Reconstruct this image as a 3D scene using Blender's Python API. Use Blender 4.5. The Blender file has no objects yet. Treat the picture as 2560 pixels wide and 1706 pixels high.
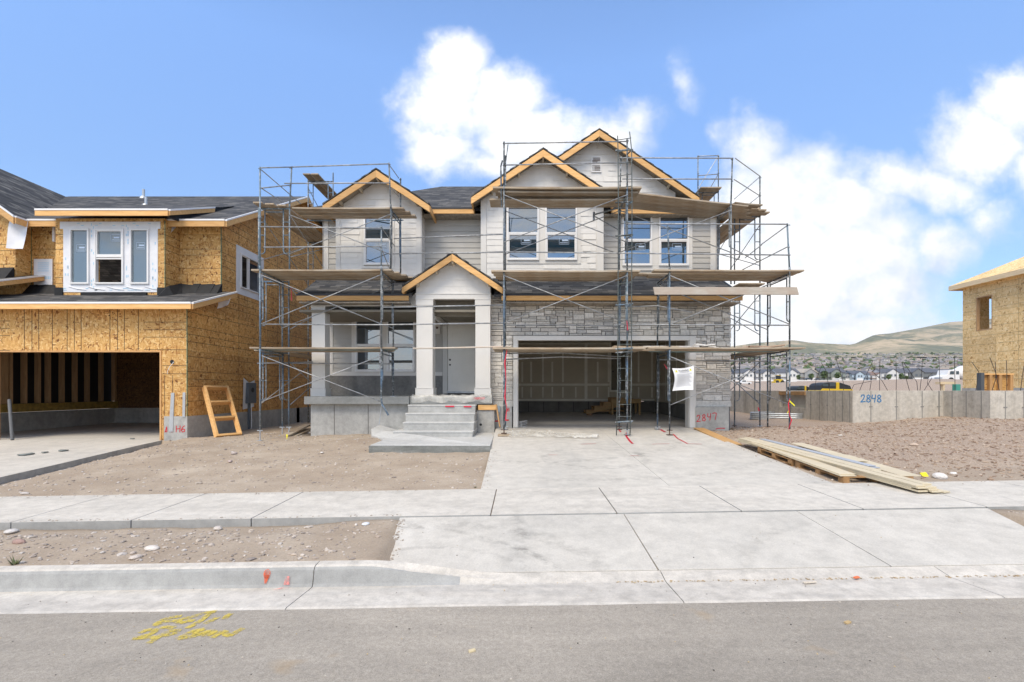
import bpy, bmesh, math, random
from math import radians, sin, cos, pi, sqrt
from mathutils import Vector, Matrix, noise

# ---------------------------------------------------------------- camera, sky, sun, exposure
F = 1200.0          # focal length in photo pixels (photo is 2560 wide)
CX, CY = 1304.0, 977.0   # vanishing point of the level, fronto-parallel camera
C = bpy.context.scene.collection
sc = bpy.context.scene
cam_d = bpy.data.cameras.new("camera")
cam = bpy.data.objects.new("camera", cam_d)
C.objects.link(cam)
cam.location = (0, 0, 0)
cam.rotation_euler = (radians(90), 0, 0)
cam_d.sensor_width = 36.0
cam_d.lens = 36.0 * F / 2560.0
cam_d.shift_x = -(CX - 1280.0) / 2560.0
cam_d.shift_y = (CY - 853.0) / 2560.0
cam_d.clip_start = 0.05
cam_d.clip_end = 30000
sc.camera = cam

SUN_ELEV, SUN_AZ = 53.0, 200.0      # azimuth clockwise from +Y (behind the camera, to its left)
world = bpy.data.worlds.new("World")
sc.world = world
world.use_nodes = True
def build_world():
    nt = world.node_tree; N = nt.nodes; L = nt.links
    N.clear()
    out = N.new('ShaderNodeOutputWorld'); bg = N.new('ShaderNodeBackground')
    bg.inputs['Strength'].default_value = 0.1
    L.new(bg.outputs[0], out.inputs[0])
    sky = N.new('ShaderNodeTexSky'); sky.sky_type = 'NISHITA'; sky.sun_disc = False
    sky.sun_elevation = radians(SUN_ELEV); sky.sun_rotation = radians(SUN_AZ)
    sky.altitude = 1400; sky.air_density = 1.0; sky.dust_density = 0.6; sky.ozone_density = 1.5
    geo = N.new('ShaderNodeTexCoord')
    def math_(op, a, b=None, c=None, clamp=False):
        n = N.new('ShaderNodeMath'); n.operation = op; n.use_clamp = clamp
        for i, v in enumerate((a, b, c)):
            if v is None: continue
            if isinstance(v, (int, float)): n.inputs[i].default_value = v
            else: L.new(v, n.inputs[i])
        return n.outputs[0]
    def vmath(op, a, b=None):
        n = N.new('ShaderNodeVectorMath'); n.operation = op
        for i, v in enumerate((a, b)):
            if v is None: continue
            if isinstance(v, tuple): n.inputs[i].default_value = v
            else: L.new(v, n.inputs[i])
        return n
    sep = N.new('ShaderNodeSeparateXYZ'); L.new(geo.outputs['Generated'], sep.inputs[0])
    dx, dy, dz = sep.outputs
    # tint: the photograph's sky is a periwinkle blue that pales towards the horizon
    tint = N.new('ShaderNodeMix'); tint.data_type = 'RGBA'; tint.blend_type = 'MULTIPLY'
    tint.inputs[0].default_value = 1.0
    L.new(sky.outputs[0], tint.inputs[6]); tint.inputs[7].default_value = SKY_TINT
    lv = N.new('ShaderNodeValToRGB'); e_ = lv.color_ramp.elements   # even out the pale band low in the sky
    for _ in range(2): e_.new(.5)
    for el, (p_, c_) in zip(e_, ((0, .42), (.33, .70), (.55, .98), (1, .8))): el.position = p_; el.color = (c_, c_, c_, 1)
    L.new(dz, lv.inputs[0])
    gm = N.new('ShaderNodeMix'); gm.data_type = 'RGBA'; gm.blend_type = 'MULTIPLY'; gm.inputs[0].default_value = 1.0
    L.new(tint.outputs[2], gm.inputs[6]); L.new(lv.outputs[0], gm.inputs[7])
    # direction -> tangent plane coordinates of the half of the sky over the houses
    ys = math_('MAXIMUM', dy, 0.05)
    u = math_('DIVIDE', dx, ys); v = math_('DIVIDE', dz, ys)
    comb = N.new('ShaderNodeCombineXYZ'); L.new(u, comb.inputs[0]); L.new(v, comb.inputs[1])
    nz = N.new('ShaderNodeTexNoise'); nz.inputs['Scale'].default_value = 3.4; nz.inputs['Detail'].default_value = 9
    nz.inputs['Roughness'].default_value = 0.62; L.new(comb.outputs[0], nz.inputs['Vector'])
    nz2 = N.new('ShaderNodeTexNoise'); nz2.inputs['Scale'].default_value = 7.5; nz2.inputs['Detail'].default_value = 12
    nz2.inputs['Roughness'].default_value = 0.6; L.new(comb.outputs[0], nz2.inputs['Vector'])
    wv = vmath('SUBTRACT', nz.outputs['Color'], (0.5, 0.5, 0.5))
    ws = N.new('ShaderNodeVectorMath'); ws.operation = 'SCALE'; L.new(wv.outputs[0], ws.inputs[0]); ws.inputs['Scale'].default_value = 0.16
    pos = vmath('ADD', comb.outputs[0], ws.outputs[0]).outputs[0]
    field = None
    for (px, py, rx, ry, st) in CLOUDS:
        c0 = ((px - CX) / F, (CY - py) / F, 0.0)
        d = vmath('SUBTRACT', pos, c0).outputs[0]
        d = vmath('MULTIPLY', d, (F / rx, F / ry, 0.0)).outputs[0]
        ln = vmath('LENGTH', d).outputs['Value']
        e = math_('MULTIPLY', math_('SUBTRACT', 1.0, ln), st)
        field = e if field is None else math_('MAXIMUM', field, e)
    nn = math_('MULTIPLY', math_('SUBTRACT', nz2.outputs['Fac'], 0.5), 1.35)
    nb = math_('MULTIPLY', math_('SUBTRACT', nz.outputs['Fac'], 0.5), 0.9)
    field = math_('ADD', math_('ADD', field, nn), nb)
    mr = N.new('ShaderNodeMapRange'); mr.interpolation_type = 'SMOOTHSTEP'
    mr.inputs['From Min'].default_value = -0.10; mr.inputs['From Max'].default_value = 0.70
    L.new(field, mr.inputs['Value'])
    front = mr.outputs[0]
    # the unseen sky (behind the camera, overhead): broken cloud added for neutral fill light
    nr = N.new('ShaderNodeTexNoise'); nr.inputs['Scale'].default_value = 2.2; nr.inputs['Detail'].default_value = 7
    nr.inputs['Roughness'].default_value = 0.6; nr.inputs['Distortion'].default_value = 0.4
    mp = N.new('ShaderNodeMapping'); mp.inputs['Scale'].default_value = (1, 1, 2.2)
    mp.inputs['Location'].default_value = (0.35, 0.9, 0.2)
    L.new(geo.outputs['Generated'], mp.inputs[0]); L.new(mp.outputs[0], nr.inputs['Vector'])
    mr2 = N.new('ShaderNodeMapRange'); mr2.interpolation_type = 'SMOOTHSTEP'
    mr2.inputs['From Min'].default_value = 0.41; mr2.inputs['From Max'].default_value = 0.58
    L.new(nr.outputs['Fac'], mr2.inputs['Value'])
    fr = N.new('ShaderNodeMapRange'); fr.inputs['From Min'].default_value = 0.0; fr.inputs['From Max'].default_value = 0.25
    L.new(dy, fr.inputs['Value'])
    zn = N.new('ShaderNodeMapRange'); zn.inputs['From Min'].default_value = 0.84; zn.inputs['From Max'].default_value = 0.70; L.new(dz, zn.inputs['Value'])
    frz = math_('MULTIPLY', fr.outputs[0], zn.outputs[0])
    mixf = N.new('ShaderNodeMix'); mixf.data_type = 'FLOAT'
    L.new(frz, mixf.inputs[0]); L.new(mr2.outputs[0], mixf.inputs[2]); L.new(front, mixf.inputs[3])
    # cloud brightness: soft grey hollows inside the white
    cr = N.new('ShaderNodeValToRGB')
    cr.color_ramp.elements[0].position = 0.38; cr.color_ramp.elements[0].color = (0.66, 0.72, 0.82, 1)
    cr.color_ramp.elements[1].position = 0.62; cr.color_ramp.elements[1].color = (1, 1, 1, 1)
    nz3 = N.new('ShaderNodeTexNoise'); nz3.inputs['Scale'].default_value = 3.0; nz3.inputs['Detail'].default_value = 5
    L.new(geo.outputs['Generated'], nz3.inputs['Vector'])
    L.new(math_('ADD', nz3.outputs['Fac'], math_('MULTIPLY', field, 0.12)), cr.inputs[0])
    # billows: brighter on the side turned up to the sun, blue-grey below
    off = vmath('ADD', comb.outputs[0], (-0.012, 0.03, 0.0)).outputs[0]
    def bil(v_):
        b_ = N.new('ShaderNodeTexNoise'); b_.inputs['Scale'].default_value = 8.5; b_.inputs['Detail'].default_value = 6; b_.inputs['Roughness'].default_value = .55
        L.new(v_, b_.inputs['Vector']); return b_.outputs['Fac']
    dif = math_('SUBTRACT', bil(comb.outputs[0]), bil(off))
    br_ = N.new('ShaderNodeValToRGB'); br_.color_ramp.elements[0].position = 0.38; br_.color_ramp.elements[0].color = (.80, .86, .94, 1)
    br_.color_ramp.elements[1].position = 0.60; br_.color_ramp.elements[1].color = (1.0, 1.0, 1.0, 1)
    L.new(math_('ADD', math_('MULTIPLY', dif, 1.3), 0.56), br_.inputs[0])
    cm_ = N.new('ShaderNodeMix'); cm_.data_type = 'RGBA'; cm_.blend_type = 'MULTIPLY'; cm_.inputs[0].default_value = 1.0
    L.new(cr.outputs[0], cm_.inputs[6]); L.new(br_.outputs[0], cm_.inputs[7])
    cs = N.new('ShaderNodeMix'); cs.data_type = 'RGBA'; cs.blend_type = 'MULTIPLY'; cs.inputs[0].default_value = 1.0
    L.new(cm_.outputs[2], cs.inputs[6]); cs.inputs[7].default_value = (11.2, 10.9, 10.5, 1)
    # unseen cloud behind the camera and overhead is brightened and warmed to light the fronts
    rb = N.new('ShaderNodeMix'); rb.data_type = 'RGBA'; L.new(frz, rb.inputs[0]); rb.inputs[6].default_value = (1.55, 1.46, 1.32, 1); rb.inputs[7].default_value = (1, 1, 1, 1)
    cs2 = N.new('ShaderNodeMix'); cs2.data_type = 'RGBA'; cs2.blend_type = 'MULTIPLY'; cs2.inputs[0].default_value = 1.0
    L.new(cs.outputs[2], cs2.inputs[6]); L.new(rb.outputs[2], cs2.inputs[7]); cs = cs2
    fin = N.new('ShaderNodeMix'); fin.data_type = 'RGBA'
    L.new(mixf.outputs[0], fin.inputs[0]); L.new(gm.outputs[2], fin.inputs[6]); L.new(cs.outputs[2], fin.inputs[7])
    L.new(fin.outputs[2], bg.inputs['Color'])
HAZE = 4.0e-5
SKY_TINT = (2.62, 2.90, 3.15, 1)
# cumulus masses as directions in the sky: photo column, photo row, radii, strength
CLOUDS = [(1130, 170, 120, 90, 1), (1110, 260, 150, 120, 1.1), (1250, 260, 150, 110, 1.0), (1090, 370, 110, 90, .9), (1340, 340, 190, 100, 1.0),
          (1500, 350, 170, 90, .8), (1590, 300, 90, 60, .5), (1205, 400, 150, 60, .7), (1715, 215, 26, 60, .2),
          (1900, 380, 130, 110, .8), (1960, 500, 240, 180, 1.3), (2120, 520, 200, 110, 1.0), (2230, 450, 150, 90, .9), (2050, 620, 310, 200, 1.4), (1950, 760, 330, 170, 1.4), (2180, 700, 230, 130, 1.1),
          (2100, 800, 330, 90, 1.0), (2330, 470, 190, 95, 1.0), (2440, 380, 190, 125, 1.1), (2540, 270, 130, 110, 1.0), (2350, 640, 110, 90, .7),
          (1800, 640, 160, 200, 1.0), (2500, 560, 100, 60, .4), (1780, 330, 60, 50, .4), (2620, 420, 200, 120, .8)]
build_world()

sun_d = bpy.data.lights.new("sun", 'SUN'); sun_d.energy = 2.6; sun_d.angle = radians(25); sun_d.color = (1.0, 0.88, 0.71)
sun = bpy.data.objects.new("sun", sun_d); C.objects.link(sun)
_el, _az = radians(SUN_ELEV), radians(SUN_AZ)
_s = Vector((sin(_az) * cos(_el), cos(_az) * cos(_el), sin(_el)))
sun.rotation_euler = (-_s).to_track_quat('-Z', 'Y').to_euler()
sun.location = _s * 50
sc.view_settings.view_transform = 'Standard'
sc.view_settings.look = 'None'
sc.view_settings.exposure = 0.27
sc.view_settings.gamma = 1.0
sc.render.engine = 'CYCLES'
sc.cycles.max_bounces = 8
sc.cycles.transparent_max_bounces = 6

# ---------------------------------------------------------------- helpers
R = random.Random(7)
def W(px, py, Y):
    return Vector(((px - CX) * Y / F, Y, (CY - py) * Y / F))

class MB:
    """collects shapes, builds ONE mesh object"""
    def __init__(s): s.v = []; s.f = []; s.m = []; s.c = []
    def add(s, vs, fs, mat=0, col=None):
        o = len(s.v); s.v += [tuple(p) for p in vs]
        for f in fs:
            s.f.append([o + i for i in f]); s.m.append(mat); s.c.append(col)
    def box(s, x0, x1, y0, y1, z0, z1, mat=0, col=None):
        if x0 > x1: x0, x1 = x1, x0
        if y0 > y1: y0, y1 = y1, y0
        if z0 > z1: z0, z1 = z1, z0
        v = [(x0,y0,z0),(x1,y0,z0),(x1,y1,z0),(x0,y1,z0),(x0,y0,z1),(x1,y0,z1),(x1,y1,z1),(x0,y1,z1)]
        s.add(v, [(0,3,2,1),(4,5,6,7),(0,1,5,4),(1,2,6,5),(2,3,7,6),(3,0,4,7)], mat, col)
    def beam(s, p0, p1, w, h, mat=0, up=(0,0,1), col=None):
        """rectangular bar from p0 to p1, w sideways, h along 'up'"""
        p0, p1, up = Vector(p0), Vector(p1), Vector(up)
        d = (p1 - p0).normalized(); a = d.cross(up)
        if a.length < 1e-5: a = d.cross(Vector((1,0,0)))
        a.normalize(); b = a.cross(d).normalized()
        v = []
        for p in (p0, p1):
            for (i, j) in ((-1,-1),(1,-1),(1,1),(-1,1)): v.append(p + a*(i*w/2) + b*(j*h/2))
        s.add(v, [(3,2,1,0),(4,5,6,7),(0,1,5,4),(1,2,6,5),(2,3,7,6),(3,0,4,7)], mat, col)
    def hexa(s, v, mat=0, col=None):
        """8 corners: bottom ring then top ring"""
        s.add(v, [(3,2,1,0),(4,5,6,7),(0,1,5,4),(1,2,6,5),(2,3,7,6),(3,0,4,7)], mat, col)
    def prism(s, poly, axis, a0, a1, mat=0, col=None):
        """2D polygon extruded along axis 'x','y' or 'z'"""
        n = len(poly)
        def P(p, a):
            if axis == 'y': return (p[0], a, p[1])
            if axis == 'x': return (a, p[0], p[1])
            return (p[0], p[1], a)
        v = [P(p, a0) for p in poly] + [P(p, a1) for p in poly]
        fs = [tuple(range(n)), tuple(range(2*n-1, n-1, -1))] + [(i, n+i, n+(i+1) % n, (i+1) % n) for i in range(n)]
        s.add(v, fs, mat, col)
    def quad(s, a, b, c, d, mat=0, col=None): s.add([a, b, c, d], [(0,1,2,3)], mat, col)
    def tube(s, pts, r, n=8, mat=0, cap=True, col=None):
        pts = [Vector(p) for p in pts]; rings = []
        rr = r if isinstance(r, (list, tuple)) else [r]*len(pts)
        ref = None
        for i, p in enumerate(pts):
            if i == 0: d = pts[1]-p
            elif i == len(pts)-1: d = p-pts[i-1]
            else: d = (pts[i+1]-p).normalized()+(p-pts[i-1]).normalized()
            d.normalize()
            if ref is None:
                ref = Vector((0,0,1)) if abs(d.z) < .9 else Vector((1,0,0))
            a = d.cross(ref).normalized(); b = d.cross(a).normalized(); ref = -b if False else ref
            rings.append([p + (a*cos(2*pi*k/n) + b*sin(2*pi*k/n))*rr[i] for k in range(n)])
        v = [q for ring in rings for q in ring]; fs = []
        for i in range(len(pts)-1):
            for k in range(n): fs.append((i*n+k, i*n+(k+1) % n, (i+1)*n+(k+1) % n, (i+1)*n+k))
        if cap: fs += [tuple(range(n))[::-1], tuple((len(pts)-1)*n+k for k in range(n))]
        s.add(v, fs, mat, col)
    def build(s, name, mats, parent=None, smooth=False, bevel=0, loc=None, fixn=True):
        me = bpy.data.meshes.new(name)
        off = Vector(loc) if loc is not None else Vector((0,0,0))
        base = off
        if parent is not None:
            base = WORLDLOC.get(parent.name, Vector((0,0,0)))
        me.from_pydata([tuple(Vector(p)-base) for p in s.v], [], s.f)
        if not isinstance(mats, (list, tuple)): mats = [mats]
        for m in mats: me.materials.append(m)
        me.polygons.foreach_set('material_index', s.m)
        if any(c is not None for c in s.c):
            ca = me.color_attributes.new('tone', 'FLOAT_COLOR', 'CORNER')
            buf = []
            for p, c in zip(me.polygons, s.c):
                c = c if c is not None else (1,1,1)
                for _ in range(p.loop_total): buf += [c[0], c[1], c[2], 1.0]
            ca.data.foreach_set('color', buf)
        if fixn:
            bm = bmesh.new(); bm.from_mesh(me); bmesh.ops.recalc_face_normals(bm, faces=bm.faces)
            bm.to_mesh(me); bm.free()
        if smooth: me.polygons.foreach_set('use_smooth', [True]*len(me.polygons))
        me.update()
        o = bpy.data.objects.new(name, me)
        C.objects.link(o)
        if parent is not None: o.parent = parent; WORLDLOC[o.name] = Vector(base)
        elif loc is not None: o.location = off; WORLDLOC[o.name] = off.copy()
        if bevel:
            md = o.modifiers.new('bevel', 'BEVEL'); md.width = bevel; md.segments = 2; md.limit_method = 'ANGLE'
        return o
WORLDLOC = {}
def tag(o, label=None, cat=None, group=None, kind=None):
    if label: o['label'] = label
    if cat: o['category'] = cat
    if group: o['group'] = group
    if kind: o['kind'] = kind
    return o
def thing(name, loc, label, cat, group=None, rz=0):
    e = bpy.data.objects.new(name, None); C.objects.link(e)
    e.location = loc; e.rotation_euler = (0, 0, rz); e.empty_display_size = .2
    WORLDLOC[e.name] = Vector(loc) if rz == 0 else Vector((0,0,0))
    return tag(e, label, cat, group)
def copy_tree(o, parent=None):
    c = o.copy(); C.objects.link(c)
    if parent: c.parent = parent
    for ch in [x for x in o.children]: copy_tree(ch, c)
    return c

# ---------------------------------------------------------------- materials
def mat(name):
    m = bpy.data.materials.new(name); m.use_nodes = True
    nt = m.node_tree; b = nt.nodes['Principled BSDF']
    return m, nt, b
def _new(nt, t, **kw):
    n = nt.nodes.new(t)
    for k, v in kw.items(): setattr(n, k, v)
    return n
def ramp(nt, fac, stops, interp='LINEAR'):
    r = _new(nt, 'ShaderNodeValToRGB'); cr = r.color_ramp; cr.interpolation = interp
    while len(cr.elements) < len(stops): cr.elements.new(0.5)
    for e, (p, c) in zip(cr.elements, stops):
        e.position = p; e.color = (c[0], c[1], c[2], 1) if isinstance(c, (tuple, list)) else (c, c, c, 1)
    nt.links.new(fac, r.inputs[0]); return r.outputs[0]
def tex_noise(nt, scale, detail=4, rough=.55, stretch=None, rot=None, distort=0, vec=None):
    n = _new(nt, 'ShaderNodeTexNoise'); n.inputs['Scale'].default_value = scale; n.inputs['Detail'].default_value = detail
    n.inputs['Roughness'].default_value = rough; n.inputs['Distortion'].default_value = distort
    tc = _new(nt, 'ShaderNodeTexCoord'); src = vec or tc.outputs['Object']
    if stretch or rot:
        mp = _new(nt, 'ShaderNodeMapping')
        if stretch: mp.inputs['Scale'].default_value = stretch
        if rot: mp.inputs['Rotation'].default_value = rot
        nt.links.new(src, mp.inputs[0]); src = mp.outputs[0]
    nt.links.new(src, n.inputs['Vector']); return n
def mixc(nt, fac, a, b, blend='MIX'):
    m = _new(nt, 'ShaderNodeMix', data_type='RGBA', blend_type=blend)
    for i, v in ((0, fac), (6, a), (7, b)):
        if isinstance(v, (int, float)): m.inputs[i].default_value = v
        elif isinstance(v, (tuple, list)): m.inputs[i].default_value = (v[0], v[1], v[2], 1)
        else: nt.links.new(v, m.inputs[i])
    return m.outputs[2]
def bump(nt, b, height, strength=.3, dist=.01):
    bn = _new(nt, 'ShaderNodeBump'); bn.inputs['Strength'].default_value = strength; bn.inputs['Distance'].default_value = dist
    nt.links.new(height, bn.inputs['Height']); nt.links.new(bn.outputs[0], b.inputs['Normal'])
def plain(name, col, rough=.6, var=.08, scale=3.0, metal=0, bmp=0, bscale=40, stretch=None):
    m, nt, b = mat(name)
    n = tex_noise(nt, scale, 5, stretch=stretch)
    lo = tuple(max(0, c*(1-var*2)) for c in col); hi = tuple(min(1, c*(1+var*1.6)) for c in col)
    nt.links.new(ramp(nt, n.outputs['Fac'], [(.25, lo), (.75, hi)]), b.inputs['Base Color'])
    b.inputs['Roughness'].default_value = rough; b.inputs['Metallic'].default_value = metal
    if bmp: bump(nt, b, tex_noise(nt, bscale, 3).outputs['Fac'], bmp)
    return m
def make_osb(name, tones, scale=12):
    m, nt, b = mat(name)
    tc = _new(nt, 'ShaderNodeTexCoord')
    outs = []
    for rot, st in (((.5, .6, .4), (1, 1, 2.8)), ((-.6, .3, -.8), (2.6, 1, 1)), ((.2, -.7, .9), (1, 2.7, 1))):
        mp = _new(nt, 'ShaderNodeMapping'); mp.inputs['Rotation'].default_value = rot; mp.inputs['Scale'].default_value = st
        nt.links.new(tc.outputs['Object'], mp.inputs[0])
        v = _new(nt, 'ShaderNodeTexVoronoi'); v.inputs['Scale'].default_value = scale; nt.links.new(mp.outputs[0], v.inputs['Vector'])
        s = _new(nt, 'ShaderNodeSeparateColor'); nt.links.new(v.outputs['Color'], s.inputs[0]); outs.append(s)
    mx = _new(nt, 'ShaderNodeMix', data_type='FLOAT'); 
    gt = _new(nt, 'ShaderNodeMath', operation='GREATER_THAN'); gt.inputs[1].default_value = .52
    nt.links.new(outs[2].outputs[1], gt.inputs[0]); nt.links.new(gt.outputs[0], mx.inputs[0])
    nt.links.new(outs[0].outputs[0], mx.inputs[2]); nt.links.new(outs[1].outputs[0], mx.inputs[3])
    mx2 = _new(nt, 'ShaderNodeMix', data_type='FLOAT')
    gt2 = _new(nt, 'ShaderNodeMath', operation='GREATER_THAN'); gt2.inputs[1].default_value = .7
    nt.links.new(outs[1].outputs[2], gt2.inputs[0]); nt.links.new(gt2.outputs[0], mx2.inputs[0])
    nt.links.new(mx.outputs[0], mx2.inputs[2]); nt.links.new(outs[2].outputs[0], mx2.inputs[3])
    col = ramp(nt, mx2.outputs[0], [(0, tones[0]), (.06, tones[1]), (.22, tones[2]), (.75, tones[3]), (1, tones[4])])
    # whole sheets differ a little from their neighbours
    sp = _new(nt, 'ShaderNodeSeparateXYZ'); nt.links.new(tc.outputs['Object'], sp.inputs[0])
    ad = _new(nt, 'ShaderNodeMath', operation='ADD'); nt.links.new(sp.outputs[0], ad.inputs[0]); nt.links.new(sp.outputs[1], ad.inputs[1])
    cb = _new(nt, 'ShaderNodeCombineXYZ'); nt.links.new(ad.outputs[0], cb.inputs[0]); nt.links.new(sp.outputs[2], cb.inputs[1])
    br = _new(nt, 'ShaderNodeTexBrick'); br.inputs['Scale'].default_value = 1; br.inputs['Brick Width'].default_value = 2.44; br.inputs['Row Height'].default_value = 1.22
    br.inputs['Mortar Size'].default_value = .004; br.inputs['Color1'].default_value = (.84,.82,.80,1); br.inputs['Color2'].default_value = (1.08,1.07,1.05,1); br.inputs['Mortar'].default_value = (.35,.3,.25,1)
    nt.links.new(cb.outputs[0], br.inputs['Vector'])
    col = mixc(nt, 1.0, col, br.outputs['Color'], 'MULTIPLY')
    big = tex_noise(nt, .8, 3)
    col = mixc(nt, 1.0, col, ramp(nt, big.outputs['Fac'], [(.3, .86), (.7, 1.08)]), 'MULTIPLY')
    nt.links.new(col, b.inputs['Base Color']); b.inputs['Roughness'].default_value = .75
    bump(nt, b, mx2.outputs[0], .12, .004)
    return m
def make_wood(name, lo, hi, axis='x', rough=.7, scale=6, weather=None):
    m, nt, b = mat(name)
    st = {'x': (.12, 1, 1), 'y': (1, .12, 1), 'z': (1, 1, .12), 'o': (.12, 1, 1)}[axis]
    n = tex_noise(nt, scale*3, 6, .65, stretch=st, distort=.6)
    col = ramp(nt, n.outputs['Fac'], [(.28, lo), (.72, hi)])
    if weather:
        n2 = tex_noise(nt, 1.7, 5, .6)
        col = mixc(nt, ramp(nt, n2.outputs['Fac'], [(.42, 0), (.66, 1)]), col, weather)
    oi = _new(nt, 'ShaderNodeObjectInfo')
    col = mixc(nt, 1.0, col, ramp(nt, oi.outputs['Random'], [(0, .78), (1, 1.18)]), 'MULTIPLY')
    nt.links.new(col, b.inputs['Base Color']); b.inputs['Roughness'].default_value = rough
    bump(nt, b, n.outputs['Fac'], .2, .004)
    return m
def make_shingle(name, ax):
    """asphalt shingles: courses along the slope; ax = axis the courses run along"""
    m, nt, b = mat(name)
    tc = _new(nt, 'ShaderNodeTexCoord'); sp = _new(nt, 'ShaderNodeSeparateXYZ'); nt.links.new(tc.outputs['Object'], sp.inputs[0])
    cb = _new(nt, 'ShaderNodeCombineXYZ')
    nt.links.new(sp.outputs[0 if ax == 'x' else 1], cb.inputs[0]); nt.links.new(sp.outputs[1 if ax == 'x' else 0], cb.inputs[1])
    br = _new(nt, 'ShaderNodeTexBrick'); br.inputs['Scale'].default_value = 1.0
    br.inputs['Brick Width'].default_value = .30; br.inputs['Row Height'].default_value = .125; br.inputs['Mortar Size'].default_value = .006
    br.inputs['Color1'].default_value = (.02, .02, .02, 1); br.inputs['Color2'].default_value = (1, 1, 1, 1); br.inputs['Mortar'].default_value = (0, 0, 0, 1)
    br.offset = .37; br.squash_frequency = 3; br.squash = 1.6
    nt.links.new(cb.outputs[0], br.inputs['Vector'])
    n = tex_noise(nt, 60, 4, .85); n2 = tex_noise(nt, 5, 5, .7, stretch=((.25,1.6,1) if ax == 'x' else (1.6,.25,1)))
    col = ramp(nt, br.outputs['Color'], [(0, (.022,.023,.026)), (.5, (.052,.052,.054)), (1, (.125,.12,.112))])
    sp2 = ramp(nt, n.outputs['Fac'], [(.3, .6), (.7, 1.5)])
    col = mixc(nt, 1.0, col, sp2, 'MULTIPLY')
    col = mixc(nt, 1.0, col, ramp(nt, n2.outputs['Fac'], [(.32, .55), (.68, 1.45)]), 'MULTIPLY')
    nt.links.new(col, b.inputs['Base Color']); b.inputs['Roughness'].default_value = .9
    bump(nt, b, br.outputs['Color'], .5, .01)
    return m
def make_concrete(name, base, dark, light, scale=.9, streak=None, fine=60, stain=.5, rough=.85, bmp=.15):
    m, nt, b = mat(name)
    n1 = tex_noise(nt, scale, 7, .62, stretch=streak, distort=.4)
    col = ramp(nt, n1.outputs['Fac'], [(.25, dark), (.5, base), (.75, light)])
    n2 = tex_noise(nt, scale*5, 6, .7)
    col = mixc(nt, stain, col, mixc(nt, 1.0, col, ramp(nt, n2.outputs['Fac'], [(.3, .72), (.6, 1.08)]), 'MULTIPLY'))
    n3 = tex_noise(nt, fine, 2, .7)
    col = mixc(nt, 1.0, col, ramp(nt, n3.outputs['Fac'], [(.3, .9), (.7, 1.08)]), 'MULTIPLY')
    nt.links.new(col, b.inputs['Base Color']); b.inputs['Roughness'].default_value = rough
    bump(nt, b, n3.outputs['Fac'], bmp, .004)
    return m, nt, b, col

M = {}
M['osb'] = make_osb('osb', [(.18,.065,.015), (.38,.175,.045), (.58,.315,.095), (.67,.405,.14), (.80,.56,.26)])
M['osb_pale'] = make_osb('osb_pale', [(.46,.26,.09), (.62,.40,.16), (.78,.545,.25), (.85,.62,.31), (.90,.72,.42)], 9)
M['new_wood'] = make_wood('new_wood', (.56,.30,.10), (.76,.47,.20))
M['new_wood_z'] = make_wood('new_wood_z', (.42,.22,.08), (.62,.38,.17), 'z')
M['plank'] = make_wood('plank', (.20,.14,.085), (.46,.36,.25), 'x', weather=(.40,.345,.27))
M['plank_y'] = make_wood('plank_y', (.16,.115,.075), (.40,.32,.235), 'y', weather=(.37,.33,.27))
M['shingle'] = make_shingle('shingle', 'x'); M['shingle_side'] = make_shingle('shingle_side', 'y')
M['trim'] = plain('white_trim', (.66,.64,.605), .55, .02, 2)
M['shake'] = plain('white_siding', (.70,.68,.645), .6, .03, 5)
M['grey_siding'] = plain('grey_siding', (.44,.425,.395), .6, .03, 3)
M['drip'] = plain('white_metal', (.8,.8,.8), .35, .02)
M['drip_black'] = plain('black_metal', (.02,.022,.028), .4, .1)
M['membrane'] = plain('black_membrane', (.010,.011,.013), .75, .3, 6, bmp=.3, bscale=9)
M['wrap'] = plain('white_wrap', (.74,.745,.77), .5, .04, 4, bmp=.25, bscale=5)
M['blue_ink'] = plain('blue_ink', (.16,.42,.66), .6, .1)
M['green_tape'] = plain('green_edge', (.05,.2,.13), .6)
M['ink'] = plain('dark_line', (.05,.035,.02), .8)
M['black'] = plain('black', (.01,.01,.01), .6)
M['drywall'] = plain('drywall', (.53,.47,.37), .9, .06, 1.2)
M['drywall_tape'] = plain('joint_compound', (.78,.74,.65), .9, .06, 3)
M['door_paint'] = plain('door_paint', (.80,.78,.73), .5, .02)
M['vinyl'] = plain('vinyl', (.76,.75,.74), .35, .01)
M['galv'] = plain('galvanised_steel', (.46,.49,.52), .42, .12, 8, metal=.5)
M['rust'] = plain('rusty_steel', (.12,.07,.05), .8, .3, 20)
M['rebar'] = plain('rebar', (.045,.04,.04), .8, .2, 20)
M['meter'] = plain('meter_grey', (.085,.10,.115), .5, .04)
M['red'] = plain('red_paint', (.55,.015,.03), .6, .15, 12)
M['red_tape'] = plain('red_tape', (.62,.02,.05), .4, .1, 12)
M['blue_paint'] = plain('blue_paint', (.03,.17,.36), .6, .15, 12)
M['orange'] = plain('orange_paint', (.80,.12,.03), .6, .15, 12)
M['pink'] = plain('pink_paint', (.85,.38,.36), .7, .1, 12)
M['yellow'] = plain('yellow', (.75,.58,.03), .6, .1, 12)
M['cream'] = plain('primed_board', (.60,.52,.37), .6, .06, 4, stretch=(.3,1,1))
M['slate'] = plain('slate_board', (.38,.41,.46), .5, .04)
M['pallet'] = plain('pallet_wood', (.40,.23,.10), .8, .2, 5)
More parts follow.
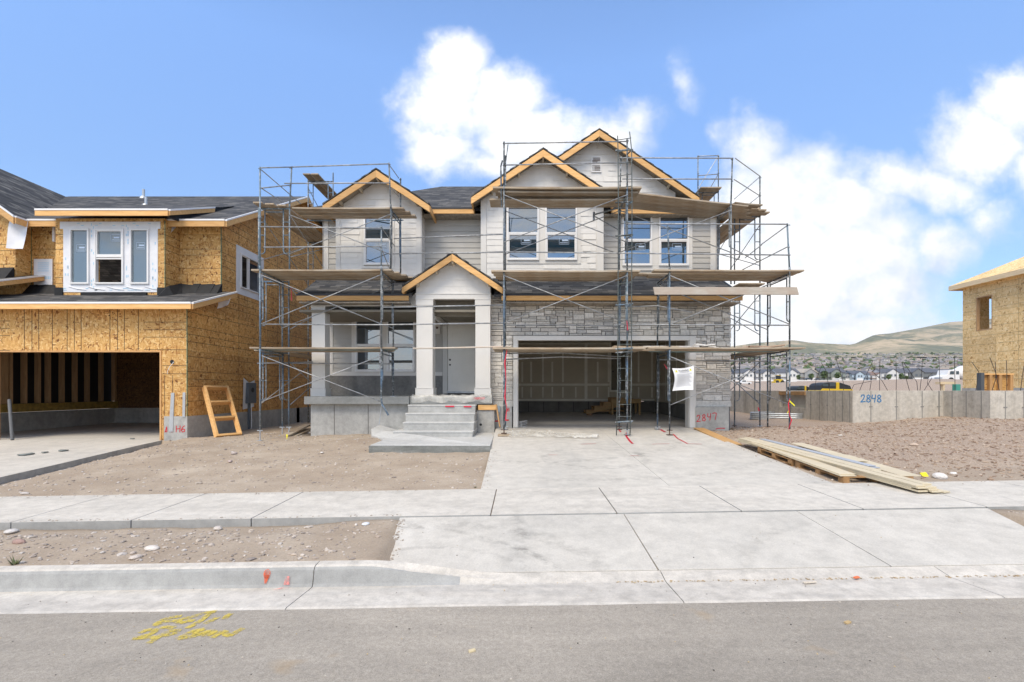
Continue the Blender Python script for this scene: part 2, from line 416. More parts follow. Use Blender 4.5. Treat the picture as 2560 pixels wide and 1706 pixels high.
def _steel():
    m, nt, b = mat('scaffold_steel')
    oi = _new(nt, 'ShaderNodeObjectInfo')
    base = ramp(nt, oi.outputs['Random'], [(0, (.045,.055,.06)), (.4, (.085,.10,.108)), (.7, (.15,.165,.175)), (1, (.13,.19,.24))])
    n = tex_noise(nt, 14, 6, .7)
    col = mixc(nt, ramp(nt, n.outputs['Fac'], [(.5, 0), (.6, .85)]), base, (.36,.38,.40))
    n2 = tex_noise(nt, 1.1, 3)
    col = mixc(nt, ramp(nt, n2.outputs['Fac'], [(.56, 0), (.66, .6)]), col, (.10,.20,.33))
    nt.links.new(col, b.inputs['Base Color']); b.inputs['Roughness'].default_value = .5; b.inputs['Metallic'].default_value = .25
    return m
M['steel'] = _steel()
M['brace'] = plain('brace_steel', (.34,.35,.36), .45, .25, 9, metal=.4)
def _glass(name, col, ior, wav=.02):
    m, nt, b = mat(name)
    b.inputs['Base Color'].default_value = (*col, 1); b.inputs['Roughness'].default_value = .02
    b.inputs['IOR'].default_value = ior
    n = tex_noise(nt, 1.6, 2); bump(nt, b, n.outputs['Fac'], wav, .05)
    return m
M['glass'] = _glass('window_glass', (.014,.038,.062), 3.1, .012)
M['glass_grey'] = _glass('hazy_glass', (.13,.165,.185), 1.9)
def _tone(name, rough=.85):
    m, nt, b = mat(name)
    at = _new(nt, 'ShaderNodeVertexColor', layer_name='tone')
    n = tex_noise(nt, 16, 6, .7); n2 = tex_noise(nt, 90, 3, .7)
    col = mixc(nt, 1.0, at.outputs[0], ramp(nt, n.outputs['Fac'], [(.25, .74), (.6, 1.12)]), 'MULTIPLY')
    nt.links.new(col, b.inputs['Base Color']); b.inputs['Roughness'].default_value = rough
    bump(nt, b, n.outputs['Fac'], .5, .012)
    return m
M['stone'] = _tone('stone_veneer')
M['toned'] = _tone('toned', .8)
M['mortar_dark'] = plain('scratch_coat', (.10,.10,.10), .95, .2, 30)
M['mortar'] = plain('mortar', (.42,.40,.37), .95, .1, 30)

M['drive'], _nt, _b, _col = make_concrete('driveway_concrete', (.55,.52,.465), (.465,.445,.405), (.605,.575,.52), .9, (1, .35, 1), 70, .55)
def _tyres(nt, b, col):
    """faint tyre scuffs: arcs of rubber left where trucks turned onto the new slab"""
    tc = _new(nt, 'ShaderNodeTexCoord')
    out = col
    for (cx, cy, r, w, dk) in ((-.9, 3.6, 1.75, .15, .82), (-.9, 3.6, 1.4, .06, .85), (-.9, 3.6, 1.15, .05, .82), (-1.5, 3.2, 2.1, .05, .78), (.4, 12.2, 3.4, .15, .80), (1.2, 12.0, 4.6, .14, .80), (-2.6, 4.9, 2.6, .12, .78), (3.9, 3.2, 2.2, .1, .85), (1.4, 9.2, .95, .14, .78)):
        s = _new(nt, 'ShaderNodeVectorMath', operation='SUBTRACT'); nt.links.new(tc.outputs['Object'], s.inputs[0]); s.inputs[1].default_value = (cx, cy, 0)
        m1 = _new(nt, 'ShaderNodeVectorMath', operation='MULTIPLY'); nt.links.new(s.outputs[0], m1.inputs[0]); m1.inputs[1].default_value = (1, 1, 0)
        l = _new(nt, 'ShaderNodeVectorMath', operation='LENGTH'); nt.links.new(m1.outputs[0], l.inputs[0])
        d = _new(nt, 'ShaderNodeMath', operation='SUBTRACT'); nt.links.new(l.outputs['Value'], d.inputs[0]); d.inputs[1].default_value = r
        a = _new(nt, 'ShaderNodeMath', operation='ABSOLUTE'); nt.links.new(d.outputs[0], a.inputs[0])
        mr = _new(nt, 'ShaderNodeMapRange'); mr.inputs['From Min'].default_value = w; mr.inputs['From Max'].default_value = w*.4
        nt.links.new(a.outputs[0], mr.inputs[0])
        n = tex_noise(nt, 5, 5, .7); k = _new(nt, 'ShaderNodeMath', operation='MULTIPLY')
        nt.links.new(mr.outputs[0], k.inputs[0]); nt.links.new(ramp(nt, n.outputs['Fac'], [(.46, 0), (.62, 1)]), k.inputs[1])
        out = mixc(nt, k.outputs[0], out, mixc(nt, 1.0, out, (dk, dk, dk), 'MULTIPLY'))
    nt.links.new(out, b.inputs['Base Color'])
_tyres(_nt, _b, _col)
M['walk'] = make_concrete('sidewalk_concrete', (.575,.54,.48), (.475,.45,.405), (.635,.60,.54), 1.3, (.35, 1.4, 1), 70, .65)[0]
M['gutter'] = make_concrete('kerb_concrete', (.565,.525,.465), (.45,.43,.395), (.63,.595,.535), 1.6, (.3, 2, 1), 80, .85)[0]
M['kerbface_shade'] = make_concrete('kerb_face_shade', (.34,.34,.33), (.26,.265,.26), (.42,.42,.405), 1.6, (.3, 2, 1.6), 110, .6)[0]  # darker kerb concrete for upright faces, shade under top light put into the colour
M['foundation'] = make_concrete('foundation_concrete', (.40,.395,.375), (.29,.285,.27), (.49,.485,.46), 1.5, (1,1,.5), 45, .8)[0]
M['foundation_old'] = make_concrete('stained_concrete', (.50,.465,.405), (.34,.31,.265), (.58,.545,.485), 1.6, (1.6,1.6,.25), 45, .9)[0]
M['steps'] = make_concrete('step_concrete', (.50,.50,.485), (.42,.42,.41), (.56,.56,.545), 2.0, None, 80, .4)[0]
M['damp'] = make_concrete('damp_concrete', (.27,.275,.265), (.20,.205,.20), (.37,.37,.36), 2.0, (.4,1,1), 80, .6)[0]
M['garage_floor'] = make_concrete('garage_floor', (.46,.44,.41), (.36,.345,.32), (.52,.50,.47), .9, None, 60, .5)[0]
def _asphalt():
    m, nt, b = mat('asphalt')
    n = tex_noise(nt, 130, 4, .85); n2 = tex_noise(nt, .8, 8, .68, stretch=(.5,1,1), distort=.6); n4 = tex_noise(nt, 30, 5, .8)
    col = ramp(nt, n.outputs['Fac'], [(.25, (.19,.166,.136)), (.5, (.355,.318,.268)), (.75, (.53,.48,.405))])
    col = mixc(nt, 1.0, col, ramp(nt, n2.outputs['Fac'], [(.3, .82), (.7, 1.14)]), 'MULTIPLY')
    col = mixc(nt, 1.0, col, ramp(nt, n4.outputs['Fac'], [(.3, .78), (.65, 1.1)]), 'MULTIPLY')
    n5 = tex_noise(nt, 2.3, 4, .5); col = mixc(nt, ramp(nt, n5.outputs['Fac'], [(.66, 0), (.74, .45)]), col, (.40,.29,.17))
    n6 = tex_noise(nt, 1.6, 5, .6, stretch=(.12,1.6,1)); col = mixc(nt, 1.0, col, ramp(nt, n6.outputs['Fac'], [(.3, .86), (.7, 1.12)]), 'MULTIPLY')
    v = _new(nt, 'ShaderNodeTexVoronoi'); v.inputs['Scale'].default_value = 7; tc = _new(nt, 'ShaderNodeTexCoord'); nt.links.new(tc.outputs['Object'], v.inputs['Vector'])
    sp = ramp(nt, v.outputs['Distance'], [(.02, 1), (.05, 0)])
    col = mixc(nt, sp, col, (.06,.055,.05))
    nt.links.new(col, b.inputs['Base Color']); b.inputs['Roughness'].default_value = .9
    bump(nt, b, n.outputs['Fac'], .5, .005)
    return m
M['asphalt'] = _asphalt(); M['joint_sand'] = plain('joint_sand', (.22,.17,.12), .95, .15, 20)
def _dirt():
    m, nt, b = mat('dirt')
    n = tex_noise(nt, 1.1, 8, .62); n2 = tex_noise(nt, 38, 6, .8); n3 = tex_noise(nt, 150, 2, .7)
    pale = ramp(nt, n.outputs['Fac'], [(.3, (.32,.25,.185)), (.5, (.38,.308,.235)), (.72, (.48,.405,.32))])
    chips = ramp(nt, n2.outputs['Fac'], [(.32, (.21,.15,.11)), (.5, (.36,.275,.21)), (.68, (.52,.43,.345))])
    tc = _new(nt, 'ShaderNodeTexCoord'); sp = _new(nt, 'ShaderNodeSeparateXYZ'); nt.links.new(tc.outputs['Object'], sp.inputs[0])
    mr = _new(nt, 'ShaderNodeMapRange'); mr.inputs['From Min'].default_value = 4.2; mr.inputs['From Max'].default_value = 6.4
    nt.links.new(sp.outputs[0], mr.inputs[0])
    mr2 = _new(nt, 'ShaderNodeMapRange'); mr2.inputs['From Min'].default_value = 7.2; mr2.inputs['From Max'].default_value = 9.0
    nt.links.new(sp.outputs[1], mr2.inputs[0])
    mm = _new(nt, 'ShaderNodeMath', operation='MULTIPLY'); nt.links.new(mr.outputs[0], mm.inputs[0]); nt.links.new(mr2.outputs[0], mm.inputs[1])
    col = mixc(nt, mm.outputs[0], pale, chips)
    col = mixc(nt, 1.0, col, ramp(nt, n2.outputs['Fac'], [(.32, .82), (.6, 1.08)]), 'MULTIPLY')
    col = mixc(nt, 1.0, col, ramp(nt, n3.outputs['Fac'], [(.3, .88), (.7, 1.1)]), 'MULTIPLY')
    nt.links.new(col, b.inputs['Base Color']); b.inputs['Roughness'].default_value = .95
    bump(nt, b, n2.outputs['Fac'], .55, .012)
    return m
M['dirt'] = _dirt()
def _hill():
    m, nt, b = mat('hillside')
    tc = _new(nt, 'ShaderNodeTexCoord')
    n = tex_noise(nt, .0026, 9, .66, distort=.9); n2 = tex_noise(nt, .03, 5, .75)
    add = _new(nt, 'ShaderNodeMath', operation='MULTIPLY_ADD'); nt.links.new(n2.outputs['Fac'], add.inputs[0]); add.inputs[1].default_value = .28; nt.links.new(n.outputs['Fac'], add.inputs[2])
    col = ramp(nt, add.outputs[0], [(.54, (.13,.14,.095)), (.62, (.20,.195,.125)), (.665, (.33,.275,.18)), (.74, (.46,.37,.25))])
    nt.links.new(col, b.inputs['Base Color']); b.inputs['Roughness'].default_value = 1
    return m
M['hill'] = _hill()
def _plastic():
    m, nt, b = mat('plastic_film')
    b.inputs['Base Color'].default_value = (.78,.76,.70, 1); b.inputs['Roughness'].default_value = .3
    tr = _new(nt, 'ShaderNodeBsdfTransparent'); mx = _new(nt, 'ShaderNodeMixShader'); out = nt.nodes['Material Output']
    n = tex_noise(nt, 3, 4); nt.links.new(ramp(nt, n.outputs['Fac'], [(.3, .15), (.7, .6)]), mx.inputs[0])
    nt.links.new(tr.outputs[0], mx.inputs[1]); nt.links.new(b.outputs[0], mx.inputs[2]); nt.links.new(mx.outputs[0], out.inputs[0])
    return m
M['film'] = _plastic()
def _spray(name, col):
    m, nt, b = mat(name)
    b.inputs['Base Color'].default_value = (*col, 1); b.inputs['Roughness'].default_value = .8
    tr = _new(nt, 'ShaderNodeBsdfTransparent'); mx = _new(nt, 'ShaderNodeMixShader'); out = nt.nodes['Material Output']
    n = tex_noise(nt, 26, 5, .8); nt.links.new(ramp(nt, n.outputs['Fac'], [(.40, .08), (.60, .85)]), mx.inputs[0])
    nt.links.new(tr.outputs[0], mx.inputs[1]); nt.links.new(b.outputs[0], mx.inputs[2]); nt.links.new(mx.outputs[0], out.inputs[0])
    return m
M['yspray'] = _spray('sprayed_yellow', (.66,.52,.10)); M['orange'] = _spray('sprayed_orange', (.72,.12,.04)); M['pink'] = _spray('sprayed_pink', (.80,.25,.22))
# ---------------------------------------------------------------- ground
def lerp(a, b, t): return a + (b-a)*t
def pw(x, pts):
    if x <= pts[0][0]: return pts[0][1]
    for (x0, y0), (x1, y1) in zip(pts, pts[1:]):
        if x <= x1: return lerp(y0, y1, (x-x0)/(x1-x0))
    return pts[-1][1]
def g(X): return .016*max(-40, min(40, X))
def sstep(a, b, x):
    t = max(0, min(1, (x-a)/(b-a))); return t*t*(3-2*t)
def house_line(X): return pw(X, [(-20, -1.45), (-9.5, -1.36), (-9, -1.30), (-6.5, -1.25), (-3, -1.17), (6, -1.14), (8, -1.10), (10, -1.0), (12.7, -.80), (20, -.7)])
FAR = [(24, -1.0), (34, -1.5), (60, -.6), (80, .5), (120, 1.1), (206, 2.4), (350, 7.1), (600, 22), (1000, 55), (1600, 112)]
def fbm(x, y, s, o=4):
    return noise.fractal(Vector((x*s, y*s, 3.3)), .9, 2.1, o)
def drive_left(Y):  return pw(Y, [(6.9, -.59), (13.4, -.72)])
def drive_right(Y): return pw(Y, [(6.9, 4.52), (13.4, 4.82)])
def ndrive_right(Y): return pw(Y, [(6.9, -8.85), (8.3, -9.02), (13.1, -9.83)])
def soil(X, Y):
    if Y < 3.75: return -1.85 + g(X)
    n = fbm(X, Y, .55)*.035 + fbm(X, Y, 2.2, 3)*.018 + fbm(X+9, Y, 6.5, 2)*.006
    if Y < 22:
        z0 = -1.47 + g(X)
        if Y < 5.7: z = z0 - .015 - .055*sstep(4.9, 5.45, Y)*(1-sstep(-2.6, -1.6, X))
        elif Y < 6.9: z = z0 + .03
        else:
            z = lerp(-1.435 + g(X), house_line(X), sstep(6.6, 12.6, Y)*.35 + .65*max(0, min(1, (Y-6.9)/6.2)))
        n *= pw(Y, [(4.3, .5), (5, 1), (5.5, .8), (6.9, .3), (8, 1.2)])
        z += n
        if Y < 4.12: z = -1.8 + g(X)
        if Y < 5.8 and X < 5.4: z -= .26*sstep(0, .16, X-lerp(-1.23, -1.42, (Y-4.21)/1.37))
        if 5.66 < Y < 6.86: z -= .2
        if 6.7 < Y < 21 and drive_left(Y)+.1 < X < drive_right(Y)-.1: z -= .22
        if 10.2 < Y < 13.4 and -3.1 < X < -.5: z -= .25
        if 13.3 < Y < 25 and -6.1 < X < 6: z -= .5
        if 6.8 < Y < 24 and X < ndrive_right(Y)-.1: z -= .3
        d_ = X-ndrive_right(Y)
        if Y > 7.2 and -.1 < d_ < .7 and Y < 13: z -= .12*(1-max(0, d_)/.7)*sstep(7.2, 8, Y)
        # loose spoil heap by the right corner and banked up against the stoop
        if Y > 9:
            z += .20*math.exp(-((X-6.9)/1.2)**2 - ((Y-12.2)/1.3)**2) + .08*math.exp(-((X+3.9)/.7)**2-((Y-11.4)/1.0)**2)*(1 if X < -3.3 else 0)
            z += .22*math.exp(-((X-18)/4)**2-((Y-12)/3)**2)
        return z
    zf = pw(Y, FAR)
    amp = pw(Y, [(24, .1), (60, .4), (200, .5), (400, .8), (1500, 14)])
    zf += fbm(X, Y, .02 if Y > 300 else .05, 4)*amp*.5
    # graded earth berm behind the bare foundation
    if 40 < Y < 130:
        zf += 1.35*sstep(44, 58, X)*sstep(55, 82, Y)*(1-sstep(95, 125, Y)) + .45*sstep(44, 60, Y)*(1-sstep(75, 100, Y))*fbm(X, Y, .07, 3)
    return lerp(soil(X, 21.99), zf, sstep(22, 27, Y)) if Y < 27 else zf
def axis(core0, core1, step, lo, hi, k=1.13):
    xs = []; x = core0
    while x < core1 + 1e-6: xs.append(x); x += step
    s = step; x = core0; left = []
    while x > lo: s *= k; x -= s; left.append(max(x, lo))
    s = step; x = core1; right = []
    while x < hi: s *= k; x += s; right.append(min(x, hi))
    return left[::-1] + xs + right
def build_ground():
    xs = axis(-19, 21, .11, -1900, 1900, 1.16); ys = axis(3.8, 15.5, .10, -400, 1600, 1.10)
    vs = []; fs = []
    for y in ys:
        for x in xs: vs.append((x, y, soil(x, y)))
    nx = len(xs)
    for j in range(len(ys)-1):
        for i in range(nx-1):
            a = j*nx+i; fs.append((a, a+1, a+nx+1, a+nx))
    me = bpy.data.meshes.new('ground'); me.from_pydata(vs, [], fs); me.materials.append(M['dirt'])
    me.polygons.foreach_set('use_smooth', [True]*len(me.polygons))
    o = bpy.data.objects.new('ground', me); C.objects.link(o); tag(o, kind='structure')
build_ground()
# park strip, verge and lots all belong to that sheet; paved pieces lie on it
def sheet_strip(mb, x0, x1, prof, mat_of=None, step=2.0):
    """sweep a (Y,z) profile along X with the street's fall"""
    n = max(1, int((x1-x0)/step)); pts = [x0+(x1-x0)*i/n for i in range(n+1)]
    for a, b in zip(pts, pts[1:]):
        pa, pb = prof(a), prof(b)
        for k in range(len(pa)-1):
            mb.quad((a, pa[k][0], pa[k][1]), (b, pb[k][0], pb[k][1]), (b, pb[k+1][0], pb[k+1][1]), (a, pa[k+1][0], pa[k+1][1]), mat_of(k) if mat_of else 0)
mb = MB()
ROADP = [(-60,-1.62), (-20,-1.56), (-6,-1.50), (-2,-1.53), (1.5,-1.57), (3.57,-1.60)]
xsr = [-60,-30,-15]+[-10+i*.5 for i in range(41)]+[15,30,60]
def road_z(X, Y): return pw(Y, ROADP) + g(X)
for a, b in zip(xsr, xsr[1:]):
    for k in range(len(ROADP)-1):
        (y0, z0), (y1, z1) = ROADP[k], ROADP[k+1]
        e0 = e1 = 0
        if k == len(ROADP)-2:   # slightly ragged edge against the gutter
            e0 = noise.noise(Vector((a*3, 0, 0)))*.012; e1 = noise.noise(Vector((b*3, 0, 0)))*.012
        mb.quad((a, y0, z0+g(a)), (b, y0, z0+g(b)), (b, y1+e1, z1+g(b)), (a, y1+e0, z1+g(a)))
tag(mb.build('road', M['asphalt'], smooth=True), kind='structure')
# kerb and gutter, cast in lengths; the kerb drops away in front of the driveway
def drop(X):
    if X < -9: return 0 if X > -10.2 else sstep(-9.6, -10.6, X)
    return sstep(-1.35, -.1, X)*(1-sstep(5.7, 6.9, X)) if X > -9 else 0
def kerb_prof(X):
    d = drop(X); q = g(X)
    top = lerp(-1.462, -1.594, d)
    return [(3.565,-1.75+q), (3.565,-1.603+q), (3.60,-1.596+q), (4.00,-1.622+q), (4.03,-1.622+q), (lerp(4.045,4.06,d),lerp(-1.60,-1.616,d)+q), (lerp(4.07,4.10,d),lerp(-1.492,-1.608,d)+q), (lerp(4.085,4.13,d),lerp(top-.010,-1.602,d)+q), (lerp(4.11,4.165,d),lerp(top,-1.596,d)+q), (4.19,top+.004+q), (4.20,-1.8+q)]
mb = MB()
joints = [-30, -24, -18, -12, -7.5, -1.76, 1.21, 3.6, 7, 13, 19, 25, 40]
for a, b in zip(joints, joints[1:]):
    n = max(2, int((b-a)/.12)) if (a > -13 and b < 14) else 4
    x0, x1 = a+.004, b-.004
    pts = [x0+(x1-x0)*i/n for i in range(n+1)]
    for p, q in zip(pts, pts[1:]):
        pa, pb = kerb_prof(p), kerb_prof(q)
        for k in range(len(pa)-1):
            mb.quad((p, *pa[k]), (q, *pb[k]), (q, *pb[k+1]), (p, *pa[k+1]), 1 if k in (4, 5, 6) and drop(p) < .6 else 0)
    for X, P in ((x0, kerb_prof(x0)), (x1, kerb_prof(x1))):
        mb.add([(X, *p) for p in P], [tuple(range(len(P)))], 0)
mb2 = MB()
kerb = tag(mb.build('kerb', [M['gutter'], M['kerbface_shade']]), kind='structure')
# slabs
def side_shade(o):
    """upright slab edges take a darker tone: their shade is put into the colour"""
    o.data.materials.append(M['kerbface_shade'])
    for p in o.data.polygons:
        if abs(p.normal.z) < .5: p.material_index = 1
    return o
def slab(mb, quad, th=.12, m=0, b=.006):
    """quad: four (x,y,z) top corners, anticlockwise"""
    v = [(x, y, z-th) for x, y, z in quad] + [tuple(q) for q in quad]
    mb.hexa(v, m)
SWP = [(5.59, -1.438), (6.93, -1.410)]
mb = MB()
js = [-40,-30,-22,-18,-15,-12,-10.2,-8.8,-7.4,-5.95,-4.55,-3.15,-.36,1.11,2.56,3.98,5.42,6.85,8.3,9.8,11.3,14,18,26,40]
for a, b in zip(js, js[1:]):
    a2, b2 = a+.006, b-.006
    slab(mb, [(a2, 5.59, -1.438+g(a2)), (b2, 5.59, -1.438+g(b2)), (b2, 6.93, -1.410+g(b2)), (a2, 6.93, -1.410+g(a2))], .13)
tag(side_shade(mb.build('sidewalk', M['walk'], bevel=.004)), kind='structure')
mb = MB()
for a, b, la, ra in ((-1.23, 1.20, -1.42, 1.19), (1.20, 3.24, 1.19, 3.20), (3.24, 5.05, 3.20, 5.42)):
    a2, b2 = a+.006, b-.006
    slab(mb, [(a2, 4.21, -1.589+g(a)), (b2, 4.21, -1.589+g(b)), (ra-.004, 5.582, -1.452+g(ra)), (la+.004, 5.582, -1.452+g(la))], .15)
tag(mb.build('driveway_apron', M['drive'], bevel=.004), kind='structure')
def dz(X, Y):
    return lerp(-1.418+g(X), -1.045, (Y-6.94)/(13.45-6.94))
mb = MB()
ys = [6.945, 8.7, 10.35, 11.9, 13.45]
for (ya, yb) in ((6.937, 10.9), (10.906, 13.42)):
    for side in (0, 1):
        def xl(Y): return drive_left(Y) if side == 0 else 2.150
        def xr(Y): return 2.144 if side == 0 else drive_right(Y)
        n = 4
        for i in range(n):
            y0 = lerp(ya, yb, i/n); y1 = lerp(ya, yb, (i+1)/n)
            slab(mb, [(xl(y0), y0, dz(xl(y0), y0)), (xr(y0), y0, dz(xr(y0), y0)), (xr(y1), y1, dz(xr(y1), y1)), (xl(y1), y1, dz(xl(y1), y1))], .14)
bmd = mb.build('driveway', M['drive'])
def weld(o):
    """merge coincident verts and drop the inner walls between them"""
    me = o.data; bm = bmesh.new(); bm.from_mesh(me); bmesh.ops.remove_doubles(bm, verts=bm.verts, dist=.0005)
    seen = {}
    for f in bm.faces:
        k = tuple(sorted(v.index for v in f.verts)); seen.setdefault(k, []).append(f)
    dead = [f for fs in seen.values() if len(fs) > 1 for f in fs]
    bmesh.ops.delete(bm, geom=dead, context='FACES_ONLY'); bmesh.ops.recalc_face_normals(bm, faces=bm.faces); bm.to_mesh(me); bm.free()
weld(bmd); tag(bmd, kind='structure')
# neighbour's driveway
mb = MB()
yy = [6.945, 7.6, 8.3, 9.6, 11.0, 12.2, 13.3]
def ndz(Y): return pw(Y, [(6.94, -1.545), (8.3, -1.50), (9.05, -1.48), (13.1, -1.35), (21, -1.32)])
for a, b in zip(yy, yy[1:]):
    slab(mb, [(-15.6, a, ndz(a)), (ndrive_right(a), a, ndz(a)), (ndrive_right(b), b, ndz(b)), (-15.6, b, ndz(b))], .16)
o = mb.build('driveway', M['drive']); weld(o); side_shade(o); tag(o, kind='structure')
# ---------------------------------------------------------------- hills
def ridge(u):
    return pw(u, [(-4, .10), (-2, .12), (-1.2, .085), (-.6, .07), (0, .065), (.3, .075), (.433, .092), (.49, .1), (.565, .106), (.604, .1), (.69, .096), (.735, .117), (.77, .12), (.83, .131), (.894, .144), (.95, .147), (1.05, .16), (1.2, .17), (1.6, .15), (2.5, .17), (4, .12)])
def build_hills():
    us = [-3 + i*.10 for i in range(30)] + [i*.012 for i in range(0, 130)] + [1.6+i*.12 for i in range(20)]
    ds = [1480*(1.035**i) for i in range(40)]
    vs = []; fs = []
    for D in ds:
        for u in us:
            X, Y = u*D, D
            t = sstep(1500, 4300, D)
            base = .070*D
            k = noise.ridged_multi_fractal(Vector((X*.00085, Y*.00085, 1.7)), 1.0, 2.0, 5, .9, 2.0)
            k2 = noise.fractal(Vector((X*.0007+5, Y*.0007, 0)), 1, 2, 4)
            z = base*(1-t) + ridge(u)*4300*t*pw(D, [(1480, .9), (4300, 1.0), (6000, .72)])
            z += (k-1.0)*95*sstep(1600, 2700, D)*(1-.75*sstep(3600, 4300, D)) + k2*60*sstep(1600, 2600, D)*(1-.85*sstep(3700, 4300, D))
            z = min(z, ridge(u)*D*.995 if D < 4300 else z)
            vs.append((X, Y, z))
    nx = len(us)
    for j in range(len(ds)-1):
        for i in range(nx-1):
            a = j*nx+i; fs.append((a, a+1, a+nx+1, a+nx))
    me = bpy.data.meshes.new('hills'); me.from_pydata(vs, [], fs); me.materials.append(M['hill'])
    me.polygons.foreach_set('use_smooth', [True]*len(me.polygons))
    o = bpy.data.objects.new('hills', me); C.objects.link(o); tag(o, kind='structure')
build_hills()
# ---------------------------------------------------------------- stones and grit
def rock_shape(mb, p, s, rnd, m=0, col=None, flat=.6):
    bm = bmesh.new(); bmesh.ops.create_icosphere(bm, subdivisions=1, radius=1)
    a = rnd.uniform(0, 6.3); sx, sy, sz = s*rnd.uniform(.8, 1.4), s*rnd.uniform(.6, 1), s*flat*rnd.uniform(.6, 1.1)
    vs = []
    for v in bm.verts:
        q = v.co*(1+rnd.uniform(-.18, .18)); x, y = q.x*sx, q.y*sy
        vs.append((p[0]+x*cos(a)-y*sin(a), p[1]+x*sin(a)+y*cos(a), p[2]+q.z*sz))
    fs = [tuple(v.index for v in f.verts) for f in bm.faces]; bm.free()
    mb.add(vs, fs, m, col)
def paved(X, Y):
    if 5.5 < Y < 7.0 or Y < 4.25: return True
    if Y < 7 and -1.45 < X < 5.5: return True
    if Y > 6.9 and drive_left(Y)-.05 < X < drive_right(Y)+.05: return True
    if Y > 6.9 and X < ndrive_right(Y)+.05: return True
    if 10 < Y and -3.3 < X < -.5: return True
    if Y > 12.95 and -6 < X < 6: return True
    return False
rn = random.Random(3); mb = MB(); cnt = 0
while cnt < 8000:
    X = rn.uniform(-13, 19); Y = rn.uniform(4.25, 14.5) if rn.random() < .8 else rn.uniform(4.25, 5.5)
    if paved(X, Y) or abs(X) > Y*1.25: continue
    s = rn.choice([.006, .008, .010, .013, .017, .026])*(1 if rn.random() < .96 else 1.6)
    if X > 4.6 and Y > 7:
        t = rn.choice([(.46,.37,.29), (.33,.23,.16), (.22,.15,.11), (.55,.46,.37), (.40,.29,.21)])
    else: t = rn.choice([(.44,.38,.32), (.52,.46,.40), (.40,.33,.27), (.37,.31,.26), (.34,.29,.25), (.28,.24,.21), (.48,.44,.40)])
    rock_shape(mb, (X, Y, soil(X, Y)+s*.15), s, rn, 0, t); cnt += 1
tag(mb.build('gravel', M['toned'], fixn=False), 'loose grit and small stones strewn over the bare dirt', 'gravel', kind='stuff')
# wood chips and clods on the right lot
mb = MB(); cnt = 0
while cnt < 2600:
    X = rn.uniform(4.8, 19); Y = rn.uniform(7.3, 14.3)
    if X > Y*1.2: continue
    a = rn.uniform(0, 3.14); l = rn.uniform(.02, .09); w = rn.uniform(.008, .022); z = soil(X, Y)
    t = rn.choice([(.36,.26,.18), (.48,.36,.26), (.24,.15,.1), (.55,.45,.35), (.3,.2,.14)])
    tilt = rn.uniform(-.25, .25)*l
    mb.beam((X-cos(a)*l/2, Y-sin(a)*l/2, z+.012-tilt/2), (X+cos(a)*l/2, Y+sin(a)*l/2, z+.012+tilt/2), w, .01, 0, col=t); cnt += 1
tag(mb.build('wood_chips', M['toned'], fixn=False), 'brown bark chips and clods scattered on the right-hand lot', 'wood chips', kind='stuff')
# larger single stones, placed where the photograph shows them
def stone_at(px, py, wpx, label, tone=(.5,.46,.42)):
    # march down the view ray to the dirt
    Y = 4.0
    while Y < 16:
        p = W(px, py, Y)
        if p.z < soil(p.x, Y): break
        Y += .02
    s = wpx*Y/F/2
    m_ = MB(); rock_shape(m_, (0,0,0), s, rn, 0, tone, .6)
    o = m_.build('stone', M['toned']); o.location = (p.x, Y, soil(p.x, Y)+s*.2)
    md = o.modifiers.new('s', 'SUBSURF'); md.levels = 1; md.render_levels = 1
    tag(o, label, 'stone', 'stones lying on the bare dirt')
for a in [(545,1325,34,'pale rounded stone lying in the park strip under the sidewalk edge',(.52,.47,.42)),
          (380,1375,38,'flat whitish stone in the middle of the park strip',(.62,.57,.52)),
          (333,1385,24,'small round stone left of the flat whitish stone in the park strip',(.45,.38,.33)),
          (340,1398,32,'flattish stone just behind the kerb, left half of the park strip',(.55,.48,.42)),
          (528,1366,22,'small grey-brown stone near the centre of the park strip',(.46,.4,.35)),
          (735,1390,18,'tan cobble close behind the kerb near the kerb joint',(.5,.42,.34)),
          (47,1360,36,'reddish brown rock at the left end of the park strip',(.33,.22,.19)),
          (30,1333,40,'pale grey rock at the left end below the sidewalk',(.56,.53,.5)),
          (915,1313,22,'whitish blue stone tucked under the sidewalk beside the apron',(.62,.65,.68)),
          (890,1314,14,'small pale stone beside the whitish blue one under the sidewalk',(.6,.55,.5)),
          (736,1343,14,'small tan stone in the park strip below the sidewalk',(.5,.44,.38)),
          (774,1084,14,'rounded stone against the front foundation corner',(.5,.46,.42)),
          (585,1137,26,'grey stone in the dirt in front of the leaning wood frame',(.42,.36,.33)),
          (575,1156,20,'pinkish stone just in front of the grey stone on the dirt lot',(.46,.37,.34)),
          (805,1134,16,'whitish stone on the dirt lot left of the stoop',(.58,.54,.5)),
          (62,1237,22,'whitish stone at the edge of the sidewalk near the left driveway',(.5,.46,.43)),
          (2383,1186,18,'small white stone on the right lot near the sidewalk',(.7,.68,.65)),
          (2100,1091,16,'pale stone in the middle of the right-hand lot',(.62,.58,.53)),
          (2285,1115,26,'flat sandy clod on the right-hand lot',(.5,.4,.32))]:
    stone_at(*a)
for (px, py, w, lab) in ((2350,1197,46,'white splash of spilt concrete hardened beside the sidewalk'),):
    stone_at(px, py, w, lab, (.66,.63,.6))
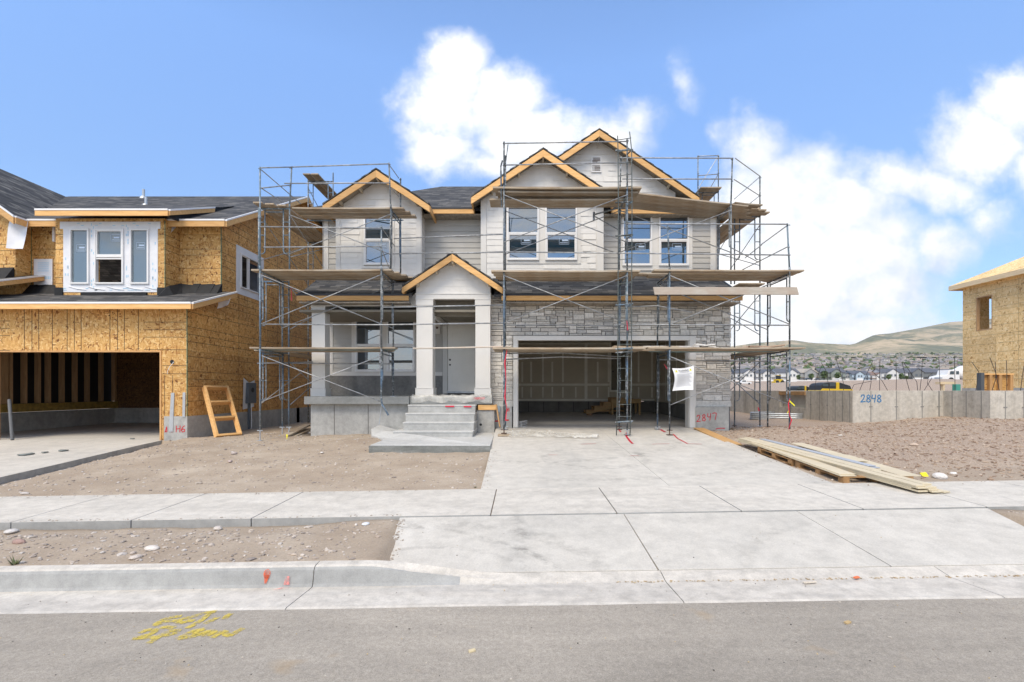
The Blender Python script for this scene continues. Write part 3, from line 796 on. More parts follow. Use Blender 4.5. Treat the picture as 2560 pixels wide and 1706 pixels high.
# bits lying about on road and gutter
mb = MB(); cnt = 0
while cnt < 420:
    X = rn.uniform(-4.5, 6); Y = rn.uniform(2.4, 4.02) if rn.random() < .8 else rn.uniform(4.3, 6.8)
    z = road_z(X, Y)+.002 if Y < 3.56 else (-1.605+g(X) if Y < 4.02 else None)
    if z is None:
        if X < -1.2 or X > 5: continue
        z = (lerp(-1.589, -1.452, (Y-4.21)/1.365) if Y < 5.57 else -1.43)+g(X)+.004
        if Y > 5.5: continue
    s = rn.choice([.003, .004, .005, .007])
    rock_shape(mb, (X, Y, z), s, rn, 0, rn.choice([(.1,.09,.08), (.5,.45,.38), (.3,.26,.22), (.5,.38,.22)])); cnt += 1
tag(mb.build('street_grit', M['toned'], fixn=False), 'fine grit and crumbs scattered on the asphalt and gutter', 'grit', kind='stuff')
mb = MB(); 
for i in range(260):
    X = rn.uniform(.8, 5.4); Y = 4.03+rn.uniform(-.02, .012); s = rn.uniform(.004, .011)
    rock_shape(mb, (X, Y, -1.618+g(X)), s, rn, 0, rn.choice([(.42,.30,.17), (.5,.40,.26), (.36,.28,.18)]), .4)
tag(mb.build('gutter_sand', M['toned'], fixn=False), 'line of sand and crumbs along the gutter before the apron', 'sand', kind='stuff')

mb = MB(); cnt = 0
while cnt < 700:
    k = rn.random()
    if k < .45: X = rn.uniform(-10, -1.4); Y = rn.choice([6.93-abs(rn.gauss(0,.06)), 5.60+abs(rn.gauss(0,.03))]); z = lerp(-1.438, -1.410, (Y-5.59)/1.34)+g(X)
    elif k < .6: Y = rn.uniform(4.3, 5.5); X = lerp(-1.23, -1.42, (Y-4.21)/1.37)+abs(rn.gauss(0,.05)); z = lerp(-1.589, -1.452, (Y-4.21)/1.365)+g(X)
    elif k < .8: Y = rn.uniform(7, 13); X = drive_right(Y)-abs(rn.gauss(0,.12)); z = dz(X, Y)
    elif k < .9: Y = rn.uniform(7, 10); X = drive_left(Y)+abs(rn.gauss(0,.07)); z = dz(X, Y)
    else: X = rn.uniform(4.8, 12); Y = 6.93-abs(rn.gauss(0,.12)); z = lerp(-1.438, -1.410, (Y-5.59)/1.34)+g(X)
    if Y > 6.93 and k < .45: continue
    rock_shape(mb, (X, Y, z+.003), rn.choice([.004,.006,.009,.014]), rn, 0, rn.choice([(.40,.34,.28),(.32,.26,.21),(.5,.46,.42)]), .5); cnt += 1
tag(mb.build('spilt_dirt', M['toned'], fixn=False), 'crumbs of dirt spilt over the edges of sidewalk and driveway', 'dirt', kind='stuff')
mb = MB()
for a, b in ((-12, -1.5), (-1.3, 5.3), (5.6, 20)):
    mb.quad((a,5.6,-1.452+g(a)), (b,5.6,-1.452+g(b)), (b,6.92,-1.424+g(b)), (a,6.92,-1.424+g(a)))
mb.quad((-1.2,4.22,-1.606+g(-1.2)), (5.0,4.22,-1.606+g(5)), (5.35,5.57,-1.466+g(5.35)), (-1.4,5.57,-1.466+g(-1.4)))
mb.quad((2.13,6.95,dz(2.13,6.95)-.012), (2.16,6.95,dz(2.13,6.95)-.012), (2.16,13.4,dz(2.13,13.4)-.012), (2.13,13.4,dz(2.13,13.4)-.012))
tag(mb.build('joint_sand', M['joint_sand']), kind='structure')
# ---------------------------------------------------------------- building helpers
def TF(Y):  return lambda a, d, z: (a, Y-d, z)          # wall facing the street
def TR(X):  return lambda a, d, z: (X+d, a, z)          # wall facing right (+X)
def TL(X):  return lambda a, d, z: (X-d, a, z)          # wall facing left (-X)
def fb(mb, T, a0, a1, d0, d1, z0, z1, m=0, col=None):
    v = [T(a0,d0,z0),T(a1,d0,z0),T(a1,d1,z0),T(a0,d1,z0),T(a0,d0,z1),T(a1,d0,z1),T(a1,d1,z1),T(a0,d1,z1)]
    mb.hexa(v, m, col)
def wall_holes(mb, T, a0, a1, z0, z1, holes, th, m=0, d=0):
    As = sorted({a0, a1} | {min(max(v, a0), a1) for h in holes for v in h[:2]})
    Zs = sorted({z0, z1} | {min(max(v, z0), z1) for h in holes for v in h[2:]})
    for p, q in zip(As, As[1:]):
        for r, s in zip(Zs, Zs[1:]):
            am, zm = (p+q)/2, (r+s)/2
            if any(h[0] < am < h[1] and h[2] < zm < h[3] for h in holes): continue
            fb(mb, T, p, q, d, d-th, r, s, m)
def roof_plane(mb, p, th=.05, m=0):
    p = [Vector(q) for q in p]
    mb.hexa([q-Vector((0,0,th)) for q in p]+p, m)
def edge(parent, p0, p1, out, h=.17, dripm='drip', wood='new_wood', drip=.035, th=.038, sink=.0):
    """fascia board hung under a roof edge, with a metal drip strip over it; out = outward unit vector"""
    p0, p1, out = Vector(p0), Vector(p1), Vector(out)
    m_ = MB(); dn = Vector((0,0,1))
    a = p0-dn*(drip+h/2+sink)+out*th/2; b = p1-dn*(drip+h/2+sink)+out*th/2
    m_.hexa([a-out*th/2-dn*h/2, b-out*th/2-dn*h/2, b+out*th/2-dn*h/2, a+out*th/2-dn*h/2, a-out*th/2+dn*h/2, b-out*th/2+dn*h/2, b+out*th/2+dn*h/2, a+out*th/2+dn*h/2])
    o = m_.build('fascia_board', M[wood], parent, bevel=.003)
    m_ = MB(); e = .012
    t = th+.014
    a, b = p0+out*t/2, p1+out*t/2
    m_.hexa([a-out*t/2-dn*drip, b-out*t/2-dn*drip, b+out*t/2-dn*drip, a+out*t/2-dn*drip, a-out*t/2+dn*e, b-out*t/2+dn*e, b+out*t/2+dn*e, a+out*t/2+dn*e])
    m_.build('drip_edge', M[dripm], parent)
    return o
def lap_siding(mb, T, a0, a1, z0, z1, exp=.18, proud=.013, d=.0, m=0, top=None):
    """clapboards: wedges, each thicker at its butt; top(a) optional gable limit -> clipped by caller polygon"""
    z = z0
    while z < z1-1e-4:
        zt = min(z+exp, z1)
        v = [T(a0,d,z),T(a1,d,z),T(a1,d+proud,z),T(a0,d+proud,z),T(a0,d,zt),T(a1,d,zt),T(a1,d+.002,zt),T(a0,d+.002,zt)]
        mb.hexa(v, m); z = zt
def shake_siding(mb, T, a0, a1, z0, z1, exp=.155, d=.0, m=0, seed=1, clip=None, holes=()):
    """staggered-panel siding: pieces of unequal width, some hanging a little lower than their neighbours"""
    rr = random.Random(seed); z = z0; row = 0
    while z < z1-1e-4:
        zt = min(z+exp, z1); a = a0 - rr.uniform(0, .3)
        while a < a1:
            w = rr.choice([.25, .3, .38, .45, .55])
            p, q = max(a, a0), min(a+w-.004, a1); a += w
            if q-p < .01: continue
            lo = 0 if rr.random() < .6 else -.0
            pr = rr.choice([.009, .011, .014, .022])
            if any(h[0] < (p+q)/2 < h[1] and h[2] < (z+zt)/2 < h[3] for h in holes): continue
            cuts = [p, q]
            if clip:
                # split the piece where the rake crosses its lower and upper edge, so the cut follows the slope
                N_ = 24; prev = None
                for i_ in range(N_+1):
                    aa = p+(q-p)*i_/N_; cc = clip(aa)
                    if prev is not None:
                        for lev in (z, zt):
                            if (prev[1]-lev)*(cc-lev) < 0: cuts.append(prev[0]+(aa-prev[0])*(lev-prev[1])/(cc-prev[1]))
                    prev = (aa, cc)
                cuts.sort()
            for p_, q_ in zip(cuts, cuts[1:]):
                if q_-p_ < 1e-4: continue
                if clip:
                    if clip((p_+q_)/2) <= z: continue
                    ztl, ztr = min(zt, max(z, clip(p_))), min(zt, max(z, clip(q_)))
                else: ztl = ztr = zt
                v = [T(p_,d,z),T(q_,d,z),T(q_,d+pr,z),T(p_,d+pr,z),T(p_,d,ztl),T(q_,d,ztr),T(q_,d+.003,ztr),T(p_,d+.003,ztl)]
                mb.hexa(v, m)
        z = zt; row += 1
def ring(mb, T, a0, a1, z0, z1, w, d0, d1, m=0, wb=None):
    """rectangular frame"""
    wb = w if wb is None else wb
    fb(mb, T, a0, a0+w, d0, d1, z0, z1, m); fb(mb, T, a1-w, a1, d0, d1, z0, z1, m)
    fb(mb, T, a0+w, a1-w, d0, d1-.001, z1-w, z1, m); fb(mb, T, a0+w, a1-w, d0, d1-.001, z0, z0+wb, m)
def window(parent, T, a0, a1, z0, z1, d=0, split=.5, glass='glass', sticker=None, handle=True, open_low=False, w=.045, label=None):
    """vinyl window; parts: pane(s), sash, sticker"""
    mb = MB(); ring(mb, T, a0, a1, z0, z1, w, d-.06, d+.045)
    fr = mb.build('window', M['vinyl'], parent, bevel=.004)
    if label: fr['label'] = label
    if split:
        zm = lerp(z0, z1, split)
        mb = MB(); fb(mb, T, a0+w, a1-w, d-.03, d+.035, zm-.03, zm+.03)
        if not open_low:
            ring(mb, T, a0+w, a1-w, z0+w, zm-.03, .028, d-.03, d+.03)
        else:
            ring(mb, T, a0+w, a1-w, zm+.03, z1-w, .03, d-.03, d+.03); fb(mb, T, a0+w, a1-w, d-.03, d+.03, zm-.085, zm-.05)
        mb.build('sash', M['vinyl'], fr, bevel=.003)
        mb = MB(); fb(mb, T, a0+w*.8, a1-w*.8, d-.028, d-.018, zm+.025, z1-w*.8); mb.build('pane', M[glass], fr)
        if not open_low:
            mb = MB(); fb(mb, T, a0+w+.02, a1-w-.02, d-.012, d-.004, z0+w+.02, zm-.045); mb.build('pane', M[glass], fr)
    else:
        mb = MB(); fb(mb, T, a0+w*.8, a1-w*.8, d-.02, d-.010, z0+w*.8, z1-w*.8); mb.build('pane', M[glass], fr)
    if sticker:
        sa, sz, sw, sh = sticker; dd = d+.002 if split else d-.006
        if split and sz > lerp(z0, z1, split): dd = d-.014
        mb = MB(); t = .008
        for (p, q, r, s) in ((sa,sa+sw,sz,sz+t),(sa,sa+sw,sz+sh-t,sz+sh),(sa,sa+t,sz,sz+sh),(sa+sw-t,sa+sw,sz,sz+sh),(sa+.3*sw,sa+.9*sw,sz+.45*sh,sz+.68*sh),(sa+.1*sw,sa+.9*sw,sz+.18*sh,sz+.26*sh)):
            fb(mb, T, p, q, dd, dd+.002, r, s)
        mb.build('sticker', M['sticker'], fr)
    return fr
M['sticker'] = plain('sticker_ink', (.42,.52,.66), .5, .02)
def ribbons(mb, T, strokes, a, z, sx, sz, w, d=.003, m=0):
    """brush strokes: polylines in a unit box drawn on the surface T"""
    for st in strokes:
        pts = [(a+x*sx, z+y*sz) for x, y in st]
        # smooth once
        sm = []
        for (p, q) in zip(pts, pts[1:]):
            sm += [p, ((p[0]+q[0])/2, (p[1]+q[1])/2)]
        sm.append(pts[-1])
        for i, (p, q) in enumerate(zip(sm, sm[1:])):
            dx, dz_ = q[0]-p[0], q[1]-p[1]; l = math.hypot(dx, dz_) or 1
            nx, nz = -dz_/l*w/2, dx/l*w/2; ex, ez = dx/l*w*.35, dz_/l*w*.35
            dd = d+.0003*(i % 3)
            mb.add([T(p[0]-ex+nx, dd, p[1]-ez+nz), T(p[0]-ex-nx, dd, p[1]-ez-nz), T(q[0]+ex-nx, dd, q[1]+ez-nz), T(q[0]+ex+nx, dd, q[1]+ez+nz)], [(0,1,2,3)], m)
GL = {
 '2': [[(.05,.75),(.2,.97),(.6,1),(.75,.8),(.55,.45),(0,.02),(.45,.06),(.9,.1)]],
 '8': [[(.75,.85),(.45,1),(.15,.85),(.2,.62),(.7,.4),(.85,.18),(.5,0),(.1,.12),(.15,.38),(.6,.6),(.78,.8)]],
 '4': [[(.15,1),(.05,.55),(.35,.48),(.8,.55)],[(.8,1),(.72,.5),(.62,0)]],
 '7': [[(0,.92),(.5,1),(.9,.95),(.85,.6),(.65,0)]],
 'M': [[(0,0),(.1,.95),(.45,.3),(.85,1),(.95,0)]],
 'A': [[(0,.05),(.45,.9),(.5,.1)],[(.1,.15),(.4,.1)]],
 'H': [[(.05,1),(0,0)],[(0,.5),(.8,.55)],[(.85,1),(.8,0)]],
 '6': [[(.75,1),(.3,.75),(.05,.3),(.3,0),(.75,.1),(.8,.4),(.4,.5),(.1,.3)]],
 '1': [[(0,.85),(.2,1),(.15,0)]],
}
def paint_text(mb, T, txt, a, z, h, w, gap=1.25, wd=.62, slope=0):
    x = a
    for i, ch in enumerate(txt):
        ribbons(mb, T, GL[ch], x, z+slope*i, h*wd, h, w); x += h*wd*gap
def osb_lines(mb, T, a0, a1, zs, d=.0035, m=1, w=.006):
    for z in zs: fb(mb, T, a0, a1, 0, d, z-w, z+w, m)
def osb_vlines(mb, T, as_, z0, z1, d=.0035, m=1, w=.006):
    for a in as_: fb(mb, T, a-w, a+w, 0, d, z0, z1, m)

# ---------------------------------------------------------------- neighbour: unfinished house on the left
def neighbour():
    H = thing('unfinished_house', (-12, 14, -1.35), 'unfinished house of bare golden wood sheathing with an open garage, at the left edge', 'house')
    XR = -9.13
    # foundation
    mb = MB(); mb.box(-16.7, XR+.015, 19.45, 19.7, -1.6, -.70); 
    mb.box(-9.83+.08, XR+.015, 13.085, 13.3, -1.7, -.70); mb.box(XR-.2, XR+.015, 13.3, 25, -1.7, -.70)
    mb.box(-24, -16.5, 13.1, 13.3, -1.7, -.70); mb.box(-16.7, -16.5, 13.3, 19.45, -1.6, -.72)
    fo = mb.build('foundation', M['foundation'], H)
    mb = MB(); paint_text(mb, TF(13.085), 'A', -9.74+.02, -1.14, .17, .022)
    paint_text(mb, TF(13.085), '1H6', -9.55, -1.13, .17, .022, gap=1.05, wd=.75); mb.build('painted_letters', M['red'], fo)
    # garage floor
    mb = MB(); mb.hexa([(-16.5,13.3,-1.5),(-9.3,13.3,-1.5),(-9.3,19.45,-1.5),(-16.5,19.45,-1.5),(-16.5,13.3,-1.352),(-9.3,13.3,-1.352),(-9.3,19.45,-1.30),(-16.5,19.45,-1.30)])
    mb.build('garage_floor', M['drive'], H)
    # garage front wall with the door opening
    T = TF(13.1)
    mb = MB(); wall_holes(mb, T, -24, XR-.002, -.70, 2.38, [(-14.42, -9.83, -2, 1.09)], .15)
    mb.box(-9.83, -9.75, 13.1, 13.25, -1.36, -.70, 0)
    sp = [-13.55, -13.15, -12.93, -12.7, -12.25, -11.78, -11.55, -11.33, -10.42-.0, -10.18, -9.95-.0, -9.75+.25]
    osb_vlines(mb, T, [-13.35,-13.09,-12.86,-12.42,-11.96,-11.72,-11.49,-10.58,-10.34,-10.11,-9.67][0:0] + [W(p,0,13.1).x for p in (61,80,97,131,168,186,203,275,294,311,346)], 1.10, 2.3)
    osb_lines(mb, T, W(360,0,13.1).x, XR, [1.87, 1.66, 1.46, 1.12]); osb_lines(mb, T, -9.8, XR, [.68, .46])
    osb_vlines(mb, T, [-9.74, -9.52], -.68, .42)
    osb_lines(mb, T, -16, W(25,0,13.1).x, [1.9, 1.7, 1.5, 1.1])
    mb.build('garage_front_wall', [M['osb'], M['ink']], H)
    mb = MB(); mb.box(-9.865, -9.83, 13.08, 13.3, -1.352, 1.09); mb.box(-14.44, -14.40, 13.08, 13.26, -1.352, 1.09); mb.box(-14.40,-9.865, 13.08, 13.3, 1.055, 1.09)
    mb.build('door_jamb', M['new_wood_z'], H)
    # sealant smears over the sheathing/foundation joint, vent hole, loose wire
    mb = MB()
    for (x0, x1, z0, z1, lean) in ((-9.56, -9.47, -1.12, -.06, .05), (-9.24, -9.17, -.72, -.05, .0)):
        mb.hexa([(x0-lean,13.07,z0),(x1-lean*.6,13.07,z0),(x1-lean*.6,13.084,z0),(x0-lean,13.084,z0),(x0,13.085,z1),(x1,13.085,z1),(x1,13.099,z1),(x0,13.099,z1)])
    mb.build('sealant', M['sealant'], H)
    mb = MB(); c = W(430, 905, 13.09); mb.tube([(c.x,13.097,c.z),(c.x,13.09,c.z)], .055, 16); mb.build('vent_hole', M['black'], H)
    mb = MB(); mb.tube([(c.x+.05,13.09,c.z),(c.x-.02,13.03,c.z-.14),(c.x-.1,13.06,c.z-.26),(c.x-.12,13.08,c.z-.33)], .007, 5); mb.build('loose_wire', M['drip'], H)
    # green sheathing edge marks at the corner
    mb = MB(); mb.box(XR-.010, XR+.004, 13.096, 13.108, -.7, 2.35); mb.build('corner_edge', M['green_tape'], H)
    # side wall, to the ridge, with window opening
    mb = MB(); T = TR(XR)
    x_of = lambda px: 1200*9.13/(CX-px)
    ya, yb = x_of(598), 17.1
    zw0, zw1 = 3.28, 4.5
    hole = (x_of(600), 16.75, 3.34, 4.46)
    wall_holes(mb, T, 13.103, 25, -.70, 2.38, [], .15)
    wall_holes(mb, T, 14.593, 25, 2.38, 5.0, [hole], .15)
    mb.prism([(13.103,2.38),(14.593,2.38),(14.593,2.95)], 'x', XR-.15, XR)
    mb.prism([(14.59,5.0),(25,5.0),(19.8,7.8),(19.6,7.8)], 'x', XR-.15, XR)
    for i in range(0, 19):
        z = -.29+.41*i
        for dz_ in (0,) + ((.2,) if i % 3 == 1 else ()):
            zz = z+dz_
            if zz < 2.3: a, b = 13.1, 24.9
            elif zz < 5: a, b = 14.6, 24.9
            elif zz < 7.4: a, b = 14.59+(zz-5.0)/.56+.1, 24.6-(zz-5.0)/.56
            else: continue
            for s0, s1 in (((a, hole[0]-.2), (hole[1]+.2, b)) if 3.1 < zz < 4.7 else ((a, b),)):
                fb(mb, T, s0, s1, 0, .0035, zz-.005, zz+.005, 1)
    for a in (15.5, 17.95, 20.4): fb(mb, T, a-.004, a+.004, 0, .0032, -.65, 5.2, 1)
    mb.build('side_wall', [M['osb_side'], M['ink']], H)
    # side window in white flashing tape
    mb = MB(); ring(mb, T, hole[0]-.22, hole[1]+.22, hole[2]-.22, hole[3]+.22, .21, .002, .014); mb.build('window_wrap', M['wrap'], H)
    w = window(H, T, hole[0], hole[1], hole[2], hole[3], 0, split=None, glass='glass')
    for ch in list(w.children): bpy.data.objects.remove(ch)
    zc = (hole[0]+hole[1])/2-.12
    mb = MB(); fb(mb, T, zc-.03, zc+.03, -.04, .03, hole[2]+.04, hole[3]-.04); mb.build('sash', M['vinyl'], w)
    mb = MB(); fb(mb, T, zc+.03, hole[1]-.04, -.02, -.01, hole[2]+.04, hole[3]-.04); mb.build('pane', M['glass'], w)
    # upper front walls
    mb = MB(); T = TF(14.59); wall_holes(mb, T, -14.9, XR-.002, 2.5, 5.02, [(-13.5, -10.5, 2.5, 4.95)], .14)
    for z in (4.3, 4.12, 3.72, 3.3):
        fb(mb, T, -10.39, XR, 0, .0035, z-.005, z+.005, 1); fb(mb, T, -14.9, -13.6, 0, .0035, z-.005, z+.005, 1)
    mb.build('upper_front_wall', [M['osb'], M['ink']], H)
    mb = MB(); mb.box(-14.905,-14.9+.008,14.58,14.594,3,5); mb.box(XR-.01,XR+.004,14.582,14.6,3,5); mb.box(-10.408,-10.396,13.992,14.004,2.8,4.95); mb.build('corner_edge', M['green_tape'], H)
    # window bay
    mb = MB(); T = TF(14.0)
    bx0, bx1 = -13.59, -10.4
    wl = [(W(177,0,14).x, W(225,0,14).x), (W(239,0,14).x, W(311,0,14).x), (W(327,0,14).x, W(374,0,14).x)]
    z0, z1 = W(0,711,14).z, W(0,573.5,14).z
    holes = [(a, b, z0, z1) for a, b in wl]
    wall_holes(mb, T, bx0, bx1, 2.6, 5.02, holes, .14)
    mb.box(bx1-.14, bx1, 14.14, 14.59, 2.6, 5.02); mb.box(bx0, bx0+.14, 14.14, 14.59, 2.6, 5.02)
    for z in (4.55, 4.3, 4.12, 3.72, 3.3, 3.12):
        fb(mb, T, bx0, bx0+.25, 0, .0035, z-.005, z+.005, 1); fb(mb, T, bx1-.12, bx1, 0, .0035, z-.005, z+.005, 1)
        fb(mb, TR(bx1), 14.0, 14.58, 0, .0035, z-.005, z+.005, 1)
    mb.build('bay_wall', [M['osb'], M['ink']], H)
    mb = MB(); wall_holes(mb, T, W(159,0,14).x, W(395,0,14).x, W(0,731,14).z, W(0,556,14).z, holes, .01, 0, .012)
    fb(mb, T, W(151,0,14).x, W(402,0,14).x, .012, .016, W(0,573,14).z, W(0,555,14).z, 0)
    for i in range(5):   # creases along the bottom flap
        a = lerp(bx0+.4, bx1-.3, i/4.5); mb.tube([(a,13.98,z0-.07),(a+.25,13.976,z0-.14),(a+.5,13.98,z0-.17)], .012, 5)
    wr = mb.build('window_wrap', M['wrap'], H)
    mb = MB(); rr = random.Random(5)
    for i in range(60):
        side = rr.random()
        if side < .55: a = rr.choice([W(v,0,14).x for v in (165,171,230,235,317,321,383,389)]); z = rr.uniform(2.95, 4.85); fb(mb, T, a-.012, a+.012, .0125, .0175, z, z+.07)
        else: a = rr.uniform(W(155,0,14).x, W(395,0,14).x); z = rr.choice([4.86, 4.80, 2.92, 2.97]); fb(mb, T, a, a+.08, .0125, .0185, z, z+.02)
    mb.build('printed_marks', M['wrap_ink'], wr)
    window(H, T, wl[0][0], wl[0][1], z0, z1, .012, None, 'glass_grey', (wl[0][0]+.17, 4.05, .27, .21))
    window(H, T, wl[1][0], wl[1][1], z0, z1, .012, .5, 'glass_grey', (wl[1][0]+.45, 4.35, .27, .2), open_low=True)
    window(H, T, wl[2][0], wl[2][1], z0, z1, .012, None, 'glass_grey', (wl[2][0]+.17, 4.12, .25, .2))
    # left gabled wing
    mb = MB(); T = TF(14.13)
    mb.prism([(-24,2.6),(-14.9,2.6),(-14.9,5.0),(-18.4,7.6),(-24,3.6)], 'y', 14.13, 14.28)
    mb.box(-15.05, -14.9, 14.28, 14.6, 2.6, 5.0)
    for z in (4.3, 4.12, 3.72, 3.3): fb(mb, T, -20, -14.9, 0, .0035, z-.005, z+.005, 1)
    mb.build('gable_wall', [M['osb'], M['ink']], H)
    # roofs
    EZ, EY, RZ, RY, RX = 5.03, 14.14, 7.93, 19.6, -8.73
    mb = MB(); roof_plane(mb, [(-18.5,EY,EZ),(RX,EY,EZ),(RX,RY,RZ),(-18.5,RY,RZ)], .06)
    roof_plane(mb, [(-24,25.2,EZ-.1),(RX,25.2,EZ-.1),(RX,RY+.02,RZ),(-24,RY+.02,RZ)], .06)
    rf = mb.build('roof', M['shingle'], H)
    mb = MB(); gx = -14.53; gy = 13.76
    roof_plane(mb, [(gx,gy,5.0),(gx,19.7,5.0),(-18.45,19.7,7.85),(-18.45,gy,7.85)], .06)
    roof_plane(mb, [(-18.47,gy,7.85),(-18.47,19.7,7.85),(-24,19.7,3.9),(-24,gy,3.9)], .06)
    mb.build('gable_roof', M['shingle_side'], H)
    edge(H, (gx, EY, EZ), (-10.0, EY, EZ), (0,-1,0), .17); edge(H, (-10.0+.001, EY, EZ), (RX, EY, EZ), (0,-1,0), .17)
    edge(H, (RX, EY, EZ), (RX, RY, RZ), (1,0,0), .17); edge(H, (RX, RY, RZ), (RX, 25.2, EZ-.1), (1,0,0), .17)
    edge(H, (gx, gy, 5.0), (-18.45, gy, 7.85), (0,-1,0), .2); edge(H, (gx, gy, 5.0), (gx, EY, 5.0), (1,0,0), .17)
    # soffit boards under the side rake
    mb = MB(); roof_plane(mb, [(XR,EY,EZ-.07),(RX-.01,EY,EZ-.07),(RX-.01,RY,RZ-.07),(XR,RY,RZ-.07)], .015); roof_plane(mb, [(XR,25.2,EZ-.17),(RX-.01,25.2,EZ-.17),(RX-.01,RY,RZ-.07),(XR,RY,RZ-.07)], .015)
    mb.build('soffit', M['osb'], H)
    # low-slope roof over the bay
    by, bz, b2y, b2z, bxr, bxl = 13.6, 5.13, 16.7, 6.42, -10.0, W(90,0,13.6).x
    mb = MB(); roof_plane(mb, [(bxl,by,bz),(bxr,by,bz),(bxr,b2y,b2z),(bxl,b2y,b2z)], .05); mb.build('bay_roof', M['shingle'], H)
    edge(H, (bxl,by,bz), (bxr,by,bz), (0,-1,0), .15); edge(H, (bxr,by,bz), (bxr,15.6,bz+(b2z-bz)*2/3.1), (1,0,0), .13)
    mb = MB(); mb.add([(bxr,15.5,bz+.75),(bxr,b2y,b2z-.02),(bxr,16.2,6.05),(bxr,14.3,5.12)], [(0,1,2,3)]); 
    mb.prism([(by+.06,bz-.05),(b2y,b2z-.05),(14.4,5.0),(by+.06,bz-.2)], 'x', bxr-.1, bxr-.06); mb.build('roof_side', M['membrane'], H)
    # long lower roof over the garage front
    ly, lz, l2y, l2z, lx = 12.7, 2.33, 14.66, 3.02, -8.73
    mb = MB(); roof_plane(mb, [(-24,ly,lz),(lx,ly,lz),(lx,l2y,l2z),(-24,l2y,l2z)], .06); mb.build('garage_roof', M['shingle'], H)
    edge(H, (-20,ly,lz), (lx,ly,lz), (0,-1,0), .14); edge(H, (lx,ly,lz), (lx,l2y,l2z), (1,0,0), .14)
    mb = MB(); roof_plane(mb, [(-14.2,ly+.02,lz-.07),(lx-.01,ly+.02,lz-.07),(lx-.01,l2y,l2z-.07),(-14.2,l2y,l2z-.07)], .015); mb.build('soffit', M['osb'], H)
    # upper-left small roof with its rake
    qx = -14.5
    mb = MB(); roof_plane(mb, [(-24,12.5,2.78),(qx,12.5,2.78),(qx,14.62,3.52),(-24,14.62,3.52)], .05); mb.build('porch_roof', M['shingle'], H)
    edge(H, (qx,12.5,2.78), (qx,14.62,3.52), (1,0,0), .13)
    # black underlayment turned up against the walls, with green nail caps
    mb = MB()
    for (x0, x1, y, za, zb) in ((bx1+.02, XR+.05, 14.575, 2.96, 3.22), (bx0-1.3, bx0, 14.575, 2.96, 3.2), (-20, -14.9, 14.11, 3.3, 3.62)):
        n = 6
        for i in range(n):
            a, b = lerp(x0,x1,i/n), lerp(x0,x1,(i+1)/n); j0, j1 = rr.uniform(-.03,.03), rr.uniform(-.03,.03)
            mb.hexa([(a,y-.30,za-.1),(b,y-.30,za-.1),(b,y-.02,za),(a,y-.02,za),(a,y-.03,zb+j0),(b,y-.03,zb+j1),(b,y-.005,zb+j1),(a,y-.005,zb+j0)])
    mb.box(bx0, W(159,0,14).x, 13.96, 13.998, 2.7, 3.0); mb.box(W(395,0,14).x, bx1+.04, 13.96, 13.998, 2.7, 3.0)
    mb.hexa([(bx1,13.7,2.68),(bx1+.3,14.0,2.7),(bx1+.3,14.5,3.0),(bx1,14.5,3.0),(bx1+.02,13.98,3.0),(bx1+.1,14.0,3.05),(bx1+.1,14.55,3.25),(bx1+.02,14.5,3.2)])
    mb.box(-12.8, -10.9, 13.93, 13.985, 2.62, 2.86)
    mem = mb.build('roof_underlay', M['membrane'], H)
    mb = MB()
    for (x0, x1, y, z) in ((bx1+.1, XR, 14.53, 3.1), (-14.8, -13.65, 14.53, 3.1), (-17, -15, 14.06, 3.5)):
        k = int((x1-x0)/.13)
        for i in range(k):
            a = x0+(i+.5)*.13; mb.tube([(a,y,z+rr.uniform(-.05,.05)),(a,y-.012,z)], .012, 6)
    mb.build('nail_caps', M['green_cap'], mem)
    # flaps of white wrap, duct, vent pipes
    mb = MB()
    def flap(x0, x1, z0, z1, y, sag=.1):
        n = 6; v = []; fs = []
        for j in range(n+1):
            for i in range(n+1):
                a, b = i/n, j/n
                v.append((lerp(x0, x1, a)+.05*sin(3*b)*b, y-.10*b-.03*sin(a*5+b*3), lerp(z1, z0+sag*a, b)))
        for j in range(n):
            for i in range(n): k = j*(n+1)+i; fs.append((k, k+1, k+n+2, k+n+1))
        mb.add(v, fs)
    flap(W(37,0,14.2).x, W(81,0,14.2).x, W(0,627,14.2).z, W(0,558,14.2).z, 14.05, -.03)
    flap(W(417,0,14.3).x, W(444,0,14.3).x, W(0,597,14.3).z, W(0,556,14.3).z, 14.3, .25)
    flap(W(553,0,14.4).x, W(580,0,14.4).x, W(0,775,14.4).z, W(0,745,14.4).z, 14.3, .1)
    mb.build('loose_wrap', M['wrap'], H, smooth=True)
    mb = MB(); a, b = W(85,0,14.56), W(131,0,14.56); mb.box(a.x, b.x, 14.555, 14.583, W(0,714,14.56).z, W(0,648,14.56).z); ob = mb.build('paper_sheet', M['wrap'], H)
    mb = MB(); T = TF(14.555)
    for i in range(5): fb(mb, T, a.x+.12, b.x-.1, .001, .003, 4.0-.14-i*.06, 4.0-.12-i*.06)
    for i in range(5): fb(mb, T, a.x+.28+i*.05, a.x+.31+i*.05, .001, .003, 3.38, 3.47)
    mb.build('printed_marks', M['wrap_ink'], ob)
    mb = MB(); p = W(135, 0, 14.45); pts = [(p.x, 14.45, W(0,565,14.45).z), (p.x, 14.45, W(0,605,14.45).z)]
    zz = [lerp(pts[0][2], pts[1][2], i/22) for i in range(23)]
    mb.tube([(p.x,14.45,z) for z in zz], [.035+.008*(i % 2) for i in range(23)], 10); mb.build('duct', M['drip'], H)
    for (px, pt, pb, Y) in ((359, 474, 497, 19.3), (365, 494, 517, 17.4)):
        mb = MB(); t, bt = W(px, pt, Y), W(px, pb, Y); mb.tube([bt+Vector((0,0,-.2)), t], .05, 10); mb.tube([bt+Vector((0,0,-.15)), bt+Vector((0,0,.06)), bt+Vector((0,0,.1))], [.2,.12,.05], 12); mb.build('vent_pipe', M['galv'], H)
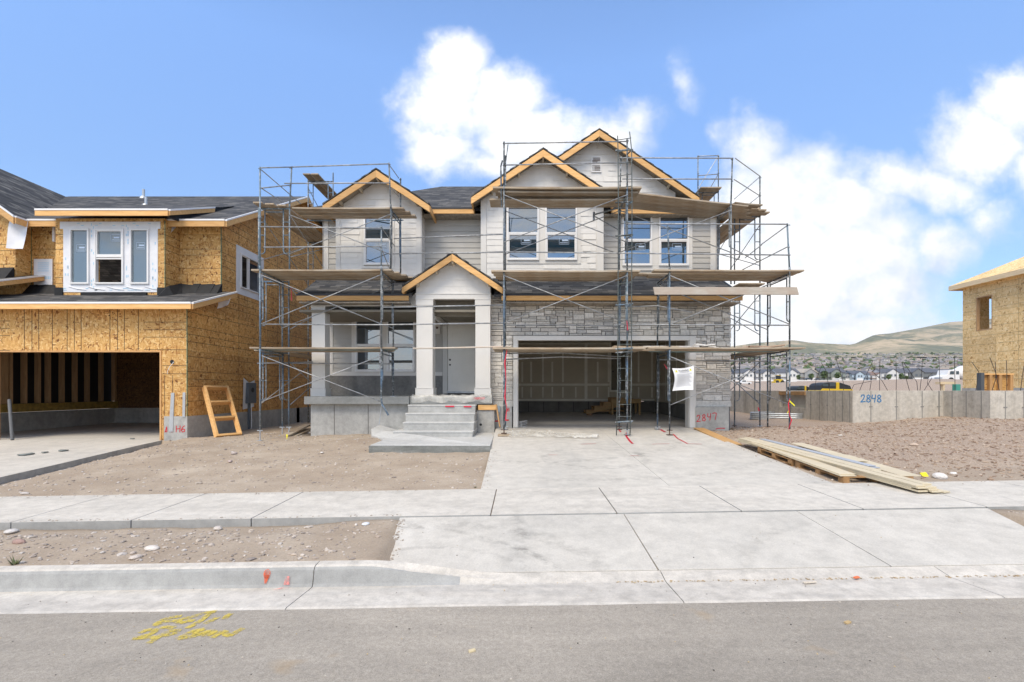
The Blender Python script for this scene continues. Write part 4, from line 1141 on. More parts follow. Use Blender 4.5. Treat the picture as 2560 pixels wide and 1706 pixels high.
    # inside of the garage: studs on the left wall, beam, back wall
    mb = MB()
    for y in (14.2, 14.7, 15.1, 15.35, 15.8, 16.25, 16.6, 17.1, 17.6, 18.1, 18.7, 19.3):
        mb.box(-16.5, -16.36, y, y+.09 if y not in (15.1, 14.7) else y+.2, -.42, 2.3)
    mb.build('stud', M['stud_wood'], H)
    mb = MB(); mb.box(-16.52, -16.34, 13.3, 19.44, -.70, -.43); mb.build('rim_beam', M['beam'], H)
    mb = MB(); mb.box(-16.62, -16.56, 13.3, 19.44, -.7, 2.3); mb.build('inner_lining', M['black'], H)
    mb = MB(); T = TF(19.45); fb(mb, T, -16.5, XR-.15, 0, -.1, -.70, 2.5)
    osb_lines(mb, T, -16.4, XR-.2, [.1, .5, .9, 1.3]); mb.build('back_wall', [M['osb_shaded'], M['ink']], H)
    mb = MB(); mb.box(-16.5, XR-.15, 13.26, 19.4, 2.20, 2.26)
    for i in range(12): mb.box(-16.4+i*.6, -16.36+i*.6, 13.3, 19.3, 1.96, 2.2)
    mb.build('ceiling_joist', M['stud_wood'], H)
    mb = MB(); ribbons(mb, TR(-16.35), [[(.5,.9),(.1,.6),(.2,.1),(.7,0),(1,.4),(.9,.9),(.4,1),(.0,.7)],[(.6,.7),(.4,.6),(.5,.5),(.65,.6),(.55,.3)]], 14.22, -.25, .22, .42, .03); mb.build('painted_mark', M['red'], H)
    # things leaning in the opening
    mb = MB(); mb.tube([(-14.25, 13.35, -.25),(-13.92, 13.12, -1.345)], .04, 10)
    tag(mb.build('grey_pipe', M['galv_pipe']), 'grey plastic pipe leaning in the left corner of the open garage', 'pipe')
M['galv_pipe'] = plain('grey_pvc', (.13,.135,.14), .6)
M['sealant'] = plain('grey_sealant', (.40,.42,.44), .7, .05, 9)
M['wrap_ink'] = plain('wrap_ink', (.40,.60,.74), .5, .03)
M['green_cap'] = plain('green_cap', (.10,.42,.16), .5)
M['beam'] = plain('laminated_beam', (.33,.22,.05), .6, .25, 6)
M['stud_wood'] = make_wood('stud_wood', (.34,.20,.10), (.52,.34,.18), 'z')
M['osb_side'] = make_osb('osb_side', [(.20,.075,.018), (.40,.18,.045), (.60,.31,.085), (.70,.39,.12), (.80,.52,.21)])
M['osb_shaded'] = make_osb('shaded_sheathing', [(.03,.012,.005), (.07,.03,.012), (.12,.055,.02), (.17,.085,.03), (.24,.13,.05)])  # back wall tones darkened: the garage's inner shade is put into the colour
neighbour()

def at_ground(px, py):
    Y = 4.0
    while Y < 25:
        p = W(px, py, Y)
        if p.z < soil(p.x, Y): break
        Y += .01
    return Vector((p.x, Y, soil(p.x, Y)))
# make the boards deep across the wall: build each as a beam whose wide side is the frame depth
def leaning_frame2():
    b0 = at_ground(540, 1094); b1 = at_ground(602, 1089)
    X = -9.0
    t0 = Vector((X, 1200*-X/(CX-508), 0)); t0.z = (CY-968)*t0.y/F
    t1 = Vector((X, 1200*-X/(CX-568), 0)); t1.z = (CY-969)*t1.y/F
    o = thing('lumber_rack', b0, 'open rack of new lumber leaning on the sheathed side wall left of the meter box', 'wooden frame')
    n = (b1-b0).cross(t0-b0).normalized()          # frame normal
    if n.x < 0: n = -n
    def bd(p, q, name):
        mb = MB(); mb.beam(p, q, .06, .15, up=n); mb.build(name, M['new_wood'], o, bevel=.003)
    s = (b1-b0).normalized()*.02
    bd(b0+s, t0+s, 'stile'); bd(b1-s, t1-s, 'stile')
    for k in (.017, .35, .67, .983): bd(b0.lerp(t0, k)+s*2.2, b1.lerp(t1, k)-s*2.2, 'rung')
leaning_frame2()
def meter():
    X = -9.13; Ym = 1200*9.13/(CX-619); 
    o = thing('electric_meter_box', (X+.05, Ym, -.7), 'dark grey electric meter box on a white backing sheet by the side wall', 'meter box')
    ya, yb = 1200*9.0/(CX-612), 1200*9.0/(CX-641)
    mb = MB(); z0, z1 = W(0,1010,16).z, W(0,958,16).z
    mb.box(X, X+.13, Ym-.16, Ym+.30, -.42, .26); mb.build('meter_housing', M['meter'], o, bevel=.01)
    mb = MB(); mb.tube([(X+.05, Ym+.0, -.42),(X+.05, Ym+.0, -1.28)], .045, 10); mb.build('conduit', M['meter'], o)
    mb = MB(); mb.tube([(X+.13, Ym+.07, .02),(X+.139, Ym+.07, .02)], .08, 16); mb.build('meter_socket', M['black'], o)
    mb = MB(); v = [(X+.012,Ym-.30,-.62),(X+.012,Ym+.36,-.55),(X+.05,Ym+.34,.36),(X+.03,Ym+.03,.26),(X+.06,Ym-.34,.42)]
    mb.add(v, [(0,1,3),(1,2,3),(0,3,4)]); mb.build('backing_sheet', M['wrap'], o)
    mb = MB(); mb.tube([(X+.1,Ym+.03,-.42),(X+.13,Ym-.0,-.9),(X+.2,Ym-.12,-1.2),(X+.22,Ym-.2,-1.26)], .009, 6); mb.build('cable', M['drip'], o)
meter()
# ---------------------------------------------------------------- main house
def ashlar(mb, a0, a1, z0, z1, T, seed, hole=None, unit=.068, tones=None):
    """random ashlar packed on a small grid, every block its own depth and tone"""
    rr = random.Random(seed); nu = max(1, round((a1-a0)/unit)); nv = max(1, round((z1-z0)/unit)); du = (a1-a0)/nu; dv = (z1-z0)/nv
    occ = [[False]*nu for _ in range(nv)]
    if hole:
        for j in range(nv):
            for i in range(nu):
                a, z = a0+(i+.5)*du, z0+(j+.5)*dv
                if hole[0] < a < hole[1] and hole[2] < z < hole[3]: occ[j][i] = True
    for j in range(nv):
        for i in range(nu):
            if occ[j][i]: continue
            h = rr.choice([1,1,1,2,2,2,3]); w = rr.choice([4,5,6,7,8,10]) if h == 1 else rr.choice([4,5,6,8,9])
            if rr.random() < .07: w = rr.choice([2,3]); h = 2
            while j+h > nv: h -= 1
            ww = 0
            while ww < w and i+ww < nu and not occ[j][i+ww]: ww += 1
            ok = False
            while h > 1 and any(occ[j+k][i+q] for k in range(h) for q in range(ww)): h -= 1
            if nu-(i+ww) == 1 and not occ[j][nu-1]: ww += 1
            for k in range(h):
                for q in range(ww):
                    if i+q < nu: occ[j+k][i+q] = True
            gp = .0075 if z0 > .3 else .005
            p, q, r, s = a0+i*du+gp, a0+min(i+ww, nu)*du-gp, z0+j*dv+gp*.8, z0+(j+h)*dv-gp*.8
            d = rr.uniform(.03, .06); t = rr.choice(tones); k = rr.uniform(.9, 1.1); t = tuple(c*k for c in t)
            e = .007; jt = lambda: rr.uniform(-.003, .003)
            back = [T(p,0,r),T(q,0,r),T(q,0,s),T(p,0,s)]
            mid = [T(p+jt(),d-e,r+jt()),T(q+jt(),d-e,r+jt()),T(q+jt(),d-e,s+jt()),T(p+jt(),d-e,s+jt())]
            top = [T(p+e*1.5,d+jt()*.8,r+e),T(q-e*1.5,d+jt()*.8,r+e),T(q-e*1.5,d+jt()*.8,s-e),T(p+e*1.5,d+jt()*.8,s-e)]
            mb.add(back+mid+top, [(0,1,5,4),(1,2,6,5),(2,3,7,6),(3,0,4,7),(4,5,9,8),(5,6,10,9),(6,7,11,10),(7,4,8,11),(8,9,10,11)], 0, t)
TONES = [(.66,.625,.565),(.61,.575,.52),(.69,.65,.59),(.57,.545,.50),(.64,.60,.54),(.49,.475,.45),(.70,.665,.61),(.54,.50,.45)]
TONES_LOW = [(.60,.575,.535),(.56,.535,.50),(.63,.60,.555),(.53,.50,.465),(.66,.64,.60),(.57,.54,.49)]
def gable_roof(H, ax, az, half, slope, y0, y1, back_z=None, th=.10, name='gable_roof', fh=.19, fth=.04, low_return=True):
    """gabled roof with its ridge running away from the street; bargeboards of new lumber and exposed lookouts"""
    mb = MB(); ez = az-half*slope
    for s in (-1, 1):
        roof_plane(mb, [(ax+s*half,y0,ez),(ax+s*half,y1,ez),(ax,y1,az),(ax,y0,az)], th)
    rf = mb.build(name, M['shingle_side'], H)
    mb = MB()   # ragged shingle edge standing a little proud of the bargeboard
    for s in (-1, 1):
        n = int(half/.14)
        for i in range(n):
            a, b = i/n, (i+1)/n; k = .012 if i % 2 else .028
            x0, x1 = ax+s*half*(1-a), ax+s*half*(1-b); za, zb = ez+(az-ez)*a, ez+(az-ez)*b
            mb.hexa([(x0,y0-.05,za-.02),(x1,y0-.05,zb-.02),(x1,y0+.3,zb-.02),(x0,y0+.3,za-.02),(x0,y0-.05,za+k),(x1,y0-.05,zb+k*.7),(x1,y0+.3,zb+k*.7),(x0,y0+.3,za+k)])
    mb.build('shingle_edge', M['shingle_side'], rf)
    for s in (-1, 1):
        mb = MB(); v0, v1 = (ax+s*half, ez), (ax, az); t = .045
        mb.hexa([(v0[0],y0-fth,v0[1]-t-fh),(v1[0],y0-fth,v1[1]-t-fh*1.1),(v1[0],y0-.002,v1[1]-t-fh*1.1),(v0[0],y0-.002,v0[1]-t-fh),(v0[0],y0-fth,v0[1]-t),(v1[0],y0-fth,v1[1]-t),(v1[0],y0-.002,v1[1]-t),(v0[0],y0-.002,v0[1]-t)])
        mb.build('bargeboard', M['new_wood'], H, bevel=.003)
        # eave fascia running back
        mb = MB(); xx = ax+s*half
        mb.box(xx-.02, xx+.02, y0, y0+1.0, ez-t-fh+.02, ez-t-.005); mb.build('fascia_board', M['new_wood'], H)
    mb = MB()
    for s in (-1, 1):    # soffit underside (weathered sheathing) and lookout blocks
        roof_plane(mb, [(ax+s*half*.985,y0+.005,ez-th-.005+.015*slope),(ax+s*half*.985,y0+.62,ez-th-.005+.015*slope),(ax,y0+.62,az-th-.005),(ax,y0+.005,az-th-.005)], .016)
    mb.build('soffit', M['soffit'], H)
    for s in (-1, 1):
        for k in (.34, .72):
            x = ax+s*half*k; z = az-half*k*slope-th-.02; mb = MB()
            mb.hexa([(x-.02,y0+.01,z-.09-s*.02*0),(x+.02,y0+.01,z-.09),(x+.02,y0+.45,z-.09),(x-.02,y0+.45,z-.09),(x-.02,y0+.01,z+s*.02*slope),(x+.02,y0+.01,z-s*.02*slope),(x+.02,y0+.45,z-s*.02*slope),(x-.02,y0+.45,z+s*.02*slope)])
            mb.build('lookout', M['soffit_light'], H)
    mb = MB(); z = az-th-.02; mb.box(ax-.025, ax+.025, y0+.01, y0+.45, z-.16, z-.01); mb.build('lookout', M['soffit_light'], H)
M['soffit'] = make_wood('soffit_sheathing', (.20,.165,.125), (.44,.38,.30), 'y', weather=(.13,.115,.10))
M['soffit_light'] = make_wood('lookout_wood', (.42,.35,.25), (.62,.54,.42), 'y')
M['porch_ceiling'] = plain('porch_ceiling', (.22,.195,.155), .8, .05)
def gable_clip(ax, az, half, slope): return lambda a: az - abs(a-ax)*slope

def main_house():
    H = thing('house', (0, 14, -1.1), 'two-storey house under construction with white and grey siding, stone-clad garage and scaffolding round it', 'house')
    XL, XR = -6.26, 6.08
    YU = 15.2
    # ---- foundation and porch
    mb = MB()
    mb.box(-5.80, -2.98, 13.2, 13.4, -1.6, -.37); mb.box(-5.80, -5.60, 13.4, 15.3, -1.6, -.37)
    f1 = mb.build('foundation', M['foundation'], H, bevel=.004); mb = MB()
    for a in (-5.15, -4.22): mb.tube([(a,13.195,-1.4),(a,13.195,-.38)], .012, 5)
    mb.build('form_joint', M['foundation_dark'], f1); mb = MB(); mb.box(-.82, -.27, 13.42, 13.62, -1.6, -.452); mb.build('foundation', M['foundation'], H, bevel=.004); mb = MB()
    mb.box(4.88, 5.80, 13.42, 13.62, -1.6, -.452); mb.box(5.6, 5.80, 13.62, 22, -1.6, -.452)
    fo = mb.build('foundation', M['foundation'], H, bevel=.004)
    mb = MB(); T = TF(13.42)
    X2847 = W(1741,0,13.42).x
    paint_text(mb, T, '2847', X2847+.01, W(0,1055,13.42).z, .185, .022, gap=1.28, slope=.022)
    ribbons(mb, T, [[(0,0),(.3,.5),(.7,.6),(1,.5)]], W(1790,0,13.42).x, W(0,1073,13.42).z, .24, .04, .024); mb.build('painted_number', M['red'], fo)
    mb = MB(); ribbons(mb, T, [[(0,0),(.1,.9)],[(.2,.8),(.3,.1),(.35,.9)],[(.5,0),(.6,1),(.9,.9),(.95,.1)],[(.5,.5),(.9,.5)]], -.42, W(0,1030,13.42).z, .08, .1, .012)
    ribbons(mb, T, [[(0,.5),(1,.6)]], -.75, W(0,1056,13.42).z, .1, .06, .04); ribbons(mb, T, [[(0,.5),(1,.6)]], -.5, W(0,1054,13.42).z, .13, .06, .04); mb.build('painted_mark', M['red'], fo)
    # porch slab with its thick poured edge
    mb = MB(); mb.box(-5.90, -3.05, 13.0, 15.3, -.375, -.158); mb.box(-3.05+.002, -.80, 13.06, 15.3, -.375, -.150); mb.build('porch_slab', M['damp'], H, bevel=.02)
    # back wall of the porch
    YP = 15.3; T = TF(YP); zc = W(0, 940, YP).z
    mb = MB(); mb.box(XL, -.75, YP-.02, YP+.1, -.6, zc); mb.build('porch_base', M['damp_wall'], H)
    win = [(W(889,0,YP).x, W(955,0,YP).x), (W(968,0,YP).x, W(1038,0,YP).x)]
    wz0, wz1 = W(0,930,YP).z, W(0,796,YP).z
    mb = MB(); mb.box(XL, -.75, YP, YP+.15, zc, 2.8)
    lap_siding(mb, T, XL+.1, win[0][0]-.12, zc+.1, 2.6, .155, .016); lap_siding(mb, T, W(1084,0,YP).x, W(1106,0,YP).x, W(0,930,YP).z, 2.6, .155, .016)
    lap_siding(mb, T, W(1195,0,YP).x, -.8, -.1, 2.6, .155, .016)
    mb.build('porch_wall', M['grey_siding'], H)
    mb = MB()
    fb(mb, T, W(824,0,YP).x, W(833,0,YP).x, 0, .03, zc, 2.6)
    fb(mb, T, W(833,0,YP).x, W(1041,0,YP).x, .0, .028, zc, wz0)
    fb(mb, T, W(1082,0,YP).x, W(1106,0,YP).x, .0, .028, zc, zc+.12)
    fb(mb, T, win[0][0]-.12, win[0][0], .0, .03, wz0, wz1+.0); fb(mb, T, win[0][1], win[1][0], 0, .03, wz0, wz1); fb(mb, T, win[1][1], win[1][1]+.1, 0, .03, wz0, wz1)
    fb(mb, T, win[0][0]-.16, win[1][1]+.14, 0, .042, wz1, wz1+.16)
    mb.build('trim_board', M['trim'], H, bevel=.003)
    for i, (a, b) in enumerate(win): window(H, T, a, b, wz0, wz1, .035, .5, 'glass', None)
    # entrance door
    da, db = W(1120,0,YP).x, W(1196,0,YP).x; dz0, dz1 = -.02, W(0,785,YP).z
    mb = MB(); fb(mb, T, da-.16, da-.01, 0, .05, -.1, dz1+.12); fb(mb, T, da-.01, db+.16, 0, .05, dz1+.01, dz1+.12); fb(mb, T, db+.01, db+.16, 0, .05, -.1, dz1+.01)
    mb.build('door_frame', M['door_trim'], H, bevel=.004)
    mb = MB(); fb(mb, T, da, db, .023, .035, dz0, dz1)
    def raised(a0, a1, z0, z1, w=.012):
        fb(mb, T, a0, a1, .035, .042, z0, z0+w); fb(mb, T, a0, a1, .035, .042, z1-w, z1); fb(mb, T, a0, a0+w, .035, .0415, z0+w, z1-w); fb(mb, T, a1-w, a1, .035, .0415, z0+w, z1-w)
    wdt = db-da; raised(da+.14*wdt, db-.14*wdt, dz1-.50, dz1-.10); 
    raised(da+.14*wdt, da+.46*wdt, dz0+.25, dz1-.62); raised(da+.54*wdt, db-.14*wdt, dz0+.25, dz1-.62)
    dr = mb.build('front_door', M['door_paint'], H, bevel=.002)
    mb = MB(); mb.tube([T(da+.07,.035,.98),T(da+.07,.045,.98)], .03, 12); mb.tube([T(da+.07,.035,.82),T(da+.07,.045,.82)], .028, 12); mb.build('door_hole', M['black'], dr)
    mb = MB(); fb(mb, T, da-.02, db+.02, -.02, .08, -.08, -.02); mb.build('door_sill', M['galv'], H)
    mb = MB(); c = W(1093, 822, YP); fb(mb, T, c.x-.10, c.x+.10, .02, .04, c.z-.17, c.z+.16); mb.build('lamp_plate', M['trim'], H)
    mb = MB(); mb.tube([(c.x,YP-.04,c.z+.02),(c.x,YP-.06,c.z+.02)], .035, 12); mb.build('lamp_box', M['rust'], H)
    # porch ceiling and beams
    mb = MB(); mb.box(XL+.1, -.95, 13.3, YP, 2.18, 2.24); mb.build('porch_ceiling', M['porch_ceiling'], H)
    mb = MB()
    T = TF(13.42); zb0, zb1 = W(0,766,13.4).z, W(0,738,13.4).z
    mb.box(-5.88, -2.93, 13.40, 13.74, zb0, zb1+.04); mb.box(-5.88, -5.54, 13.74, YP, zb0+.01, zb1)
    mb.box(-2.5, -2.42, 13.6, YP, 2.05, 2.2)
    mb.build('porch_beam', M['trim'], H, bevel=.003)
    # columns
    def col(x0, x1, y0, y1, z0, z1, cap):
        mb = MB(); mb.box(x0, x1, y0, y1, z0, z1)
        o = mb.build('column', M['trim'], H, bevel=.004)
        mb = MB(); e = .025; mb.box(x0-e, x1+e, y0-e, y1+e, z0+.001, z0+.21); mb.box(x0-e-.012, x1+e+.012, y0-e-.012, y1+e+.012, z0+.21, z0+.225)
        mb.build('column_base', M['trim'], o, bevel=.004)
        mb = MB(); mb.box(x0-e*.5, x1+e*.5, y0-e*.5, y1+e*.5, z1-cap, z1-.001); mb.box(x0-e, x1+e, y0-e, y1+e, z1-.02, z1)
        mb.build('column_cap', M['trim'], o, bevel=.004)
        return o
    col(-5.86, -5.49, 13.4, 13.75, -.158, zb0, .12)
    y0 = 13.18; zt = W(0,748,y0).z
    col(W(1041,0,y0).x, W(1081.5,0,y0).x, y0, y0+.42, -.15, zt, .17)
    col(W(1188.5,0,y0).x, W(1225.5,0,y0).x, y0, y0+.42, -.15, zt, .17)
    # small column behind (half-post against the porch wall)
    mb = MB(); mb.box(W(955,0,14.9).x, W(972,0,14.9).x, 14.75, 15.1, -.15, 1.0); 
    # entry gable
    ex0, ex1 = W(1040.5,0,13.2).x, W(1226,0,13.2).x; eax, eaz, ehalf, esl = W(1131,0,12.9).x, W(0,632,12.9).z, 1.34, .67
    zl = W(0,735,13.2).z
    mb = MB(); cl = gable_clip(eax, eaz-.125, ehalf, esl)
    mb.prism([(ex0, zt),(ex1, zt),(ex1, cl(ex1)),(eax, eaz-.125),(ex0, cl(ex0))], 'y', 13.2, 13.34)
    shake_siding(mb, TF(13.2), ex0+.003, ex1-.003, zl+.01, 4.0, .185, 0, 0, 4, clip=cl)
    mb.build('entry_gable_wall', M['shake'], H)
    mb = MB(); fb(mb, TF(13.2), ex0-.01, ex1+.01, 0, .03, zt, zl-.02); fb(mb, TF(13.2), ex0-.02, ex1+.02, 0, .045, zl-.02, zl+.01)
    mb.box(ex0, ex0+.12, 13.34, 14.4, zt, zl+.3); mb.box(ex1-.12, ex1, 13.34, 13.7, zt, zl+.3)
    mb.build('entry_beam', M['trim'], H, bevel=.003)
    mb = MB(); mb.box(ex0+.1, ex1-.1, 13.34, 15.2, zt+.12, zt+.16); mb.build('porch_ceiling', M['porch_ceiling'], H)
    mb = MB(); mb.box(ex0+.12, ex1-.12, 13.60, 13.68, 2.10, zt+.13); mb.build('porch_ceiling', M['porch_ceiling'], H)
    gable_roof(H, eax, eaz, ehalf, esl, 12.9, 14.75, name='entry_roof', fh=.16)
    # ---- garage block with stone
    YG = 13.6; T = TF(YG); GX0, GX1 = W(1227,0,YG).x, W(1823,0,YG).x
    ox0, ox1 = W(1294,0,13.55).x, W(1722,0,13.55).x; oz1 = W(0,852,13.55).z
    tx0, tx1, tz1 = W(1283,0,13.5).x, W(1739,0,13.5).x, W(0,840,13.5).z
    GZ1 = W(0,741,YG).z+.05
    mb = MB(); wall_holes(mb, T, GX0, GX1, -.48, GZ1, [(ox0-.05, ox1+.05, -2, oz1+.03)], .2)
    mb.box(GX1-.2, GX1-.001, YG+.2, 21, -.5, GZ1)
    mb.build('garage_wall', M['mortar_dark'], H)
    mb = MB(); zm = .60
    ashlar(mb, GX0, GX1, tz1+.02, GZ1-.02, T, 11, None, .054, TONES)
    ashlar(mb, GX0, tx0-.01, zm, tz1+.02, T, 12, None, .054, TONES); ashlar(mb, tx1+.01, GX1, zm, tz1+.02, T, 13, None, .054, TONES)
    ashlar(mb, GX0, tx0-.01, -.28, zm, T, 14, None, .054, TONES_LOW); ashlar(mb, tx1+.01, GX1, -.28, zm, T, 15, None, .054, TONES_LOW)
    TRt = TR(GX1)
    ashlar(mb, YG-.02, YG+.5, zm, GZ1, TRt, 16, None, .054, TONES); ashlar(mb, YG-.02, YG+.5, -.45, zm, TRt, 17, None, .054, TONES_LOW)
    fb(mb, T, GX0, tx0-.012, 0, .06, -.45, -.285, 0, (.60,.58,.54)); fb(mb, T, tx1+.012, GX1+.02, 0, .06, -.45, -.285, 0, (.62,.60,.56))
    mb.build('stone_cladding', M['stone'], H)
    mb = MB(); fb(mb, T, GX0, tx0, 0, .014, -.45, zm); fb(mb, T, tx1, GX1-.004, 0, .014, -.45, zm); mb.build('mortar_bed', M['mortar'], H)
    mb = MB()
    mb.box(tx0, ox0, 13.46, 13.62, -1.04, tz1); mb.box(ox1, tx1, 13.46, 13.62, -1.04, tz1); mb.box(ox0, ox1, 13.462, 13.62, oz1, tz1)
    mb.box(ox0-.001, ox0+.02, 13.5, 13.8, -1.04, oz1); mb.box(ox1-.02, ox1+.001, 13.5, 13.8, -1.04, oz1)
    mb.build('garage_door_trim', M['trim'], H, bevel=.004)
    # garage interior
    gb = 20.0; gl, gr = GX0+.15, 5.55
    mb = MB(); mb.hexa([(gl,13.43,-1.3),(gr,13.43,-1.3),(gr,gb,-1.3),(gl,gb,-1.3),(gl,13.43,-1.047),(gr,13.43,-1.047),(gr,gb,-.90),(gl,gb,-.90)]); mb.build('garage_floor', M['garage_floor'], H)
    zs = W(0,1003,gb).z
    mb = MB(); mb.box(gl, gr, gb, gb+.1, zs, 2.5); mb.box(gr, gr+.05, 13.8, gb, -.45, 2.5); mb.box(gl-.05, gl, 13.8, gb, zs, 2.5); mb.box(gl, gr, 13.8, gb, 2.0, 2.05)
    mb.build('garage_lining', M['drywall'], H)
    mb = MB(); T2 = TF(gb)
    for z, w in ((zs+.05, .07), (W(0,962,gb).z, .09), (1.95, .05)): fb(mb, T2, gl, gr, 0, .004, z-w/2, z+w/2)
    rr = random.Random(2)
    for px in range(1302, 1700, 27):
        a = W(px+rr.uniform(-4,4),0,gb).x; lo = W(0,962,gb).z+.1; top = rr.choice([1.2, 1.6, 1.9]); 
        if rr.random() < .85: fb(mb, T2, a-.035, a+.035, 0, .003, lo, top)
        fb(mb, T2, a-.03, a+.03, 0, .003, zs+.14, W(0,962,gb).z-.1)
    for a in (W(1465,0,gb).x, W(1655,0,gb).x): fb(mb, T2, a-.06, a+.06, 0, .005, zs, 1.95)
    for y in (14.6, 15.9, 17.2, 18.5): mb.box(gr-.004, gr, y-.04, y+.04, -.4, 2.0)
    mb.box(gr-.005, gr, 13.8, gb, .2, .3)
    mb.build('joint_compound', M['drywall_tape'], H)
    mb = MB(); mb.box(gl, gr, gb-.02, gb+.1, -1.1, zs-.02); mb.box(gr-.02, gr+.05, 13.8, gb-.02, -1.1, -.47)
    for px in (1321, 1359, 1397, 1434, 1471): a = W(px,0,gb).x; mb.box(a-.01, a+.01, gb-.026, gb-.02, -.95, zs-.03, 1)
    mb.build('stem_wall', [M['stem'], M['black']], H)
    # inner door
    a, b = W(1528,0,gb).x, W(1568,0,gb).x; zt2, zb2 = W(0,857,gb).z, W(0,980,gb).z
    mb = MB(); ring(mb, T2, a-.07, b+.07, zb2, zt2+.07, .07, 0, .03); mb.build('inner_door_frame', M['drywall_tape'], H)
    mb = MB(); fb(mb, T2, a, b, .0, .015, zb2, zt2); d2 = mb.build('inner_door', M['inner_door'], H)
    mb = MB(); mb.tube([T2(a+.07,.015,.8),T2(a+.07,.03,.8)], .03, 10); mb.build('door_hole', M['black'], d2)
    # white offcuts just inside the left jamb come later as separate things
    # ---- skirt roof over porch and garage
    ey, ez = 13.1, W(0,737,13.1).z; wy, wz = 14.62, W(0,697,14.62).z
    k = (wz-ez)/(wy-ey); zf = lambda y: ez+(y-ey)*k
    xl, xr = W(745,0,ey).x, W(1870,0,ey).x
    xr = 6.0
    mb = MB(); roof_plane(mb, [(xl,ey,ez),(eax-1.14,ey,ez),(eax-1.14,YU+.05,zf(YU+.05)),(XL+.02,YU+.05,zf(YU+.05))], .07)
    roof_plane(mb, [(eax+1.1,ey,ez),(xr,ey,ez),(xr,YU+.05,zf(YU+.05)),(eax+1.1,YU+.05,zf(YU+.05))], .07)
    roof_plane(mb, [(eax-1.14,13.9,zf(13.9)),(eax+1.1,13.9,zf(13.9)),(eax+1.1,YU+.05,zf(YU+.05)),(eax-1.14,YU+.05,zf(YU+.05))], .07)
    mb.build('skirt_roof', M['shingle'], H)
    e1 = W(1022,0,ey).x; e2 = W(1254,0,ey).x
    edge(H, (xl,ey,ez), (e1,ey,ez), (0,-1,0), .13, 'drip_black'); edge(H, (e2,ey,ez), (1.3,ey,ez), (0,-1,0), .13, 'drip_black'); edge(H, (1.302,ey,ez), (xr,ey,ez), (0,-1,0), .13, 'drip_black')
    edge(H, (xl,ey,ez), (xl+.06,YU,zf(YU)-.1), (-1,0,0), .13, 'drip_black'); edge(H, (xr,ey,ez), (xr,YU,zf(YU)), (1,0,0), .13, 'drip_black')
    mb = MB(); mb.box(xl+.02, e1, ey+.01, 13.7, ez-.23, ez-.19); mb.box(e2, xr-.02, ey+.01, 13.65, ez-.23, ez-.19); mb.build('soffit', M['soffit'], H)
    # ---- upper storey, recessed walls
    T = TF(YU); eave_y, eave_z = 14.75, W(0,521,14.75).z
    ra = [(W(1427+0,0,14.9).x, W(1480,0,14.9).x)]
    YR = 15.05; TRr = TF(YR)
    bx0, bx1 = -1.23, 2.48
    zr0 = zf(YU)-.05
    # left strip and middle
    mb = MB(); mb.box(XL, 2.4, YU, YU+.14, zr0, eave_z); mb.box(2.4, XR, YR, YR+.14, zr0, eave_z+.3)
    lap_siding(mb, T, XL+.16, -5.5, zr0, eave_z, .172, .02); lap_siding(mb, T, -3.15+.03, bx0, zr0, eave_z, .172, .02)
    wr = [(W(1555,0,YR).x, W(1629,0,YR).x), (W(1646,0,YR).x, W(1721,0,YR).x)]
    wzb, wzt = W(0,666,YR).z, W(0,537,YR).z
    lap_siding(mb, TRr, 2.4, wr[0][0]-.12, zr0, eave_z, .168, .02); lap_siding(mb, TRr, wr[1][1]+.13, XR-.17, zr0, eave_z, .168, .02)
    mb.box(XL, XL+.14, YU+.14, 25, zr0-1.5, eave_z); mb.box(XR-.14, XR, YR+.14, 25, zr0-1.5, eave_z)
    mb.box(XL, XL+.14, YP+.15, 25, -1.2, zr0); mb.box(XL, XR, 24.9, 25, -1.2, eave_z)
    lap_siding(mb, TR(XR), YR+.1, 25, 2.8, eave_z, .168, .02); lap_siding(mb, TL(XL), YU+.1, 25, -.6, eave_z, .168, .02)
    mb.build('grey_wall', M['grey_siding'], H)
    mb = MB()
    fb(mb, T, XL-.02, XL+.15, 0, .03, zr0, eave_z); fb(mb, T, -5.64-.12, -5.5, 0, .028, zr0, eave_z) if False else None
    mb.box(XL-.03, XL, YU-.03, YU+.12, zr0, eave_z)
    fb(mb, TRr, XR-.17, XR+.02, 0, .03, zr0, eave_z); mb.box(XR, XR+.03, YR-.03, YR+.12, zr0, eave_z)
    fb(mb, TRr, wr[0][0]-.12, wr[0][0], 0, .03, wzb-.14, wzt); fb(mb, TRr, wr[0][1], wr[1][0], 0, .03, wzb, wzt); fb(mb, TRr, wr[1][1], wr[1][1]+.12, 0, .03, wzb-.14, wzt)
    fb(mb, TRr, wr[0][0], wr[1][1], 0, .028, wzb-.14, wzb); fb(mb, TRr, wr[0][0]-.15, wr[1][1]+.16, 0, .04, wzt, wzt+.16)
    mb.build('trim_board', M['trim'], H, bevel=.003)
    for a, b in wr: window(H, TRr, a, b, wzb, wzt, .035, .5, 'glass', (a+.42, wzb+.48, .30, .22))
    # ---- right bay
    YB = 14.6; T = TF(YB); wb = [(W(1268,0,YB).x, W(1347,0,YB).x), (W(1363,0,YB).x, W(1442,0,YB).x)]; bz0, bz1 = W(0,652,YB).z, W(0,518,YB).z
    gax, gaz, gh, gs = .64, W(0,372,14.2).z, 2.12, .665
    cl = gable_clip(gax, gaz-.125, gh, gs)
    zb = W(0,697,YB).z
    mb = MB(); mb.prism([(bx0,zb-.05),(bx1,zb-.05),(bx1,cl(bx1)),(gax,gaz-.125),(bx0,cl(bx0))], 'y', YB, YB+.14); mb.box(bx0, bx0+.14, YB+.14, YU+.1, zb-.2, cl(bx0)); mb.box(bx1-.14, bx1, YB+.14, YU, zb-.2, cl(bx1))
    hl = (wb[0][0]-.1, wb[1][1]+.12, bz0-.10, bz1+.1)
